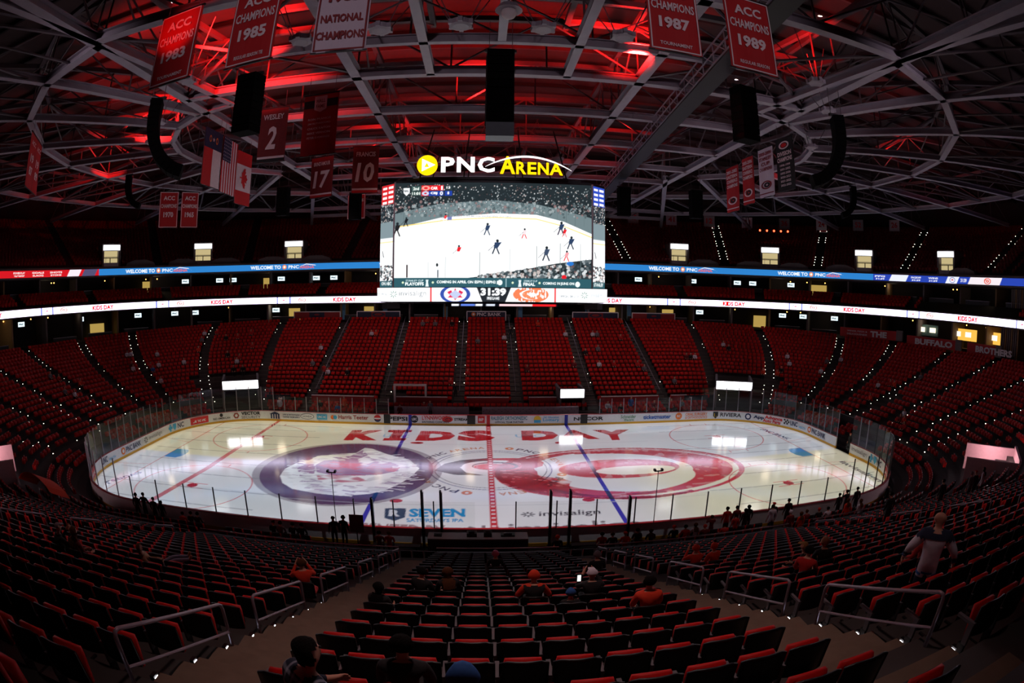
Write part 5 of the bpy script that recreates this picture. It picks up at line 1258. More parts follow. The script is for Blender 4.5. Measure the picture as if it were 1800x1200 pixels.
# catwalk with lattice sides right of the middle
cw = thing('catwalk', 'narrow steel catwalk with lattice railings hung under the right roof trusses', 'catwalk', (10.2, -20, 23.2))
b = MB(); b.beam((9.0, -26, 23.1), (12.3, 22, 23.1), 1.0, .08); b.build('walkway', DARK, cw)
for e in (-.5, .5):
    b = MB()
    for z in (23.2, 23.7, 24.2): b.beam((9.0 + e, -26, z), (12.3 + e, 22, z), .06, .06)
    n = 32
    for k in range(n):
        f0, f1 = k / n, (k + 1) / n; A = (9 + 3.3 * f0 + e, -26 + 48 * f0); B = (9 + 3.3 * f1 + e, -26 + 48 * f1); b.beam((*A, 23.2), (*A, 24.2), .05, .05); b.beam((*A, 23.2), (*B, 24.2), .04, .04)
    b.build('lattice_railing', PAINT, cw)
# ------------------------------------------------------------------ disc nodes with tie rods
def node(x, y, z, lab, r=.42):
    t = thing('tie_node', lab, 'roof node', (x, y, z)); b = MB(); b.tube([(0, 0, -.14), (0, 0, -.10), (0, 0, .10), (0, 0, .14)], [r * .7, r, r, r * .7], 16); b.build('disc', PAINT, t, local=True)
    for k in range(6):
        a = 2 * pi * k / 6 + .5; b = MB(); b.box(r * cos(a) - .08, r * cos(a) + .08, r * sin(a) - .08, r * sin(a) + .08, -.1, .1); b.build('lug', PAINT, t, local=True)
        if k % 3 != 1: rod((x + r * cos(a), y + r * sin(a), z + .1), (x + 1.9 * cos(a), y + 2.2 * sin(a), ZC + 1.8), .022, t, 'tie_rod')
for i, (x, y, w) in enumerate([(-7.84, -20.06, 'first'), (-4.63, -20.38, 'second'), (-1.62, -20.51, 'third'), (1.4, -20.39, 'fourth'), (4.45, -20.23, 'fifth'), ]): node(x, y, 23.0, 'pale disc node with tie rods, %s from the left in the front row' % w)
for i, (x, y, w) in enumerate([(-5.1, 1.0, 'first'), (-1.92, .8, 'second'), (1.65, .97, 'third'), (4.84, 1.08, 'fourth')]): node(x, y, 23.0, 'small disc node with tie rods behind the scoreboard sign, %s from left' % w)
for x, y, l in ((14.18, -18.94, 'pale disc node right of the 1989 banner'), (17.07, -15.8, 'pale disc node above the right curved speaker column'), (-14.6, -17.5, 'pale disc node beside the left curved speaker column'), (-19.5, -12.5, 'pale disc node left of the left curved speaker column'), (-22.5, -9.0, 'pale disc node far left inside the roof ring'), (20.5, -9.0, 'pale disc node behind the right curved speaker column')): node(x, y, 23.2, l, .38)
# ------------------------------------------------------------------ banners and flags hung from the trusses
BRED = mat('banner_cloth_red', (176, 22, 30), .75, vary=.1, scale=1.5, bump=.1); BWHT = mat('banner_cloth_white', (206, 190, 206), .75, vary=.05, scale=2); BBLK = mat('banner_cloth_black', (18, 17, 22), .75); BDRK = mat('banner_cloth_maroon', (112, 14, 22), .75)
TXW = mat('banner_print_white', (226, 205, 212), .6, vary=0); TXR = mat('banner_print_maroon', (130, 16, 30), .6, vary=0); HEM = mat('banner_hem', (60, 14, 20), .7)
def banner(label, L, R, zb, zt, cloth, draw, border=None, hang=True, name='banner', cat='banner', hooks=24.0):
    """vertical cloth between plan points L and R; print on the side that faces the camera"""
    Lv = Vector((*L, 0)); Rv = Vector((*R, 0)); w = (Rv - Lv).length; h = zt - zb; r = (Rv - Lv).normalized(); n = r.cross(Vector((0, 0, 1)))
    mid = (Lv + Rv) / 2; root = thing(name, label, cat, (mid.x, mid.y, zb))
    b = MB(); N = 8; M_ = 6
    def pt(a, c, e): 
        wv = .02 * sin(a * 9 + c * 3) * (1 - c * .5)
        q = Lv + r * (w * a) + n * (wv + e); return (q.x, q.y, zb + h * c)
    for e, flip in ((.012, 0), (-.012, 1)):
        for i in range(N):
            for j in range(M_):
                q = [pt(i / N, j / M_, e), pt((i + 1) / N, j / M_, e), pt((i + 1) / N, (j + 1) / M_, e), pt(i / N, (j + 1) / M_, e)]; b.face(q[::-1] if flip else q)
    b.build('cloth', cloth, root)
    b = MB(); b.beam(Lv - r * .06 + Vector((0, 0, zt)), Rv + r * .06 + Vector((0, 0, zt)), .07, .07); b.build('top_bar', DARK, root)
    b = MB(); b.beam(Lv - r * .04 + Vector((0, 0, zb)), Rv + r * .04 + Vector((0, 0, zb)), .05, .05); b.build('bottom_bar', DARK, root)
    if hang:
        for f in (.12, .88):
            p = Lv + r * w * f; rod((p.x, p.y, zt), (p.x, p.y, max(zt + .15, hooks)), .012, root, 'hanger')
    l = Lettering((mid.x, mid.y, zb + h / 2), r, (0, 0, 1), .045)
    if border:
        m, t = border; x, y = w / 2 - .04, h / 2 - .04
        for q in ((-x, x, y - t, y), (-x, x, -y, -y + t), (-x, -x + t, -y, y), (x - t, x, -y, y)): l.rect(*q, m)
    draw(l, w, h); l.build('print', root)
    return root
def acc(year, tail):
    def f(l, w, h):
        l.text('ACC', 0, h * .31, w * .58, h * .13, TXW, .03); l.text('CHAMPIONS', 0, h * .11, w * .84, h * .12, TXW, .02); l.text(year, 0, -h * .12, w * .6, h * .155, TXW, .04); l.text(tail, 0, -h * .40, w * .62, h * .045, TXW)
    return f
banner('red ACC CHAMPIONS 1983 banner, its upper half glowing in red light', (-11.83, -24.26), (-9.98, -24.58), 20.0, 22.75, BRED, acc('1983', 'TOURNAMENT'), (TXW, .04))
banner('red ACC CHAMPIONS 1985 banner just left of the white banner', (-8.64, -24.56), (-6.91, -24.88), 20.0, 22.85, BRED, acc('1985', 'REGULAR SEASON TIE'), (TXW, .04))
def nat(l, w, h): l.text('1983', 0, h * .33, w * .6, h * .14, TXR, .04); l.text('NATIONAL', 0, h * .0, w * .8, h * .125, TXR, .04); l.text('CHAMPIONS', 0, -h * .26, w * .9, h * .125, TXR, .04)
banner('white NATIONAL CHAMPIONS banner with maroon letters', (-5.68, -24.79), (-4.07, -24.75), 20.0, 22.3, BWHT, nat, (TXR, .05))
banner('red ACC CHAMPIONS 1987 banner cut by the picture top, right of centre', (3.81, -25.35), (5.44, -25.23), 20.0, 22.6, BRED, acc('1987', 'TOURNAMENT'), (TXW, .04))
banner('red ACC CHAMPIONS 1989 banner right of the 1987 one', (6.49, -25.01), (8.24, -24.85), 20.0, 22.75, BRED, acc('1989', 'REGULAR SEASON'), (TXW, .04))
def dbl(l, w, h):
    for s in (-1, 1): l.text('ACC', s * w * .24, h * .33, w * .32, h * .09, TXW); l.text('19', s * w * .24, h * .05, w * .24, h * .16, TXW, .03); l.text('89' if s > 0 else '87', s * w * .24, -h * .18, w * .24, h * .16, TXW, .03)
    l.rect(-.03, .03, -h / 2 + .05, h / 2 - .05, HEM)
banner('double red championship banner at the far left edge of the roof', (-26.85, -17.02), (-28.94, -14.03), 19.75, 23.0, BRED, dbl)
banner('red ACC CHAMPIONS 1970 banner, left one of a small pair far back', (-31.64, 6.11), (-30.03, 7.26), 19.5, 23.0, BRED, lambda l, w, h: (l.text('ACC', 0, h * .32, w * .6, h * .12, TXW, .03), l.text('CHAMPIONS', 0, h * .10, w * .84, h * .11, TXW, .03), l.text('1970', 0, -h * .14, w * .52, h * .15, TXW, .04)), (TXW, .06))
banner('red ACC CHAMPIONS 1965 banner, right one of a small pair far back', (-29.78, 7.43), (-28.43, 8.69), 19.5, 23.0, BRED, lambda l, w, h: (l.text('ACC', 0, h * .32, w * .6, h * .12, TXW, .03), l.text('CHAMPIONS', 0, h * .10, w * .84, h * .11, TXW, .03), l.text('1965', 0, -h * .14, w * .52, h * .15, TXW, .04)), (TXW, .06))
def ret(nm, num):
    def f(l, w, h):
        l.text(nm, 0, h * .33, w * .74, h * .10, TXW, .02); l.text(num, 0, -h * .06, w * (.34 if len(num) == 1 else .68), h * .42, TXW, .03, skew=.12); l.rect(-w / 2 + .02, w / 2 - .02, -h * .44, -h * .40, TXW); l.rect(-w / 2 + .02, w / 2 - .02, -h * .50 + .02, -h * .44, BBLK if len(num) == 1 else BRED)
    return f
banner('dark red retired number banner reading WESLEY 2', (-12.68, -12.24), (-11.04, -12.27), 19.95, 23.0, BDRK, ret('WESLEY', '2'))
def lst(l, w, h):
    l.rect(-w / 2 + .02, w / 2 - .02, h * .27, h * .40, BBLK); l.poly([(-w * .18, h * .46), (w * .18, h * .46), (w * .18, h * .24), (0, h * .19), (-w * .18, h * .24)], TXW); l.text('HALL', 0, h * .38, w * .26, h * .06, TXR); l.text('FAME', 0, h * .29, w * .26, h * .06, TXR)
    for k, t in enumerate(('RON FRANCIS', 'JIM RUTHERFORD', 'CHUCK KAITON', 'MIKE VERNON', 'PETER KARMANOS')): l.text(t, 0, h * (.08 - .075 * k), w * .66, h * .035, TXW)
banner('red hall of fame list banner with a black band on top', (-9.71, -13.48), (-7.8, -13.85), 19.75, 23.0, BRED, lst)
banner('dark red retired number banner reading BRIND AMOUR 17', (-13.3, -.6), (-11.42, -1.28), 19.85, 22.9, BDRK, ret("BRIND'AMOUR", '17'))
banner('dark red retired number banner reading FRANCIS 10', (-9.56, -2.86), (-7.78, -2.68), 19.7, 23.0, BDRK, ret('FRANCIS', '10'))
banner('small red banner partly hidden behind a black speaker left of the scoreboard', (-14.65, 16.4), (-12.62, 15.8), 20.4, 23.0, BRED, lambda l, w, h: (l.text('CHAMPIONS', 0, h * .25, w * .8, h * .12, TXW, .03), l.text('1973', 0, -h * .1, w * .5, h * .2, TXW, .03)), (TXW, .06))
def canes(lines, base, ink, eye):
    def f(l, w, h):
        for k, t in enumerate(lines): l.text(t, 0, h * (.38 - .105 * k), w * (.86 if len(t) > 5 else .6), h * .075, ink, .03)
        yb = base * h; l.disc(0, yb, w * .36, h * .085, ink, inner=.72); l.disc(w * .04, yb, w * .2, h * .05, eye, inner=.4); l.poly([(-w * .36, yb), (-w * .1, yb + h * .085), (-w * .16, yb + h * .04)], eye)
        if base < 0: l.rect(-w / 2 + .02, w / 2 - .02, -h * .44, -h * .42, ink)
    return f
banner('red conference champions banner, leftmost of the four on the right', (18.03, -.22), (18.09, -2.27), 19.45, 23.0, BRED, canes(('2001-2002', 'EASTERN', 'CONFERENCE', 'CHAMPIONS'), -.26, TXW, BBLK))
banner('red conference champions banner, second of the four on the right', (17.7, -3.72), (17.77, -5.33), 19.55, 23.0, BRED, canes(('2005-2006', 'EASTERN', 'CONFERENCE', 'CHAMPIONS'), -.26, TXW, BBLK))
banner('white STANLEY CUP CHAMPIONS banner with red letters on the right', (17.56, -6.51), (17.67, -8.33), 19.65, 23.0, BWHT, canes(('2005-2006', 'STANLEY', 'CUP', 'CHAMPIONS'), -.26, TXR, BBLK))
def divb(l, w, h):
    l.disc(0, h * .36, w * .3, h * .075, TXW, inner=.7); l.disc(0, h * .36, w * .16, h * .04, INKR); l.text('DIVISION', 0, h * .20, w * .8, h * .085, TXW, .03); l.text('CHAMPIONS', 0, h * .09, w * .86, h * .085, TXW, .03)
    for k in range(6): l.text(('1998-1999', '2001-2002', '2005-2006', '2020-2021', '2021-2022', '2022-2023')[k], 0, -h * (.02 + .075 * k), w * .6, h * .04, TXW)
banner('black DIVISION CHAMPIONS banner, rightmost of the four on the right', (17.38, -9.3), (17.55, -11.12), 19.65, 23.0, BBLK, divb)
# flags
FN, FR, FW = mat('flag_navy', (24, 30, 72), .7), mat('flag_red', (196, 26, 34), .7), mat('flag_white', (222, 208, 216), .7)
def nc(l, w, h):
    l.rect(-w / 2, w / 2, h * .16, h / 2, FN); l.rect(-w / 2, 0, -h / 2, h * .16, FR); l.rect(0, w / 2, -h / 2, h * .16, FW)
    st = [(.16 * (1 if k % 2 == 0 else .42) * sin(pi * k / 5), h * .33 + .16 * (1 if k % 2 == 0 else .42) * cos(pi * k / 5)) for k in range(10)]; l.poly(st, FW)
    for s in (-1, 1): l.disc(s * .42, h * .33, .14, .22, INKO, inner=.6)
def us(l, w, h):
    for k in range(13): l.rect(-w / 2 + w * k / 13, -w / 2 + w * (k + 1) / 13, -h / 2, h / 2, FR if k % 2 == 0 else FW)
    l.n = l.n * 1.4; l.rect(-w / 2, w * .04, h * .06, h / 2, FN); l.n = l.n * 1.2
    for i in range(6):
        for j in range(7):
            x = -w / 2 + w * .54 * (i + .5) / 6; y = h * .06 + h * .44 * (j + .5) / 7; l.disc(x, y, .04, .04, FW, 5)
def ca(l, w, h):
    l.rect(-w / 2, w / 2, h * .25, h / 2, FR); l.rect(-w / 2, w / 2, -h / 2, -h * .25, FR); l.rect(-w / 2, w / 2, -h * .25, h * .25, FW)
    P = [(0, .5), (.1, .33), (.2, .38), (.16, .12), (.3, .26), (.34, .18), (.48, .2), (.42, .06), (.48, .02), (.24, -.18), (.27, -.28), (.03, -.24), (.03, -.48)]; P = P + [(-x, y) for x, y in reversed(P)]
    l.n = l.n * 1.4; l.poly([(y * h * .30, x * h * .42) for x, y in P], FR)
banner('state flag with navy field and star, leftmost of three flags', (-17.06, -10.77), (-16.99, -8.55), 19.5, 23.0, FW, nc, name='flag', cat='flag')
banner('United States flag hung vertically between two other flags', (-16.99, -8.40), (-17.11, -5.95), 19.42, 23.0, FW, us, name='flag', cat='flag')
banner('Canadian flag with red maple leaf, rightmost of three flags', (-17.57, -4.89), (-17.36, -2.78), 19.2, 22.95, FW, ca, name='flag', cat='flag')
# ------------------------------------------------------------------ speakers
GRIL = mat('speaker_black', (5, 5, 6), .9, spec=.08, vary=.3, scale=40)
def stack(label, x, y, zt, zb, w, d, n, face_dir):
    root = thing('speaker_array', label, 'speaker', (x, y, zb)); h = (zt - zb) / n; fx, fy = face_dir
    for k in range(n):
        b = MB(); z = zb + k * h; a = atan2(fy, fx) - pi / 2; c, s = cos(a), sin(a)
        P = [(-w / 2, -d / 2), (w / 2, -d / 2), (w * .46, d / 2), (-w * .46, d / 2)]; Q = [(x + px * c - py * s, y + px * s + py * c) for px, py in P]
        b.hexa([(*q, z + .015) for q in Q] + [(*q, z + h - .015) for q in Q]); b.build('speaker_box', GRIL, root)
    b = MB(); b.box(x - w * .55, x + w * .55, y - .06, y + .06, zt + .02, zt + .14); b.build('flying_frame', DARK, root)
    for e in (-1, 1): rod((x + e * w * .4, y, zt + .1), (x + e * w * .4, y, 24.0), .015, root, 'hanger')
def curved(label, x, y, zt, sgn, size=1.0, n=12, tow=(0, 1)):
    """J-shaped line array: hangs straight, then curls under towards the seats"""
    root = thing('line_array', label, 'speaker', (x, y, zt - 3.6 * size)); p = Vector((x, y, zt)); ang = 0.0; dx = Vector((tow[0], tow[1], 0)).normalized(); side = Vector((-dx.y, dx.x, 0))
    for k in range(n):
        ang = radians(-4 + 78 * (k / (n - 1)) ** 1.7); d = dx * sin(ang) + Vector((0, 0, -1)) * cos(ang); f = dx * cos(ang) + Vector((0, 0, 1)) * sin(ang); L = .36 * size; b = MB()
        a, c = p + d * .01, p + d * (L - .015); wv = side * (.55 * size); t0 = f * -.32 * size; t1 = f * .32 * size
        b.hexa((a - wv + t0, a + wv + t0, a + wv + t1, a - wv + t1, c - wv + t0, c + wv + t0, c + wv * .96 + t1, c - wv * .96 + t1)); b.build('speaker_box', GRIL, root); p = p + d * L
    b = MB(); b.box(x - .5 * size, x + .5 * size, y - .08, y + .08, zt + .02, zt + .16); b.build('flying_frame', DARK, root)
    for e in (-1, 1): rod((x + e * .4 * size, y, zt + .1), (x + e * .4 * size, y, 24.0), .018, root, 'hanger')
curved('large black J-shaped speaker column on the left below the roof', -16.4, -17.3, 22.5, 1, .95, 13, (1, .55)); curved('large black J-shaped speaker column on the right below the roof', 16.7, -17.0, 22.4, 1, .92, 13, (-1, .45))
stack('square black speaker stack left of the WESLEY banner', -10.7, -18.2, 22.5, 19.8, 1.05, .8, 8, (-.2, -1)); stack('square black speaker stack right of the middle under the roof', 10.65, -17.85, 22.5, 19.9, 1.0, .8, 8, (.2, -1)); stack('tall black speaker stack hung above the scoreboard', -.1, -18.9, 22.5, 19.45, 1.12, .9, 9, (0, -1))
b = MB(); root = thing('speaker_cradle', 'grey cradle box hanging right under the tall black speaker stack', 'speaker', (-.1, -18.9, 18.75)); b.box(-.62, .42, -19.3, -18.5, 18.85, 19.4); b.build('cradle_box', mat('cradle_grey', (70, 80, 92), .5), root)
curved('small black J-shaped speaker column far left behind the double banner', -28.4, -3.6, 22.5, 1, .75, 11, (1, .5)); curved('small black J-shaped speaker column far right', 29.3, -2.6, 22.5, 1, .75, 11, (-1, .5))
for x, y, l in ((-18.7, 7.8, 'far black speaker stack below the Canadian flag'), (11.9, 8.5, 'far black speaker stack just right of the scoreboard'), (18.4, 7.2, 'far black speaker stack below the red banners on the right'), (-13.0, 12.8, 'far black speaker stack left of the scoreboard in front of a red banner')): stack(l, x, y, 22.5, 19.9, 1.15, .8, 7, (0, -1))
# dome camera and a lighting truss with lamps in the roof
root = thing('dome_camera', 'round white dome fixture at the top centre of the roof', 'fixture', (.1, -21.0, 23.2)); b = MB(); b.sphere((.1, -21.0, 23.25), .28, 14, 8); b.build('dome', INKW, root, True); b = MB(); b.tube([(.1, -21, 23.35), (.1, -21, 23.6)], [.5, .34], 16); b.build('shade', PAINT, root); rod((.1, -21, 23.5), (.1, -21, 24.2), .04, root, 'stem')
GREENB = glow('green_indicator', (120, 255, 120), 6)
LEDR = glow('red_lamp', (255, 70, 40), 8)
for k in range(5):
    x = 43.5 + k * 1.5 * .72; root = thing('stage_lamp', 'small glowing red stage lamp in a row of five, %s from left' % ORD[k], 'lamp', (x, 40 - k * .5, 23.4)); b = MB(); b.box(x - .3, x + .3, 40 - k * .5, 40.5 - k * .5, 23.4, 24.0); b.build('case', BLACK, root); b = MB(); b.sphere((x, 39.98 - k * .5, 23.7), .17, 8, 6); b.build('lens', LEDR, root)
# jersey banners along the top wall on the right
for k, num in enumerate(('43', '41', '12', '31', '36', '24', '52', '26')):
    U = 3.99 - .088 * k; o, t, n = local_frame(14.6, U); w = .95
    banner('pale player number %s banner, %s from the left on the right top wall' % (num, ORD[k]), ((o - t * w).x, (o - t * w).y), ((o + t * w).x, (o + t * w).y), 24.3, 26.6, BWHT if k % 2 else mat('jersey_grey', (150, 140, 150), .7), lambda l, w_, h_, num=num: (l.text(num, 0, h_ * .12, w_ * .6, h_ * .4, INKR, .03), l.rect(-w_ / 2 + .05, w_ / 2 - .05, -h_ * .42, -h_ * .34, INKR)), hang=False)
# ------------------------------------------------------------------ front walls and rails of the lower bowl
fw = tag(empty('wall_bowl_front'), kind='structure'); WRAIL = mat('wall_cap_white', (205, 196, 198), .5)
def front_wall(U0, U1, zt, m, cap, n=10):
    b = MB(); c = MB(); lo, hi = f_abr(2.75), None
    for j in range(n):
        p, q = rr(*f_abr(2.72), U0 + (U1 - U0) * j / n), rr(*f_abr(2.72), U0 + (U1 - U0) * (j + 1) / n)
        P = [(p[0], p[1]), (q[0], q[1]), (q[0] - q[2] * .14, q[1] - q[3] * .14), (p[0] - p[2] * .14, p[1] - p[3] * .14)]
        if U1 < U0: P = P[::-1]
        b.hexa([(*k, .5) for k in P] + [(*k, zt) for k in P]); c.hexa([(*k, zt) for k in P] + [(*k, zt + .09) for k in P])
    b.build('wall_panel', m, fw); c.build('wall_cap', cap, fw)
def Uf(x, far=True):
    a, b_, r = f_abr(2.72); L = a - r; return 4 + (L - x) / (2 * L) if far else (x + L) / (2 * L)
for x0, x1 in ((-19.0, -12.0), (-9.6, -4.2), (-2.2, 2.2), (4.3, 7.2), (12.0, 18.4), (19.9, 21.8)): front_wall(Uf(x0), Uf(x1), 1.95, REDW, WRAIL, 2)
for u0, u1 in ((4.99, 5.12), (3.88, 4.01), (5.5, 5.75), (5.8, 6.2), (3.25, 3.5), (2.8, 3.2)): front_wall(u0, u1, 1.85, WALLD, DARK)
# near side: dark wall with a thin steel rail, open at the aisles
for x0, x1 in ((-21.5, -16.1), (-14.5, -4.4), (-2.7, 2.7), (4.4, 14.5), (16.1, 21.5)): front_wall(Uf(x0, False), Uf(x1, False), 1.7, mat('near_wall', (30, 32, 40), .7), DARK, 2)
for k, (x0, x1, l) in enumerate(((-21.5, -16.1, 'far left'), (-14.5, -4.4, 'left'), (-2.7, 2.7, 'centre'), (4.4, 14.5, 'right'), (16.1, 21.5, 'far right'))):
    y = -f_abr(2.72)[1] - .05; root = thing('front_rail', 'long thin steel rail on the dark front wall of the %s block' % l, 'railing', ((x0 + x1) / 2, y, 1.79)); b = MB(); b.tube([(x0, y, 1.97), (x1, y, 1.97)], .03, 8); b.build('rail', STEEL, root)
    for x in np.linspace(x0 + .1, x1 - .1, 5): rod((x, y, 1.79), (x, y, 1.97), .02, root, 'post')
# ------------------------------------------------------------------ aisle steps and railings
steps = tag(empty('floor_aisle_steps'), kind='structure'); STEP = mat('step_concrete', (112, 92, 78), .85, vary=.25, scale=4, bump=.2)
for x in (-15.3, -3.55, 3.55, 15.3):
    for i in range(0, 24):
        U = Ux(x, 0, min(i, 22)); zc = row_z(i, U); y = row_p(i, U)[1]; yn = row_p(i - 1, U)[1] if i else y + .85; dy = yn - y
        b = MB(); b.box(x - .7, x + .7, y + dy * .80, y + dy * 1.22, zc - .40, zc - .19); b.box(x - .7, x + .7, y - dy * .2, y + dy * .80, zc - .02, zc + .015); b.build('step', STEP, steps)
for x in (-18.9, -11.0, -3.0, 3.0, 11.0, 19.0):
    b = MB()
    for i in range(0, 21):
        U = Ux(x, 4, i); zc = row_z(i, U); y = row_p(i, U)[1]; dy = -.885
        b.box(x - .55, x + .55, y + dy * 1.22, y + dy * .80, zc - .4, zc - .18); b.box(x - .55, x + .55, y + dy * .8, y + .18, zc - .02, zc + .02)
    b.build('stair_flight', mat('stair_grey', (86, 80, 76), .9), steps)
    root = thing('handrail', 'slim handrail up the far aisle, %s from left' % ORD[[-18.9, -11.0, -3.0, 3.0, 11.0, 19.0].index(x)], 'railing', (x, 17.5, Z0)); b = MB()
    U0, U1 = Ux(x, 4, 1), Ux(x, 4, 20); b.tube([(x, row_p(1, U0)[1], row_z(1, U0) + .9), (x, row_p(20, U1)[1], row_z(20, U1) + .9)], .035, 6); b.build('rail', STEEL, root)
    for i in range(1, 21, 3): U = Ux(x, 4, i); rod((x, row_p(i, U)[1], row_z(i, U)), (x, row_p(i, U)[1], row_z(i, U) + .9), .025, root, 'post')
PIPE = mat('pipe_painted', (142, 124, 136), .35, .3)
def hoop(x, i0, i1, label, r=.026):
    """two-post railing with rounded top corners and a middle bar, following the slope"""
    f = lambda i: (lambda U: (row_p(i, U)[1], row_z(i, U)))(Ux(x, 0, min(i, 22)))
    (ya, za), (yb, zb) = f(i0), f(i1); root = thing('aisle_railing', label, 'railing', (x, (ya + yb) / 2, (za + zb) / 2))
    A0, A1, B0, B1 = Vector((x, ya, za)), Vector((x, ya, za + 1.0)), Vector((x, yb, zb)), Vector((x, yb, zb + 1.0))
    d = (B1 - A1).normalized(); up_ = Vector((0, 0, 1)); c = .09
    pts = [A0, A1 - up_ * c, A1 - up_ * c * .3 + d * c * .3, A1 + d * c, B1 - d * c, B1 - d * c * .3 - up_ * c * .3, B1 - up_ * c, B0]
    b = MB(); b.tube(pts, r, 10); b.build('hoop', PIPE, root, True)
    b = MB(); h = up_ * .52; b.tube([A0 + h, B0 + h], r * .85, 8); b.build('middle_bar', PIPE, root)
    for q in (A0, B0): b = MB(); b.tube([q + Vector((0, 0, .015)), q + Vector((0, 0, .03))], .06, 10); b.build('foot_plate', PIPE, root)
SPANS = [(.8, 2.6), (3.9, 5.7), (6.9, 8.9), (10.4, 12.8), (14.2, 16.7), (17.8, 20.4)]
for x, nm in ((-4.2, 'left centre aisle'), (4.2, 'right centre aisle'), (-15.4, 'outer left aisle'), (15.4, 'outer right aisle')):
    for k, (i0, i1) in enumerate(SPANS):
        if abs(x) > 5 and k == 5: continue
        hoop(x, i0, i1, 'pipe railing on the %s, %s from the ice' % (nm, ORD[k]))
# step lamps beside the two centre aisles
LAMPN = glow('step_lamp_glow', (235, 240, 255), 30.0, True)
for x, nm in ((-4.30, 'left'), (4.30, 'right')):
    for i in range(1, 22):
        U = Ux(x, 0, min(i, 22)); y = row_p(i, U)[1] + .12; z = row_z(i, U)
        t = thing('step_lamp', 'small white step lamp on the %s centre aisle beside the %s row' % (nm, ORD[i]), 'lamp', (x, y, z), 0, 'step lamps of the %s centre aisle' % nm)
        s = -1 if x > 0 else 1; b = MB(); b.box(x - .03, x + .03, y - .05, y + .05, z + .14, z + .22); b.build('case', BLACK, t); b = MB(); b.box(x + s * .032, x + s * .036, y - .03, y + .03, z + .15, z + .19); b.build('lens', LAMPN, t)
# ------------------------------------------------------------------ tunnels in the lower bowl with white LED boards
TSIGN = led('tunnel_led', 3.4)
def tunnel(U, w, zb, zt, label, door, k0=2.4, warm=True):
    x, y, nx_, ny_ = rr(*f_abr(k0), U); o = Vector((x, y, 0)); n = Vector((nx_, ny_, 0)); t = Vector((-ny_, nx_, 0)); root = thing('tunnel_portal', label, 'portal', (x, y, .4))
    b = MB()
    for s in (-1, 1): obox(b, o, t, n, s * w - .12, s * w + .12, -5.0, .3, .4, zt)
    b.build('side_wall', PLAST, root)
    b = MB(); obox(b, o, t, n, -w, w, -5.0, .2, zb - .25, zb - .1); b.build('lintel', BLACK, root); b = MB(); obox(b, o, t, n, -w, w, -5.1, -5.0, .4, zb); b.build('back_wall', BLACK, root)
    if door: b = MB(); obox(b, o, t, n, -w * .35, w * .3, -4.9, -4.85, .5, zb - .5); b.build('lit_door', YEL, root)
    r = Ras(0, 2 * w, 0, zt - zb, 60, 16, (250, 248, 255)); swirl(r, w * 1.5, (zt - zb) * .5, (zt - zb) * .3, (240, 150, 140))
    f = lambda X, Y: np.stack([o.x + t.x * (X - w) + n.x * .42, o.y + t.y * (X - w) + n.y * .42, zb + Y], 1)
    r.surface('led_board', f, TSIGN, root); b = MB(); obox(b, o, t, n, -w - .08, w + .08, .25, .40, zb - .08, zt + .08); b.build('board_case', BLACK, root)
tunnel(5.27, 2.05, 2.75, 3.65, 'player tunnel at the far left with a glowing white board above', True)
tunnel(3.73, 2.05, 2.75, 3.65, 'player tunnel at the far right with a glowing white board above', True)
x0 = 8.75; U = Uf(x0); tunnel(U, 1.25, 2.05, 2.95, 'small tunnel behind the far bench with a glowing white board', False)
# far benches: white backed, and the white frame of the left bench exit
for nm, xa, xb in (('left', -9.5, -1.9), ('right', -.6, 9.2)):
    root = thing('players_bench', 'long players bench with pale back wall, %s one on the far side' % nm, 'bench', ((xa + xb) / 2, RB + 1.6, .05)); b = MB(); b.box(xa, xb, RB + 1.15, RB + 1.5, .35, .5); b.build('seat_board', mat('bench_wood', (120, 30, 30), .6), root)
    n = int((xb - xa) / 1.2)
    for k in range(n): a0 = xa + (xb - xa) * k / n; b = MB(); b.box(a0 + .01, a0 + (xb - xa) / n - .01, RB + 1.9, RB + 1.98, .4, 1.45); b.build('back_panel', mat('bench_panel', (176, 160, 172), .5), root)
    for k in range(0, n * 4 if nm == 'right' else 0): a0 = xa + (xb - xa) * (k + .5) / (n * 4); b = MB(); b.box(a0 - .05, a0 + .05, RB + 1.88, RB + 1.9, .95 + .22 * (k % 2), 1.03 + .22 * (k % 2)); b.build('grip_slot', INKG, root)
    for x in (xa + .3, xb - .3): b = MB(); b.box(x - .05, x + .05, RB + 1.2, RB + 1.45, .05, .35); b.build('leg', DARK, root)
root = thing('exit_frame', 'white frame around a stair exit above the left bench', 'frame', (-8.6, 17.6, 1.2))
for q in ((-9.9, -9.7, 1.2, 3.1), (-6.6, -6.4, 1.2, 3.1), (-9.9, -6.4, 3.1, 3.3)): b = MB(); b.box(q[0], q[1], 17.3, 17.5, q[2], q[3]); b.build('frame_bar', WRAIL, root)
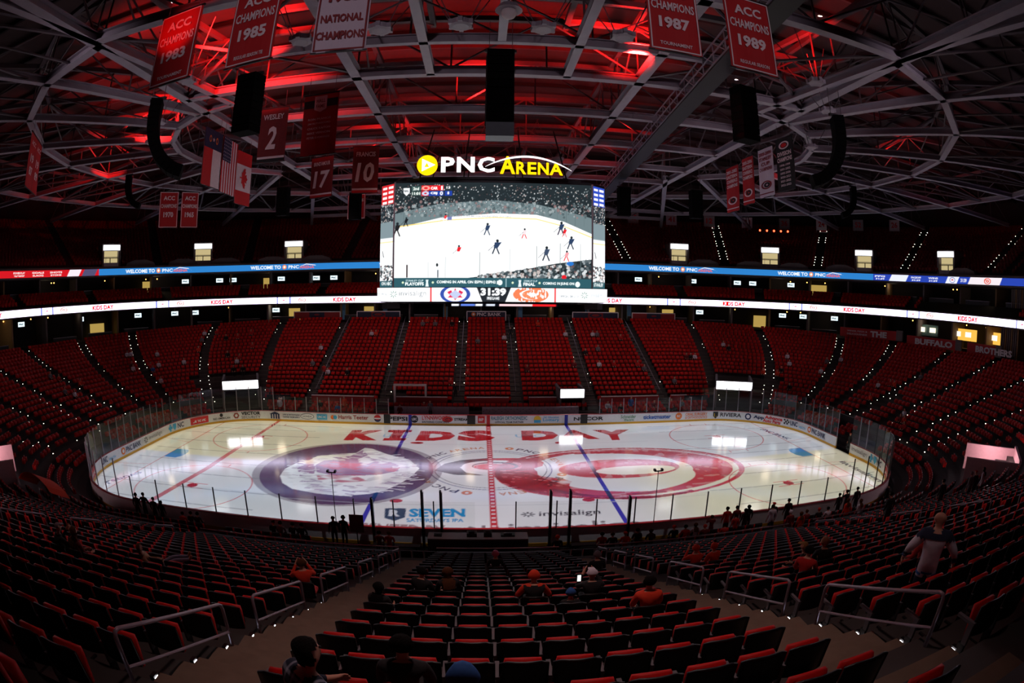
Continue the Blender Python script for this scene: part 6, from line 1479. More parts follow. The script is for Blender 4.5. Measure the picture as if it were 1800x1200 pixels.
# penalty boxes and scorer's table on the near side
root = thing('scorer_table', "scorer's table with white front and papers behind the near boards", 'table', (0, -13.9, .05)); b = MB(); b.box(-3.4, 1.6, -14.2, -13.4, .95, 1.02); b.build('tabletop', mat('table_white', (150, 142, 142), .5), root); b = MB(); b.box(-3.4, 1.6, -14.2, -14.14, .1, .95); b.build('front_panel', mat('table_panel', (74, 70, 76), .6), root)
for x in (-3.3, -.9, 1.5): b = MB(); b.box(x - .05, x + .05, -14.1, -13.5, .05, .95); b.build('trestle', DARK, root)
for k, (x, w, h) in enumerate(((-2.9, .4, .08), (-1.2, .5, .25), (-.4, .4, .3), (.6, .7, .12))):
    t = thing('console', "small control console on the scorer's table, %s from left" % ORD[k], 'console', (x, -13.8, 1.02)); b = MB(); b.hexa(((x - w / 2, -13.95, 1.022), (x + w / 2, -13.95, 1.022), (x + w / 2, -13.65, 1.022), (x - w / 2, -13.65, 1.022), (x - w / 2, -13.9, 1.022 + h * .6), (x + w / 2, -13.9, 1.022 + h * .6), (x + w / 2, -13.68, 1.022 + h), (x - w / 2, -13.68, 1.022 + h))); b.build('case', BLACK, t)
    b = MB(); b.box(x - w * .3, x + w * .3, -13.84, -13.80, 1.03 + h * .8, 1.06 + h); b.build('knobs', INKG, t)
POSTB = mat('post_black', (16, 15, 18), .4)
for k, x in enumerate((-6.3, -3.7, -2.75, 2.75, 3.75, 6.9)):
    t = thing('box_post', 'tall black glass post of the penalty boxes, %s from left' % ORD[k], 'post', (x, -13.3, BH)); b = MB(); b.box(x - .045, x + .045, -13.4, -13.2, .1, 3.3 if k in (1, 2, 3, 4) else 2.8); b.box(x + .06, x + .09, -13.4, -13.2, .1, 3.2 if k in (1, 2, 3, 4) else 2.7); b.build('upright', POSTB, t); b = MB(); b.box(x - .1, x + .14, -13.42, -13.18, .05, .12); b.build('base_plate', POSTB, t)
for k, (xa, xb) in enumerate(((-6.2, -3.8), (3.8, 6.8))):
    t = thing('penalty_bench', 'penalty box bench, %s one' % ('left' if k == 0 else 'right'), 'bench', ((xa + xb) / 2, -14.0, .05)); b = MB(); b.box(xa, xb, -14.2, -13.85, .45, .52); b.build('seat_board', mat('bench_dark', (60, 50, 52), .6), t)
    for x in (xa + .2, xb - .2): b = MB(); b.box(x - .04, x + .04, -14.15, -13.9, .05, .45); b.build('leg', DARK, t)
# two slim poles with lamps at the near glass
for x, l in ((-8.3, 'left'), (8.35, 'right')):
    t = thing('camera_pole', 'slim pole with two small cameras at the near glass on the %s' % l, 'pole', (x, -13.2, BH)); rod((x, -13.25, BH), (x, -13.25, 4.1), .022, t, 'pole')
    for e in (-.2, .2): b = MB(); b.box(x + e - .05, x + e + .05, -13.35, -13.15, 4.08, 4.19); b.build('camera', BLACK, t)
    b = MB(); b.box(x - .2, x + .2, -13.28, -13.22, 4.04, 4.09); b.build('cross_bar', DARK, t)
# pale entrance tunnels at the near left and near right corners
for U, s, l in ((7.57, -1, 'left'), (1.43, 1, 'right')):
    x, y, nx_, ny_ = row_p(3, U); o = Vector((x, y, 0)); n = Vector((nx_, ny_, 0)); t = Vector((-ny_, nx_, 0))
    root = thing('entrance_tunnel', 'pale pink lit entrance opening in the seating at the near %s bend' % l, 'portal', (x, y, 1.5))
    TP = mat('tunnel_plaster', (196, 160, 166), .7)
    for e in (-1, 1): b = MB(); obox(b, o, t, n, e * 2.1 - .12, e * 2.1 + .12, -2.6, 1.6, .6, 3.7); b.build('side_wall', TP, root)
    b = MB(); obox(b, o, t, n, -2.1, 2.1, -2.8, -2.6, .6, 3.9); b.build('back_wall', TP, root); b = MB(); obox(b, o, t, n, -2.1, 2.1, -2.6, 1.6, .5, .62); b.build('floor_slab', CONC, root)
    b = MB()
    for z in (1.15, 1.65): b.tube([o + t * -2.1 + n * 1.6 + Vector((0, 0, z)), o + t * 2.1 + n * 1.6 + Vector((0, 0, z))], .025, 6)
    b.build('guard_rail', STEEL, root)
    ld = bpy.data.lights.new('tunnel_lamp', 'POINT'); ld.energy = 300; ld.color = (1, .62, .66); ld.shadow_soft_size = .3; lo = bpy.data.objects.new('tunnel_lamp', ld); COL.objects.link(lo); lo.location = (o.x - n.x * .6, o.y - n.y * .6, 3.5)

# orange awning beside the left entrance
aw = thing('awning', 'orange-red curved awning beside the pale entrance at the far left', 'awning', (-27.6, -16.6, 2.2)); b = MB(); n = 10
A = [(-30.2 + 4.4 * k / n, -16.2 - .9 * k / n, 2.35 + .75 * sin(pi * k / n) ** .7) for k in range(n + 1)]; B_ = [(x + .5, y + 1.3, z - .75) for x, y, z in A]
for k in range(n): b.face((A[k], A[k + 1], B_[k + 1], B_[k])); b.face(tuple((p[0], p[1], p[2] - .03) for p in (B_[k], B_[k + 1], A[k + 1], A[k])))
b.build('cloth', mat('awning_cloth', (222, 64, 30), .7), aw, True)
for k in (0, n): rod((A[k][0], A[k][1], 1.3), A[k], .03, aw, 'pole')
# ------------------------------------------------------------------ people: one continuous skinned body each, hair or hat as a child
def joints(pose):
    J = {}; E_ = []
    def add(n, p, r, par=None, lab='torso'):
        J[n] = (Vector(p), r); 
        if par: E_.append((par, n, lab))
    if pose.startswith('stand'):
        b = dict(pel=(0, 0, .93), wai=(0, 0, 1.08), che=(0, .0, 1.27), upc=(0, -.01, 1.40), nec=(0, .005, 1.475), jaw=(0, .03, 1.555), hea=(0, .025, 1.645), cro=(0, .010, 1.725), sho=(.185, -.01, 1.40), hip=(.09, 0, .87), kne=(.10, .02, .49), ank=(.105, -.03, .09), toe=(.125, .13, .045))
        arm = {'stand': ((.245, -.03, 1.13), (.265, .06, .90), (.265, .085, .82)), 'stand_up': ((.27, .14, 1.22), (.12, .26, 1.44), (.10, .29, 1.52)), 'stand_cross': ((.25, .06, 1.14), (.06, .21, 1.12), (-.02, .22, 1.13)), 'stand_wide': ((.36, -.02, 1.18), (.42, .10, .98), (.43, .13, .90))}[pose]
    elif pose == 'lounge':
        b = dict(pel=(0, 0, .50), wai=(0, -.12, .60), che=(0, -.27, .75), upc=(0, -.36, .86), nec=(0, -.40, .95), jaw=(0, -.39, 1.02), hea=(0, -.41, 1.11), cro=(0, -.44, 1.19), sho=(.18, -.35, .85), hip=(.09, .05, .50), kne=(.10, .45, .66), ank=(.09, .86, .62), toe=(.11, .93, .74))
        arm = ((.24, -.2, .66), (.10, .02, .70), (.05, .08, .70))
    else:
        b = dict(pel=(0, 0, .50), wai=(0, -.02, .64), che=(0, -.02, .84), upc=(0, .0, .97), nec=(0, .02, 1.045), jaw=(0, .045, 1.125), hea=(0, .04, 1.215), cro=(0, .025, 1.295), sho=(.185, .0, .97), hip=(.09, .06, .49), kne=(.12, .42, .51), ank=(.12, .38, .09), toe=(.13, .53, .045))
        arm = {'sit': ((.24, .08, .72), (.16, .30, .62), (.14, .37, .61)), 'sit_up': ((.27, .16, .82), (.13, .30, 1.03), (.10, .33, 1.10)), 'sit_wide': ((.32, .05, .74), (.26, .27, .66), (.24, .34, .65))}[pose]
    add('pel', b['pel'], .135); add('wai', b['wai'], .128, 'pel'); add('che', b['che'], .150, 'wai'); add('upc', b['upc'], .115, 'che'); add('nec', b['nec'], .047, 'upc', 'neck'); add('jaw', b['jaw'], .066, 'nec', 'head'); add('hea', b['hea'], .102, 'jaw', 'head'); add('cro', b['cro'], .070, 'hea', 'head')
    hv = Vector(b['hea']); fw = Vector((0, 1, 0)) if pose != 'lounge' else Vector((0, .9, .35))
    J['nos'] = (hv + fw * .108 + Vector((0, 0, -.022)), .013); E_.append(('hea', 'nos', 'head'))
    for s, n in ((1, 'r'), (-1, 'l')):
        m = lambda p: (p[0] * s, p[1], p[2])
        J['ear' + n] = (hv + Vector((s * .108, -.012, -.012)), .020); E_.append(('hea', 'ear' + n, 'head'))
        add('sho' + n, m(b['sho']), .072, 'upc', 'torso'); add('elb' + n, m(arm[0]), .052, 'sho' + n, 'arm'); add('wri' + n, m(arm[1]), .031, 'elb' + n, 'arm'); add('pal' + n, m(arm[2]), .034, 'wri' + n, 'hand')
        d = (Vector(m(arm[2])) - Vector(m(arm[1]))).normalized(); up_ = Vector((0, 0, 1)); sd = d.cross(Vector((s, 0, 0))); sd = sd.normalized() if sd.length > .1 else Vector((0, 1, 0))
        for k, (off, ln) in enumerate(((-.028, .066), (-.010, .080), (.009, .076), (.027, .060))):
            base = Vector(m(arm[2])) + d * .028 + sd * off; t1 = base + d * ln * .55 + Vector((-s * .006, 0, 0)); t2 = base + d * ln + Vector((-s * .022, 0, 0))
            J['f%d' % k + n] = (t1, .0095); E_.append(('pal' + n, 'f%d' % k + n, 'hand')); J['g%d' % k + n] = (t2, .0075); E_.append(('f%d' % k + n, 'g%d' % k + n, 'hand'))
        th = Vector(m(arm[2])) - d * .02 + sd * -.045; J['th' + n] = (th, .011); E_.append(('pal' + n, 'th' + n, 'hand')); J['tt' + n] = (th + d * .045 - sd * .012, .008); E_.append(('th' + n, 'tt' + n, 'hand'))
        add('hip' + n, m(b['hip']), .092, 'pel', 'leg'); add('kne' + n, m(b['kne']), .064, 'hip' + n, 'leg'); add('ank' + n, m(b['ank']), .044, 'kne' + n, 'leg'); add('toe' + n, m(b['toe']), .042, 'ank' + n, 'foot')
    return J, E_, b
def body_mesh(pose, bulk=1.0, detail=1, fingers=True):
    J, E_, b = joints(pose)
    if not fingers:
        drop = [k for k in J if k[:2] in ('f0', 'f1', 'f2', 'f3', 'g0', 'g1', 'g2', 'g3', 'th', 'tt')]; E_ = [e for e in E_ if e[0] not in drop and e[1] not in drop]
        for k in drop: J.pop(k)
    names = list(J); ix = {n: i for i, n in enumerate(names)}
    me = bpy.data.meshes.new('tmp'); me.from_pydata([J[n][0] for n in names], [(ix[a], ix[c]) for a, c, _ in E_], [])
    ob = bpy.data.objects.new('tmp', me); COL.objects.link(ob)
    sk = ob.modifiers.new('skin', 'SKIN'); sk.use_smooth_shade = True; sk.branch_smoothing = .3
    for n in names:
        v = me.skin_vertices[0].data[ix[n]]; r = J[n][1]; k = bulk if n in ('pel', 'wai', 'che', 'upc') or n[:3] in ('sho', 'elb') else 1.0
        rx = r * k; v.radius = (rx, rx * (.78 if n in ('pel', 'wai', 'che', 'upc') else 1.0)) if False else (rx, rx)
        v.use_root = n == 'pel'
    ss = ob.modifiers.new('sub', 'SUBSURF'); ss.levels = detail; ss.render_levels = detail
    dg = bpy.context.evaluated_depsgraph_get(); dg.update(); out = bpy.data.meshes.new_from_object(ob.evaluated_get(dg))
    bpy.data.objects.remove(ob); bpy.data.meshes.remove(me)
    n = len(out.vertices); co = np.zeros(n * 3); out.vertices.foreach_get('co', co); co = co.reshape(-1, 3)
    # flatten the trunk front to back
    segs_ = [(np.array(J[a][0]), np.array(J[c][0]), l) for a, c, l in E_]
    pc = np.zeros(len(out.polygons) * 3); out.polygons.foreach_get('center', pc); pc = pc.reshape(-1, 3)
    D = []
    for a, c, l in segs_:
        d = c - a; t = np.clip(((pc - a) @ d) / max(d @ d, 1e-9), 0, 1); D.append(np.linalg.norm(pc - (a + t[:, None] * d), axis=1))
    lab = np.array([s[2] for s in segs_])[np.argmin(np.array(D), 0)]
    hz = b['hea'][2]; pz = b['pel'][2]
    mi = np.zeros(len(pc), int); mi[(lab == 'torso') | (lab == 'arm')] = 1; mi[lab == 'leg'] = 2; mi[lab == 'foot'] = 3
    if pose.startswith('stand'): mi[(lab == 'leg') & (pc[:, 2] > pz - .16)] = 1
    out.polygons.foreach_set('material_index', mi.astype(np.int32)); out.polygons.foreach_set('use_smooth', np.ones(len(pc), bool))
    out.name = 'person'
    for _ in range(4): out.materials.append(None)
    return out, b, lab
SKIN_L = mat('skin_light', (196, 140, 116), .6, vary=.05); SKIN_D = mat('skin_brown', (120, 78, 58), .6, vary=.05); SHOE = mat('shoe_dark', (24, 22, 24), .6); SHOEW = mat('shoe_white', (190, 186, 190), .6)
JEAN = mat('jeans', (40, 48, 72), .8); TROUB = mat('trousers_black', (18, 17, 20), .8); HAIRB = mat('hair_black', (16, 12, 11), .9, spec=.15, scale=60, bump=.6); HAIRN = mat('hair_brown', (86, 52, 32), .9, spec=.15, scale=60, bump=.6); HAIRY = mat('hair_blond', (150, 112, 70), .9, spec=.15, scale=60, bump=.6)
def cl(name, rgb): return mat('cloth_' + name, rgb, .85, vary=.15, scale=12, bump=.2)
ORANGE, REDC, WHTC, BLKC, NAVC, GRYC, TANC, BLUC, PINK, MAROON = cl('orange', (214, 54, 24)), cl('red', (184, 26, 26)), cl('white', (205, 196, 208)), cl('black', (22, 20, 24)), cl('navy', (26, 32, 60)), cl('grey', (110, 104, 112)), cl('tan', (156, 112, 84)), cl('blue', (44, 92, 160)), cl('pink', (214, 120, 150)), cl('maroon', (110, 20, 28))
def plaid():
    m = bpy.data.materials.new('cloth_plaid'); m.use_nodes = True; nt = m.node_tree; b = nt.nodes['Principled BSDF']; b.inputs['Roughness'].default_value = .9
    tc = nt.nodes.new('ShaderNodeTexCoord'); mx = nt.nodes.new('ShaderNodeMix'); mx.data_type = 'RGBA'; mx.inputs[6].default_value = (.010, .014, .035, 1); mx.inputs[7].default_value = (.42, .44, .55, 1)
    ws = []
    for ax in ('X', 'Z'):
        w = nt.nodes.new('ShaderNodeTexWave'); w.bands_direction = ax; w.inputs['Scale'].default_value = 3.6; nt.links.new(tc.outputs['Object'], w.inputs['Vector'])
        r = nt.nodes.new('ShaderNodeMapRange'); r.inputs[1].default_value = .72; r.inputs[2].default_value = .95; nt.links.new(w.outputs['Fac'], r.inputs[0]); ws.append(r.outputs[0])
    a = nt.nodes.new('ShaderNodeMath'); a.operation = 'ADD'; nt.links.new(ws[0], a.inputs[0]); nt.links.new(ws[1], a.inputs[1]); h = nt.nodes.new('ShaderNodeMath'); h.operation = 'MULTIPLY'; h.inputs[1].default_value = .5; nt.links.new(a.outputs[0], h.inputs[0])
    nt.links.new(h.outputs[0], mx.inputs[0]); nt.links.new(mx.outputs[2], b.inputs['Base Color']); return m
PLAID = plaid()
_B = {}
def template(pose, bulk, detail):
    k = (pose, bulk, detail)
    if k not in _B: _B[k] = body_mesh(pose, bulk, detail, detail > 0)
    return _B[k]
_H = {}
def cap_mesh(key, style):
    """shell over the head, grown outwards from the body surface"""
    if (key, style) in _H: return _H[(key, style)]
    me, b, lab = _B[key]; hx, hy, hz = b['hea']; n = len(me.vertices)
    co = np.zeros(n * 3); me.vertices.foreach_get('co', co); co = co.reshape(-1, 3); no = np.zeros(n * 3); me.vertices.foreach_get('normal', no); no = no.reshape(-1, 3)
    F = []; g = {'short': .016, 'long': .022, 'beanie': .020, 'hood': .028, 'cap': .015}[style]
    for p in me.polygons:
        c = np.array(p.center) - (hx, hy, hz); l = lab[p.index]
        if abs(c[0]) > .155: continue
        if style == 'short': ok = l == 'head' and (c[2] > .035 or (c[1] < -.005 and c[2] > -.085)) and not (c[1] > .06 and c[2] < .055)
        elif style == 'long': ok = (l in ('head', 'neck') and (c[2] > .04 or c[1] < .02)) and not (c[1] > .06 and c[2] < .06) or (l == 'torso' and c[1] < -.04 and c[2] > -.36 and abs(c[0]) < .11)
        elif style == 'hood': ok = l in ('head', 'neck') and not (c[1] > .045 and c[2] < .06)
        else: ok = l == 'head' and c[2] > ((.012 if c[1] > .03 else -.045) if style == 'beanie' else (.03 if c[1] > 0 else -.01))
        if ok: F.append(tuple(p.vertices))
    us = sorted({v for f in F for v in f}); ix = {v: i for i, v in enumerate(us)}; V = [tuple(co[v] + no[v] * g + (np.array((0, 0, .055)) * max(0, (co[v][2] - hz - .03) / .07) if style in ('beanie', 'hood') else 0)) for v in us]
    m2 = bpy.data.meshes.new(style); m2.from_pydata(V, [], [tuple(ix[v] for v in f) for f in F]); m2.polygons.foreach_set('use_smooth', [True] * len(F)); m2.materials.append(None); _H[(key, style)] = m2
    return m2
def setmat(o, i, m):
    o.material_slots[i].link = 'OBJECT'; o.material_slots[i].material = m
def person(label, pose, loc, rz=0.0, top=BLKC, trous=TROUB, skin=SKIN_L, hair=('short', HAIRB), shoes=SHOE, scale=1.0, bulk=1.0, detail=1, pom=None, group=None, cat='person'):
    key = (pose, bulk, detail); me, b, lab = template(*key); o = link('person', me); o.location = loc; o.rotation_euler = (0, 0, rz); o.scale = (scale,) * 3
    for i, m in enumerate((skin, top, trous, shoes)): setmat(o, i, m)
    tag(o, label, cat, group)
    if hair:
        h = link({'short': 'hair', 'long': 'hair', 'beanie': 'beanie', 'hood': 'hood', 'cap': 'cap'}[hair[0]], cap_mesh(key, hair[0]), o, True); setmat(h, 0, hair[1]); hp = Vector(b['hea'])
        if hair[0] == 'cap': q = MB(); q.hexa(((-.075, .07, .03), (.075, .07, .03), (.055, .17, .015), (-.055, .17, .015), (-.075, .07, .042), (.075, .07, .042), (.055, .17, .027), (-.055, .17, .027))); br = q.build('brim', hair[1], h, local=True); br.location = hp
        if pom: q = MB(); q.sphere((0, 0, .155), .045, 10, 6); pm = q.build('pompom', pom, h, True, True); pm.location = hp
    if detail > 0:
        hp = Vector(b['hea'])
        for s in (-1, 1):
            q = MB(); q.sphere((s * .034, .088, .004), .011, 8, 5); e = q.build('eye', INKB, o, True, True); e.location = hp
        q = MB(); q.box(-.024, .024, .086, .097, -.062, -.054); e = q.build('mouth', mat('lips', (150, 76, 70), .5), o, local=True); e.location = hp
    return o
def seat_loc(x, y, fwd_=.12):
    """floor point of the seat nearest to x, y (sitters sit a little in front of the backrest)"""
    s = seat_at(x, y); return (s[1] - sin(s[4]) * fwd_, s[2] + cos(s[4]) * fwd_, s[3]), s[4]
def sitter(label, x, y, pose='sit', turn=0.0, **k):
    l, a = seat_loc(x, y); st = seat_at(x, y); parts = SEATOBJ.get((st[0], st[5], st[6]))
    if parts: parts[2].location = (0, -.36, .46); parts[2].rotation_euler = (radians(-86), 0, 0); parts[2].location = (0, .08 - .40 * 1.0, .42 + .08)
    return person(label, pose, l, a + turn, **k)
# the people sitting and standing in the near blocks
man = person('bald man in a white jersey with navy shoulders standing by the right railing', 'stand_wide', (6.0, -33.75, row_z(18, .5) + .015), -.8, top=WHTC, trous=NAVC, hair=None, bulk=1.36, detail=2, shoes=SHOEW, scale=1.12)
# yoke, hem stripes and sleeve stripes of his jersey: shells over the body surface
def shell(o, key, name, m, test, g=.012):
    me, b, lab = _B[key]; n = len(me.vertices); co = np.zeros(n * 3); me.vertices.foreach_get('co', co); co = co.reshape(-1, 3); no = np.zeros(n * 3); me.vertices.foreach_get('normal', no); no = no.reshape(-1, 3)
    F = [tuple(p.vertices) for p in me.polygons if test(p.center, lab[p.index])]; us = sorted({v for f in F for v in f}); ix = {v: i for i, v in enumerate(us)}
    m2 = bpy.data.meshes.new(name); m2.from_pydata([tuple(co[v] + no[v] * g) for v in us], [], [tuple(ix[v] for v in f) for f in F]); m2.polygons.foreach_set('use_smooth', [True] * len(F)); m2.materials.append(m); return link(name, m2, o, True)
mk = ('stand_wide', 1.36, 2)
shell(man, mk, 'jersey_yoke', NAVC, lambda c, l: (l in ('torso', 'arm')) and c[2] > 1.36); shell(man, mk, 'hem_stripe', BLUC, lambda c, l: l in ('torso', 'leg') and .82 < c[2] < .86); shell(man, mk, 'sleeve_stripe', NAVC, lambda c, l: l == 'arm' and (1.04 < c[2] < 1.09)); shell(man, mk, 'sleeve_band', BLUC, lambda c, l: l == 'arm' and (1.00 < c[2] < 1.03))
l = Lettering((0, -.225, 1.385), (1, 0, 0), (0, 0, 1), .02); l.text('Bardot', 0, 0, .11, .04, INKW, .03); q = l.build('lettering', None); q.parent = man
sitter('dark haired person in a navy and white plaid shirt at the bottom left', -2.15, -36.1, 'sit_wide', -.75, top=PLAID, hair=('short', HAIRB), bulk=1.15, detail=2, scale=1.12)
sitter('person in dark clothes beside the plaid shirt at the bottom edge', -1.3, -35.3, 'sit', 0, top=BLKC, hair=('short', HAIRB)); sitter('person in a blue beanie at the very bottom edge', -1.1, -36.1, 'sit', 0, top=BLKC, hair=('beanie', BLUC))
sitter('person in a tall orange beanie and dark vest with orange sleeves in the centre block', .1, -30.2, 'sit_wide', 0, top=ORANGE, hair=('beanie', ORANGE), bulk=1.12, detail=2)
vest = bpy.data.objects[[o.name for o in COL.objects if o.get('label', '').startswith('person in a tall orange')][0]]; shell(vest, ('sit_wide', 1.12, 2), 'vest', BLKC, lambda c, l: l == 'torso' and c[2] < 1.02 and abs(c[0]) < .2, .02)
l = Lettering((0, -.19, .80), (1, 0, 0), (0, 0, 1), .03); l.text('STORM', 0, 0, .2, .04, INKR, .03); q = l.build('lettering', None); q.parent = vest
sitter('person in a pink beanie low in the centre block', -.5, -23.5, 'sit', 0, top=BLKC, hair=('beanie', PINK)); sitter('long brown haired person in the centre block', -1.65, -29.0, 'sit', .2, top=BLKC, hair=('long', HAIRN)); sitter('black haired person beside the brown haired one', -2.2, -29.0, 'sit', -.4, top=BLKC, hair=('short', HAIRB)); sitter('black haired child at the left aisle of the centre block', -2.4, -30.9, 'sit', -.3, top=BLKC, hair=('long', HAIRB), scale=.88)
ph = sitter('person in a white cap holding up a phone in the centre block', 1.45, -30.0, 'sit_up', 0, top=BLKC, hair=('cap', WHTC)); sitter('dark haired person with orange-red shoulders right in the centre block', 1.95, -31.8, 'sit', 0, top=ORANGE, hair=('short', HAIRB), bulk=1.1); sitter('person in a grey beanie at the right end of the centre block', 2.4, -25.4, 'sit', 0, top=BLKC, hair=('beanie', GRYC)); sitter('child in a blue beanie right of the orange beanie', .85, -30.9, 'sit', 0, top=BLKC, hair=('beanie', BLUC), scale=.78)
PHS = glow('phone_screen', (235, 240, 235), 1.5); t = thing('phone', 'glowing phone held up in the centre block', 'phone', (1.2, -29.72, 8.0)); b = MB(); b.box(1.12, 1.20, -29.70, -29.69, row_z(14, .5) + 1.0, row_z(14, .5) + 1.16); b.build('case', BLACK, t); b = MB(); b.box(1.125, 1.195, -29.708, -29.702, row_z(14, .5) + 1.01, row_z(14, .5) + 1.15); b.build('screen', PHS, t)
sitter('person in an orange hoodie and white-orange beanie, hand raised, right block', 5.3, -26.6, 'sit_up', 0, top=ORANGE, hair=('beanie', ORANGE), pom=WHTC, bulk=1.08); sitter('person in an orange hoodie and dark banded beanie, right block', 5.9, -26.6, 'sit', .3, top=ORANGE, hair=('beanie', ORANGE), pom=BLKC, bulk=1.08)
sitter('person lounging in a tan hoodie with pale jeans, feet up, left block', -8.6, -29.0, 'lounge', -.9, top=TANC, trous=cl('pale_denim', (130, 126, 150)), hair=('long', HAIRN), shoes=cl('shoe_tan', (170, 110, 84))); sitter('person in dark clothes raising a camera at the far left', -10.3, -31.0, 'sit_up', -.5, top=BLKC, hair=('cap', GRYC), bulk=1.1); sitter('brown haired person beside the camera at the far left', -9.7, -30.9, 'sit', -.3, top=MAROON, hair=('long', HAIRN))
sitter('person in red seated at the end of the left block', -4.6, -29.2, 'sit_up', .4, top=ORANGE, hair=('short', HAIRN)); sitter('reader with a straw hat leaning over in the right block', 6.3, -30.3, 'sit', .6, top=BLKC, hair=('cap', HAIRY)); sitter('person in a dark coat with a patterned beanie in the right block', 6.9, -29.6, 'sit', -.2, top=BLKC, hair=('beanie', TANC)); sitter('person in a red shirt reading in the right block', 5.7, -30.4, 'sit', -.8, top=REDC, hair=('short', HAIRB))
sitter('small child in white facing left beside the tall man', 8.3, -31.5, 'sit_up', 1.2, top=WHTC, hair=('short', HAIRN), scale=.85); sitter('person in red behind the tall man', 7.6, -32.3, 'sit', 0, top=REDC, hair=('short', HAIRN))
# standing figures at the near glass
def rink_z(y): return FZ[0] if y > -15.4 else FZ[1] if y > -16.2 else FZ[2]
def glassman(label, x, y, pose='stand', scale=1.0, rz=0.0, **k): return person(label, pose, (x, y, rink_z(y)), rz, scale=scale, **k)
for i, (x, y, sc, hr, ps) in enumerate(((-20.7, -14.3, 1.02, 'beanie', 'stand'), (-20.2, -14.15, 1.05, 'short', 'stand_wide'), (-19.35, -14.3, .98, 'short', 'stand'), (-18.65, -14.5, .95, 'long', 'stand'))):
    glassman('dark figure standing at the left near glass, %s from the left' % ORD[i], x, y, ps, sc, 0, top=BLKC, hair=(hr, HAIRB))
glassman('dark figure at the left blue line wearing a cap', -8.15, -14.3, 'stand', 1.0, .4, top=BLKC, hair=('cap', BLKC)); glassman('dark figure in a beanie beside the red sign at the left blue line', -7.65, -14.2, 'stand', 1.02, -.2, top=BLKC, hair=('beanie', BLKC))
t = thing('sign_board', 'dark red board leaning beside two figures at the left blue line', 'sign', (-7.1, -13.5, .1)); b = MB(); b.box(-7.5, -6.75, -13.55, -13.5, .9, 1.9); b.build('board', cl('board_maroon', (120, 60, 66)), t); b = MB(); b.box(-7.15, -7.1, -13.6, -13.55, .1, 1.0); b.build('stake', DARK, t)
for i, (x, y, ps, tp, hr, sc, lb) in enumerate((
    (11.1, -14.75, 'stand_up', MAROON, ('short', HAIRN), .92, 'person in maroon with raised hands at the right near glass'), (12.25, -14.2, 'stand', REDC, ('short', HAIRB), 1.0, 'tall person in a red jersey at the right near glass'), (12.45, -14.9, 'stand', REDC, ('short', HAIRB), .9, 'shorter person in red in front of the tall red jersey'),
    (12.85, -14.2, 'stand', MAROON, ('short', HAIRB), 1.0, 'person in a dark red jersey with white number at the right near glass'), (13.2, -14.6, 'stand', BLKC, ('long', HAIRB), .97, 'long haired person in black beside the dark red jersey'), (13.55, -14.3, 'stand', BLKC, ('long', HAIRB), 1.0, 'second long haired person in black at the right near glass'),
    (14.75, -14.9, 'stand', WHTC, ('short', HAIRB), 1.06, 'person in a white hoodie standing with back turned'), (15.2, -14.3, 'stand', BLKC, ('cap', REDC), .98, 'person in a red cap beside the white hoodie'), (16.2, -14.3, 'stand', BLKC, ('short', HAIRB), 1.04, 'tall person in black right of the red cap'), (15.0, -16.4, 'stand', MAROON, ('beanie', WHTC), 1.0, 'person in a patterned red coat and white beanie'),
    (15.6, -16.6, 'stand', ORANGE, ('long', HAIRN), .95, 'person in a bright orange sweater with long hair, left of two'), (19.2, -16.2, 'stand', ORANGE, ('long', HAIRN), 1.02, 'person in a bright orange sweater with long hair, right of two'), (19.9, -16.6, 'stand', WHTC, ('long', HAIRN), 1.02, 'long haired person in a white hockey jersey'), (20.05, -14.3, 'stand', BLKC, ('short', HAIRB), .95, 'first of three dark figures at the right bend of the glass'),
    (20.75, -14.2, 'stand_up', BLKC, ('short', HAIRB), 1.0, 'second of three dark figures at the right bend of the glass'), (21.6, -14.2, 'stand', BLKC, ('short', HAIRB), 1.04, 'third of three dark figures at the right bend of the glass'), (24.3, -14.4, 'stand', BLKC, ('short', HAIRB), .98, 'single dark figure farthest right at the near glass'))):
    glassman(lb, x, y, ps, sc, 0, top=tp, hair=hr, trous=JEAN if i % 3 == 0 else TROUB)
for i, (x, y, tp, hr) in enumerate(((-17.0, -14.8, REDC, 'short'), (-16.55, -14.6, BLKC, 'short'), (-16.1, -14.6, BLKC, 'beanie'), (-11.45, -14.5, BLKC, 'cap'), (-11.05, -14.5, GRYC, 'beanie'), (-10.35, -14.5, BLKC, 'short'), (-9.85, -14.5, BLKC, 'short'))):
    person('dark seated figure at the left near glass, %s from the left' % ORD[i], 'sit', (x, y, FZ[0]), 0, top=tp, hair=(hr, HAIRB))
for i, (x, y, tp, hr) in enumerate(((-5.7, -14.9, MAROON, 'short'), (-5.2, -14.9, REDC, 'short'), (2.9, -15.3, BLKC, 'beanie'), (5.1, -15.2, REDC, 'short'), (5.6, -15.3, BLKC, 'short'), (6.25, -15.3, ORANGE, 'cap'), (6.95, -15.0, BLKC, 'short'), (7.6, -15.2, BLKC, 'long'), (8.9, -15.0, BLKC, 'short'), (9.5, -15.1, REDC, 'short'), (10.1, -15.0, WHTC, 'long'), (10.5, -15.3, MAROON, 'short'), (11.6, -15.4, REDC, 'short'), (17.0, -15.2, MAROON, 'short'), (17.9, -15.2, BLKC, 'short'), (18.5, -15.3, WHTC, 'short'))):
    person('rinkside spectator from behind at the near glass, %s from the left' % ORD[i], 'sit', (x, y, FZ[0] + .05), 0, top=tp, hair=(hr, (HAIRB, HAIRN, ORANGE)[i % 3]))
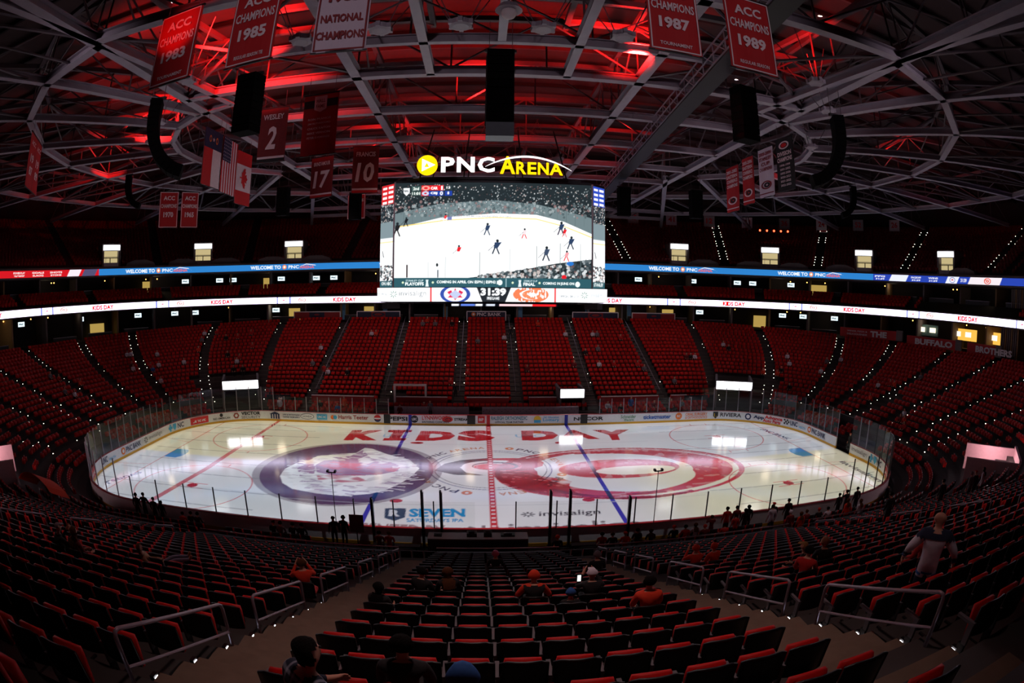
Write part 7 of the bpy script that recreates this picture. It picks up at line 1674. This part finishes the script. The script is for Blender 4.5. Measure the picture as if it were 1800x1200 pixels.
for x, y, ps, tp, hr, lb in ((16.1, -22.6, 'stand', BLKC, ('short', HAIRB), 'tall person in black standing in the right block'), (23.8, -22.0, 'stand', GRYC, ('beanie', GRYC), 'person in grey standing high at the far right'), (24.7, -22.1, 'stand', BLKC, ('cap', REDC), 'person in black with red hat standing high at the far right'), (25.6, -21.8, 'stand', WHTC, ('long', HAIRB), 'person in white standing high at the far right'), (21.4, -21.6, 'stand', BLKC, ('short', HAIRB), 'dark figure standing in the aisle at the far right')):
    s = seat_at(x, y); person(lb, ps, (s[1] - sin(s[4]) * .3, s[2] + cos(s[4]) * .3, s[3]), s[4], top=tp, hair=hr, scale=1.05)
# figures on the far side
person('official in black standing in the open gate at the right end', 'stand', (30.9, -1.6, .05), pi / 2, top=BLKC, hair=('cap', ORANGE)); x, y, nx_, ny_ = rr(*f_abr(2.4), 5.27); person('man silhouetted in the lit doorway of the left tunnel', 'stand', (x - nx_ * 4.3 - .3, y - ny_ * 4.3, .5), 2.2, top=BLKC, hair=('short', HAIRB), scale=1.1)
person('person in a red jacket and blue jeans climbing the far left stairs', 'stand', (-18.9, 22.0, row_z(5, 4.9)), 0, top=REDC, trous=JEAN, hair=('short', HAIRN)); person('dark figure on the stairs right of the centre block', 'stand', (3.0, 30.3, row_z(15, 4.45)), pi, top=BLKC, hair=('short', HAIRB)); person('dark figure at the foot of the stairs left of the centre block', 'stand', (-3.4, 18.6, row_z(1, 4.55)), pi, top=BLKC, hair=('short', HAIRB))
FAR = [(-36, 27, 9), (-42, 18, 8), (-27, 24, 3), (-23, 22, 3), (-16, 30, 3), (-12, 20, 4), (-6, 33, 4), (-7, 22, 2), (7, 32, 5), (9, 27, 3), (6, 24, 2), (16, 30, 5), (15, 23, 3), (22, 25, 3), (30, 26, 4), (38, 18, 6), (44, 8, 6), (40, -2, 6), (34, 20, 5), (-33, 16, 4), (-46, 4, 5)]
pal = [('white', WHTC), ('red', REDC), ('orange', ORANGE), ('dark', BLKC), ('grey', GRYC), ('maroon', MAROON), ('blue', BLUC)]
used = set(); cc = {}
for cx, cy, n in FAR:
    for k in range(n):
        s = seat_at(cx + rng.randn() * 3.0, cy + rng.randn() * 2.0); key = (s[0], s[5], s[6])
        if key in used or s[0] < 1: continue
        used.add(key); nm, m = pal[rng.choice(7, p=(.26, .22, .16, .14, .12, .07, .03))]; zone = 'far left bend' if s[1] < -24 and s[2] > 0 else 'far right bend' if s[1] > 24 and s[2] > 0 else 'right end' if s[1] > 24 else 'left end' if s[1] < -24 else 'far side left of centre' if s[1] < 0 else 'far side right of centre'
        person('tiny distant spectator wearing %s seated on the %s' % (nm, zone), 'sit', (s[1] - sin(s[4]) * .12, s[2] + cos(s[4]) * .12, s[3]), s[4], top=m, hair=('short', (HAIRB, HAIRN)[k % 2]), detail=0, group='distant spectators in %s on the %s' % (nm, zone))
for k in range(14):
    x = (-22, -17.6, -15.5, -14.9, -8.9, -6.5, -5.8, 12.4, 13.6, 14.9, 16.3, 17.5, 19.2, 20.7)[k]; nm, m = pal[(k * 3) % 7]
    person('spectator wearing %s behind the far glass, %s from the left' % (nm, ORD[k]), 'sit' if k % 3 else 'stand', (x, 15.6 if k % 2 else 14.9, FZ[1] if k % 2 else FZ[0]), pi, top=m, hair=('short', HAIRB), detail=0)
bpy.context.view_layer.update()
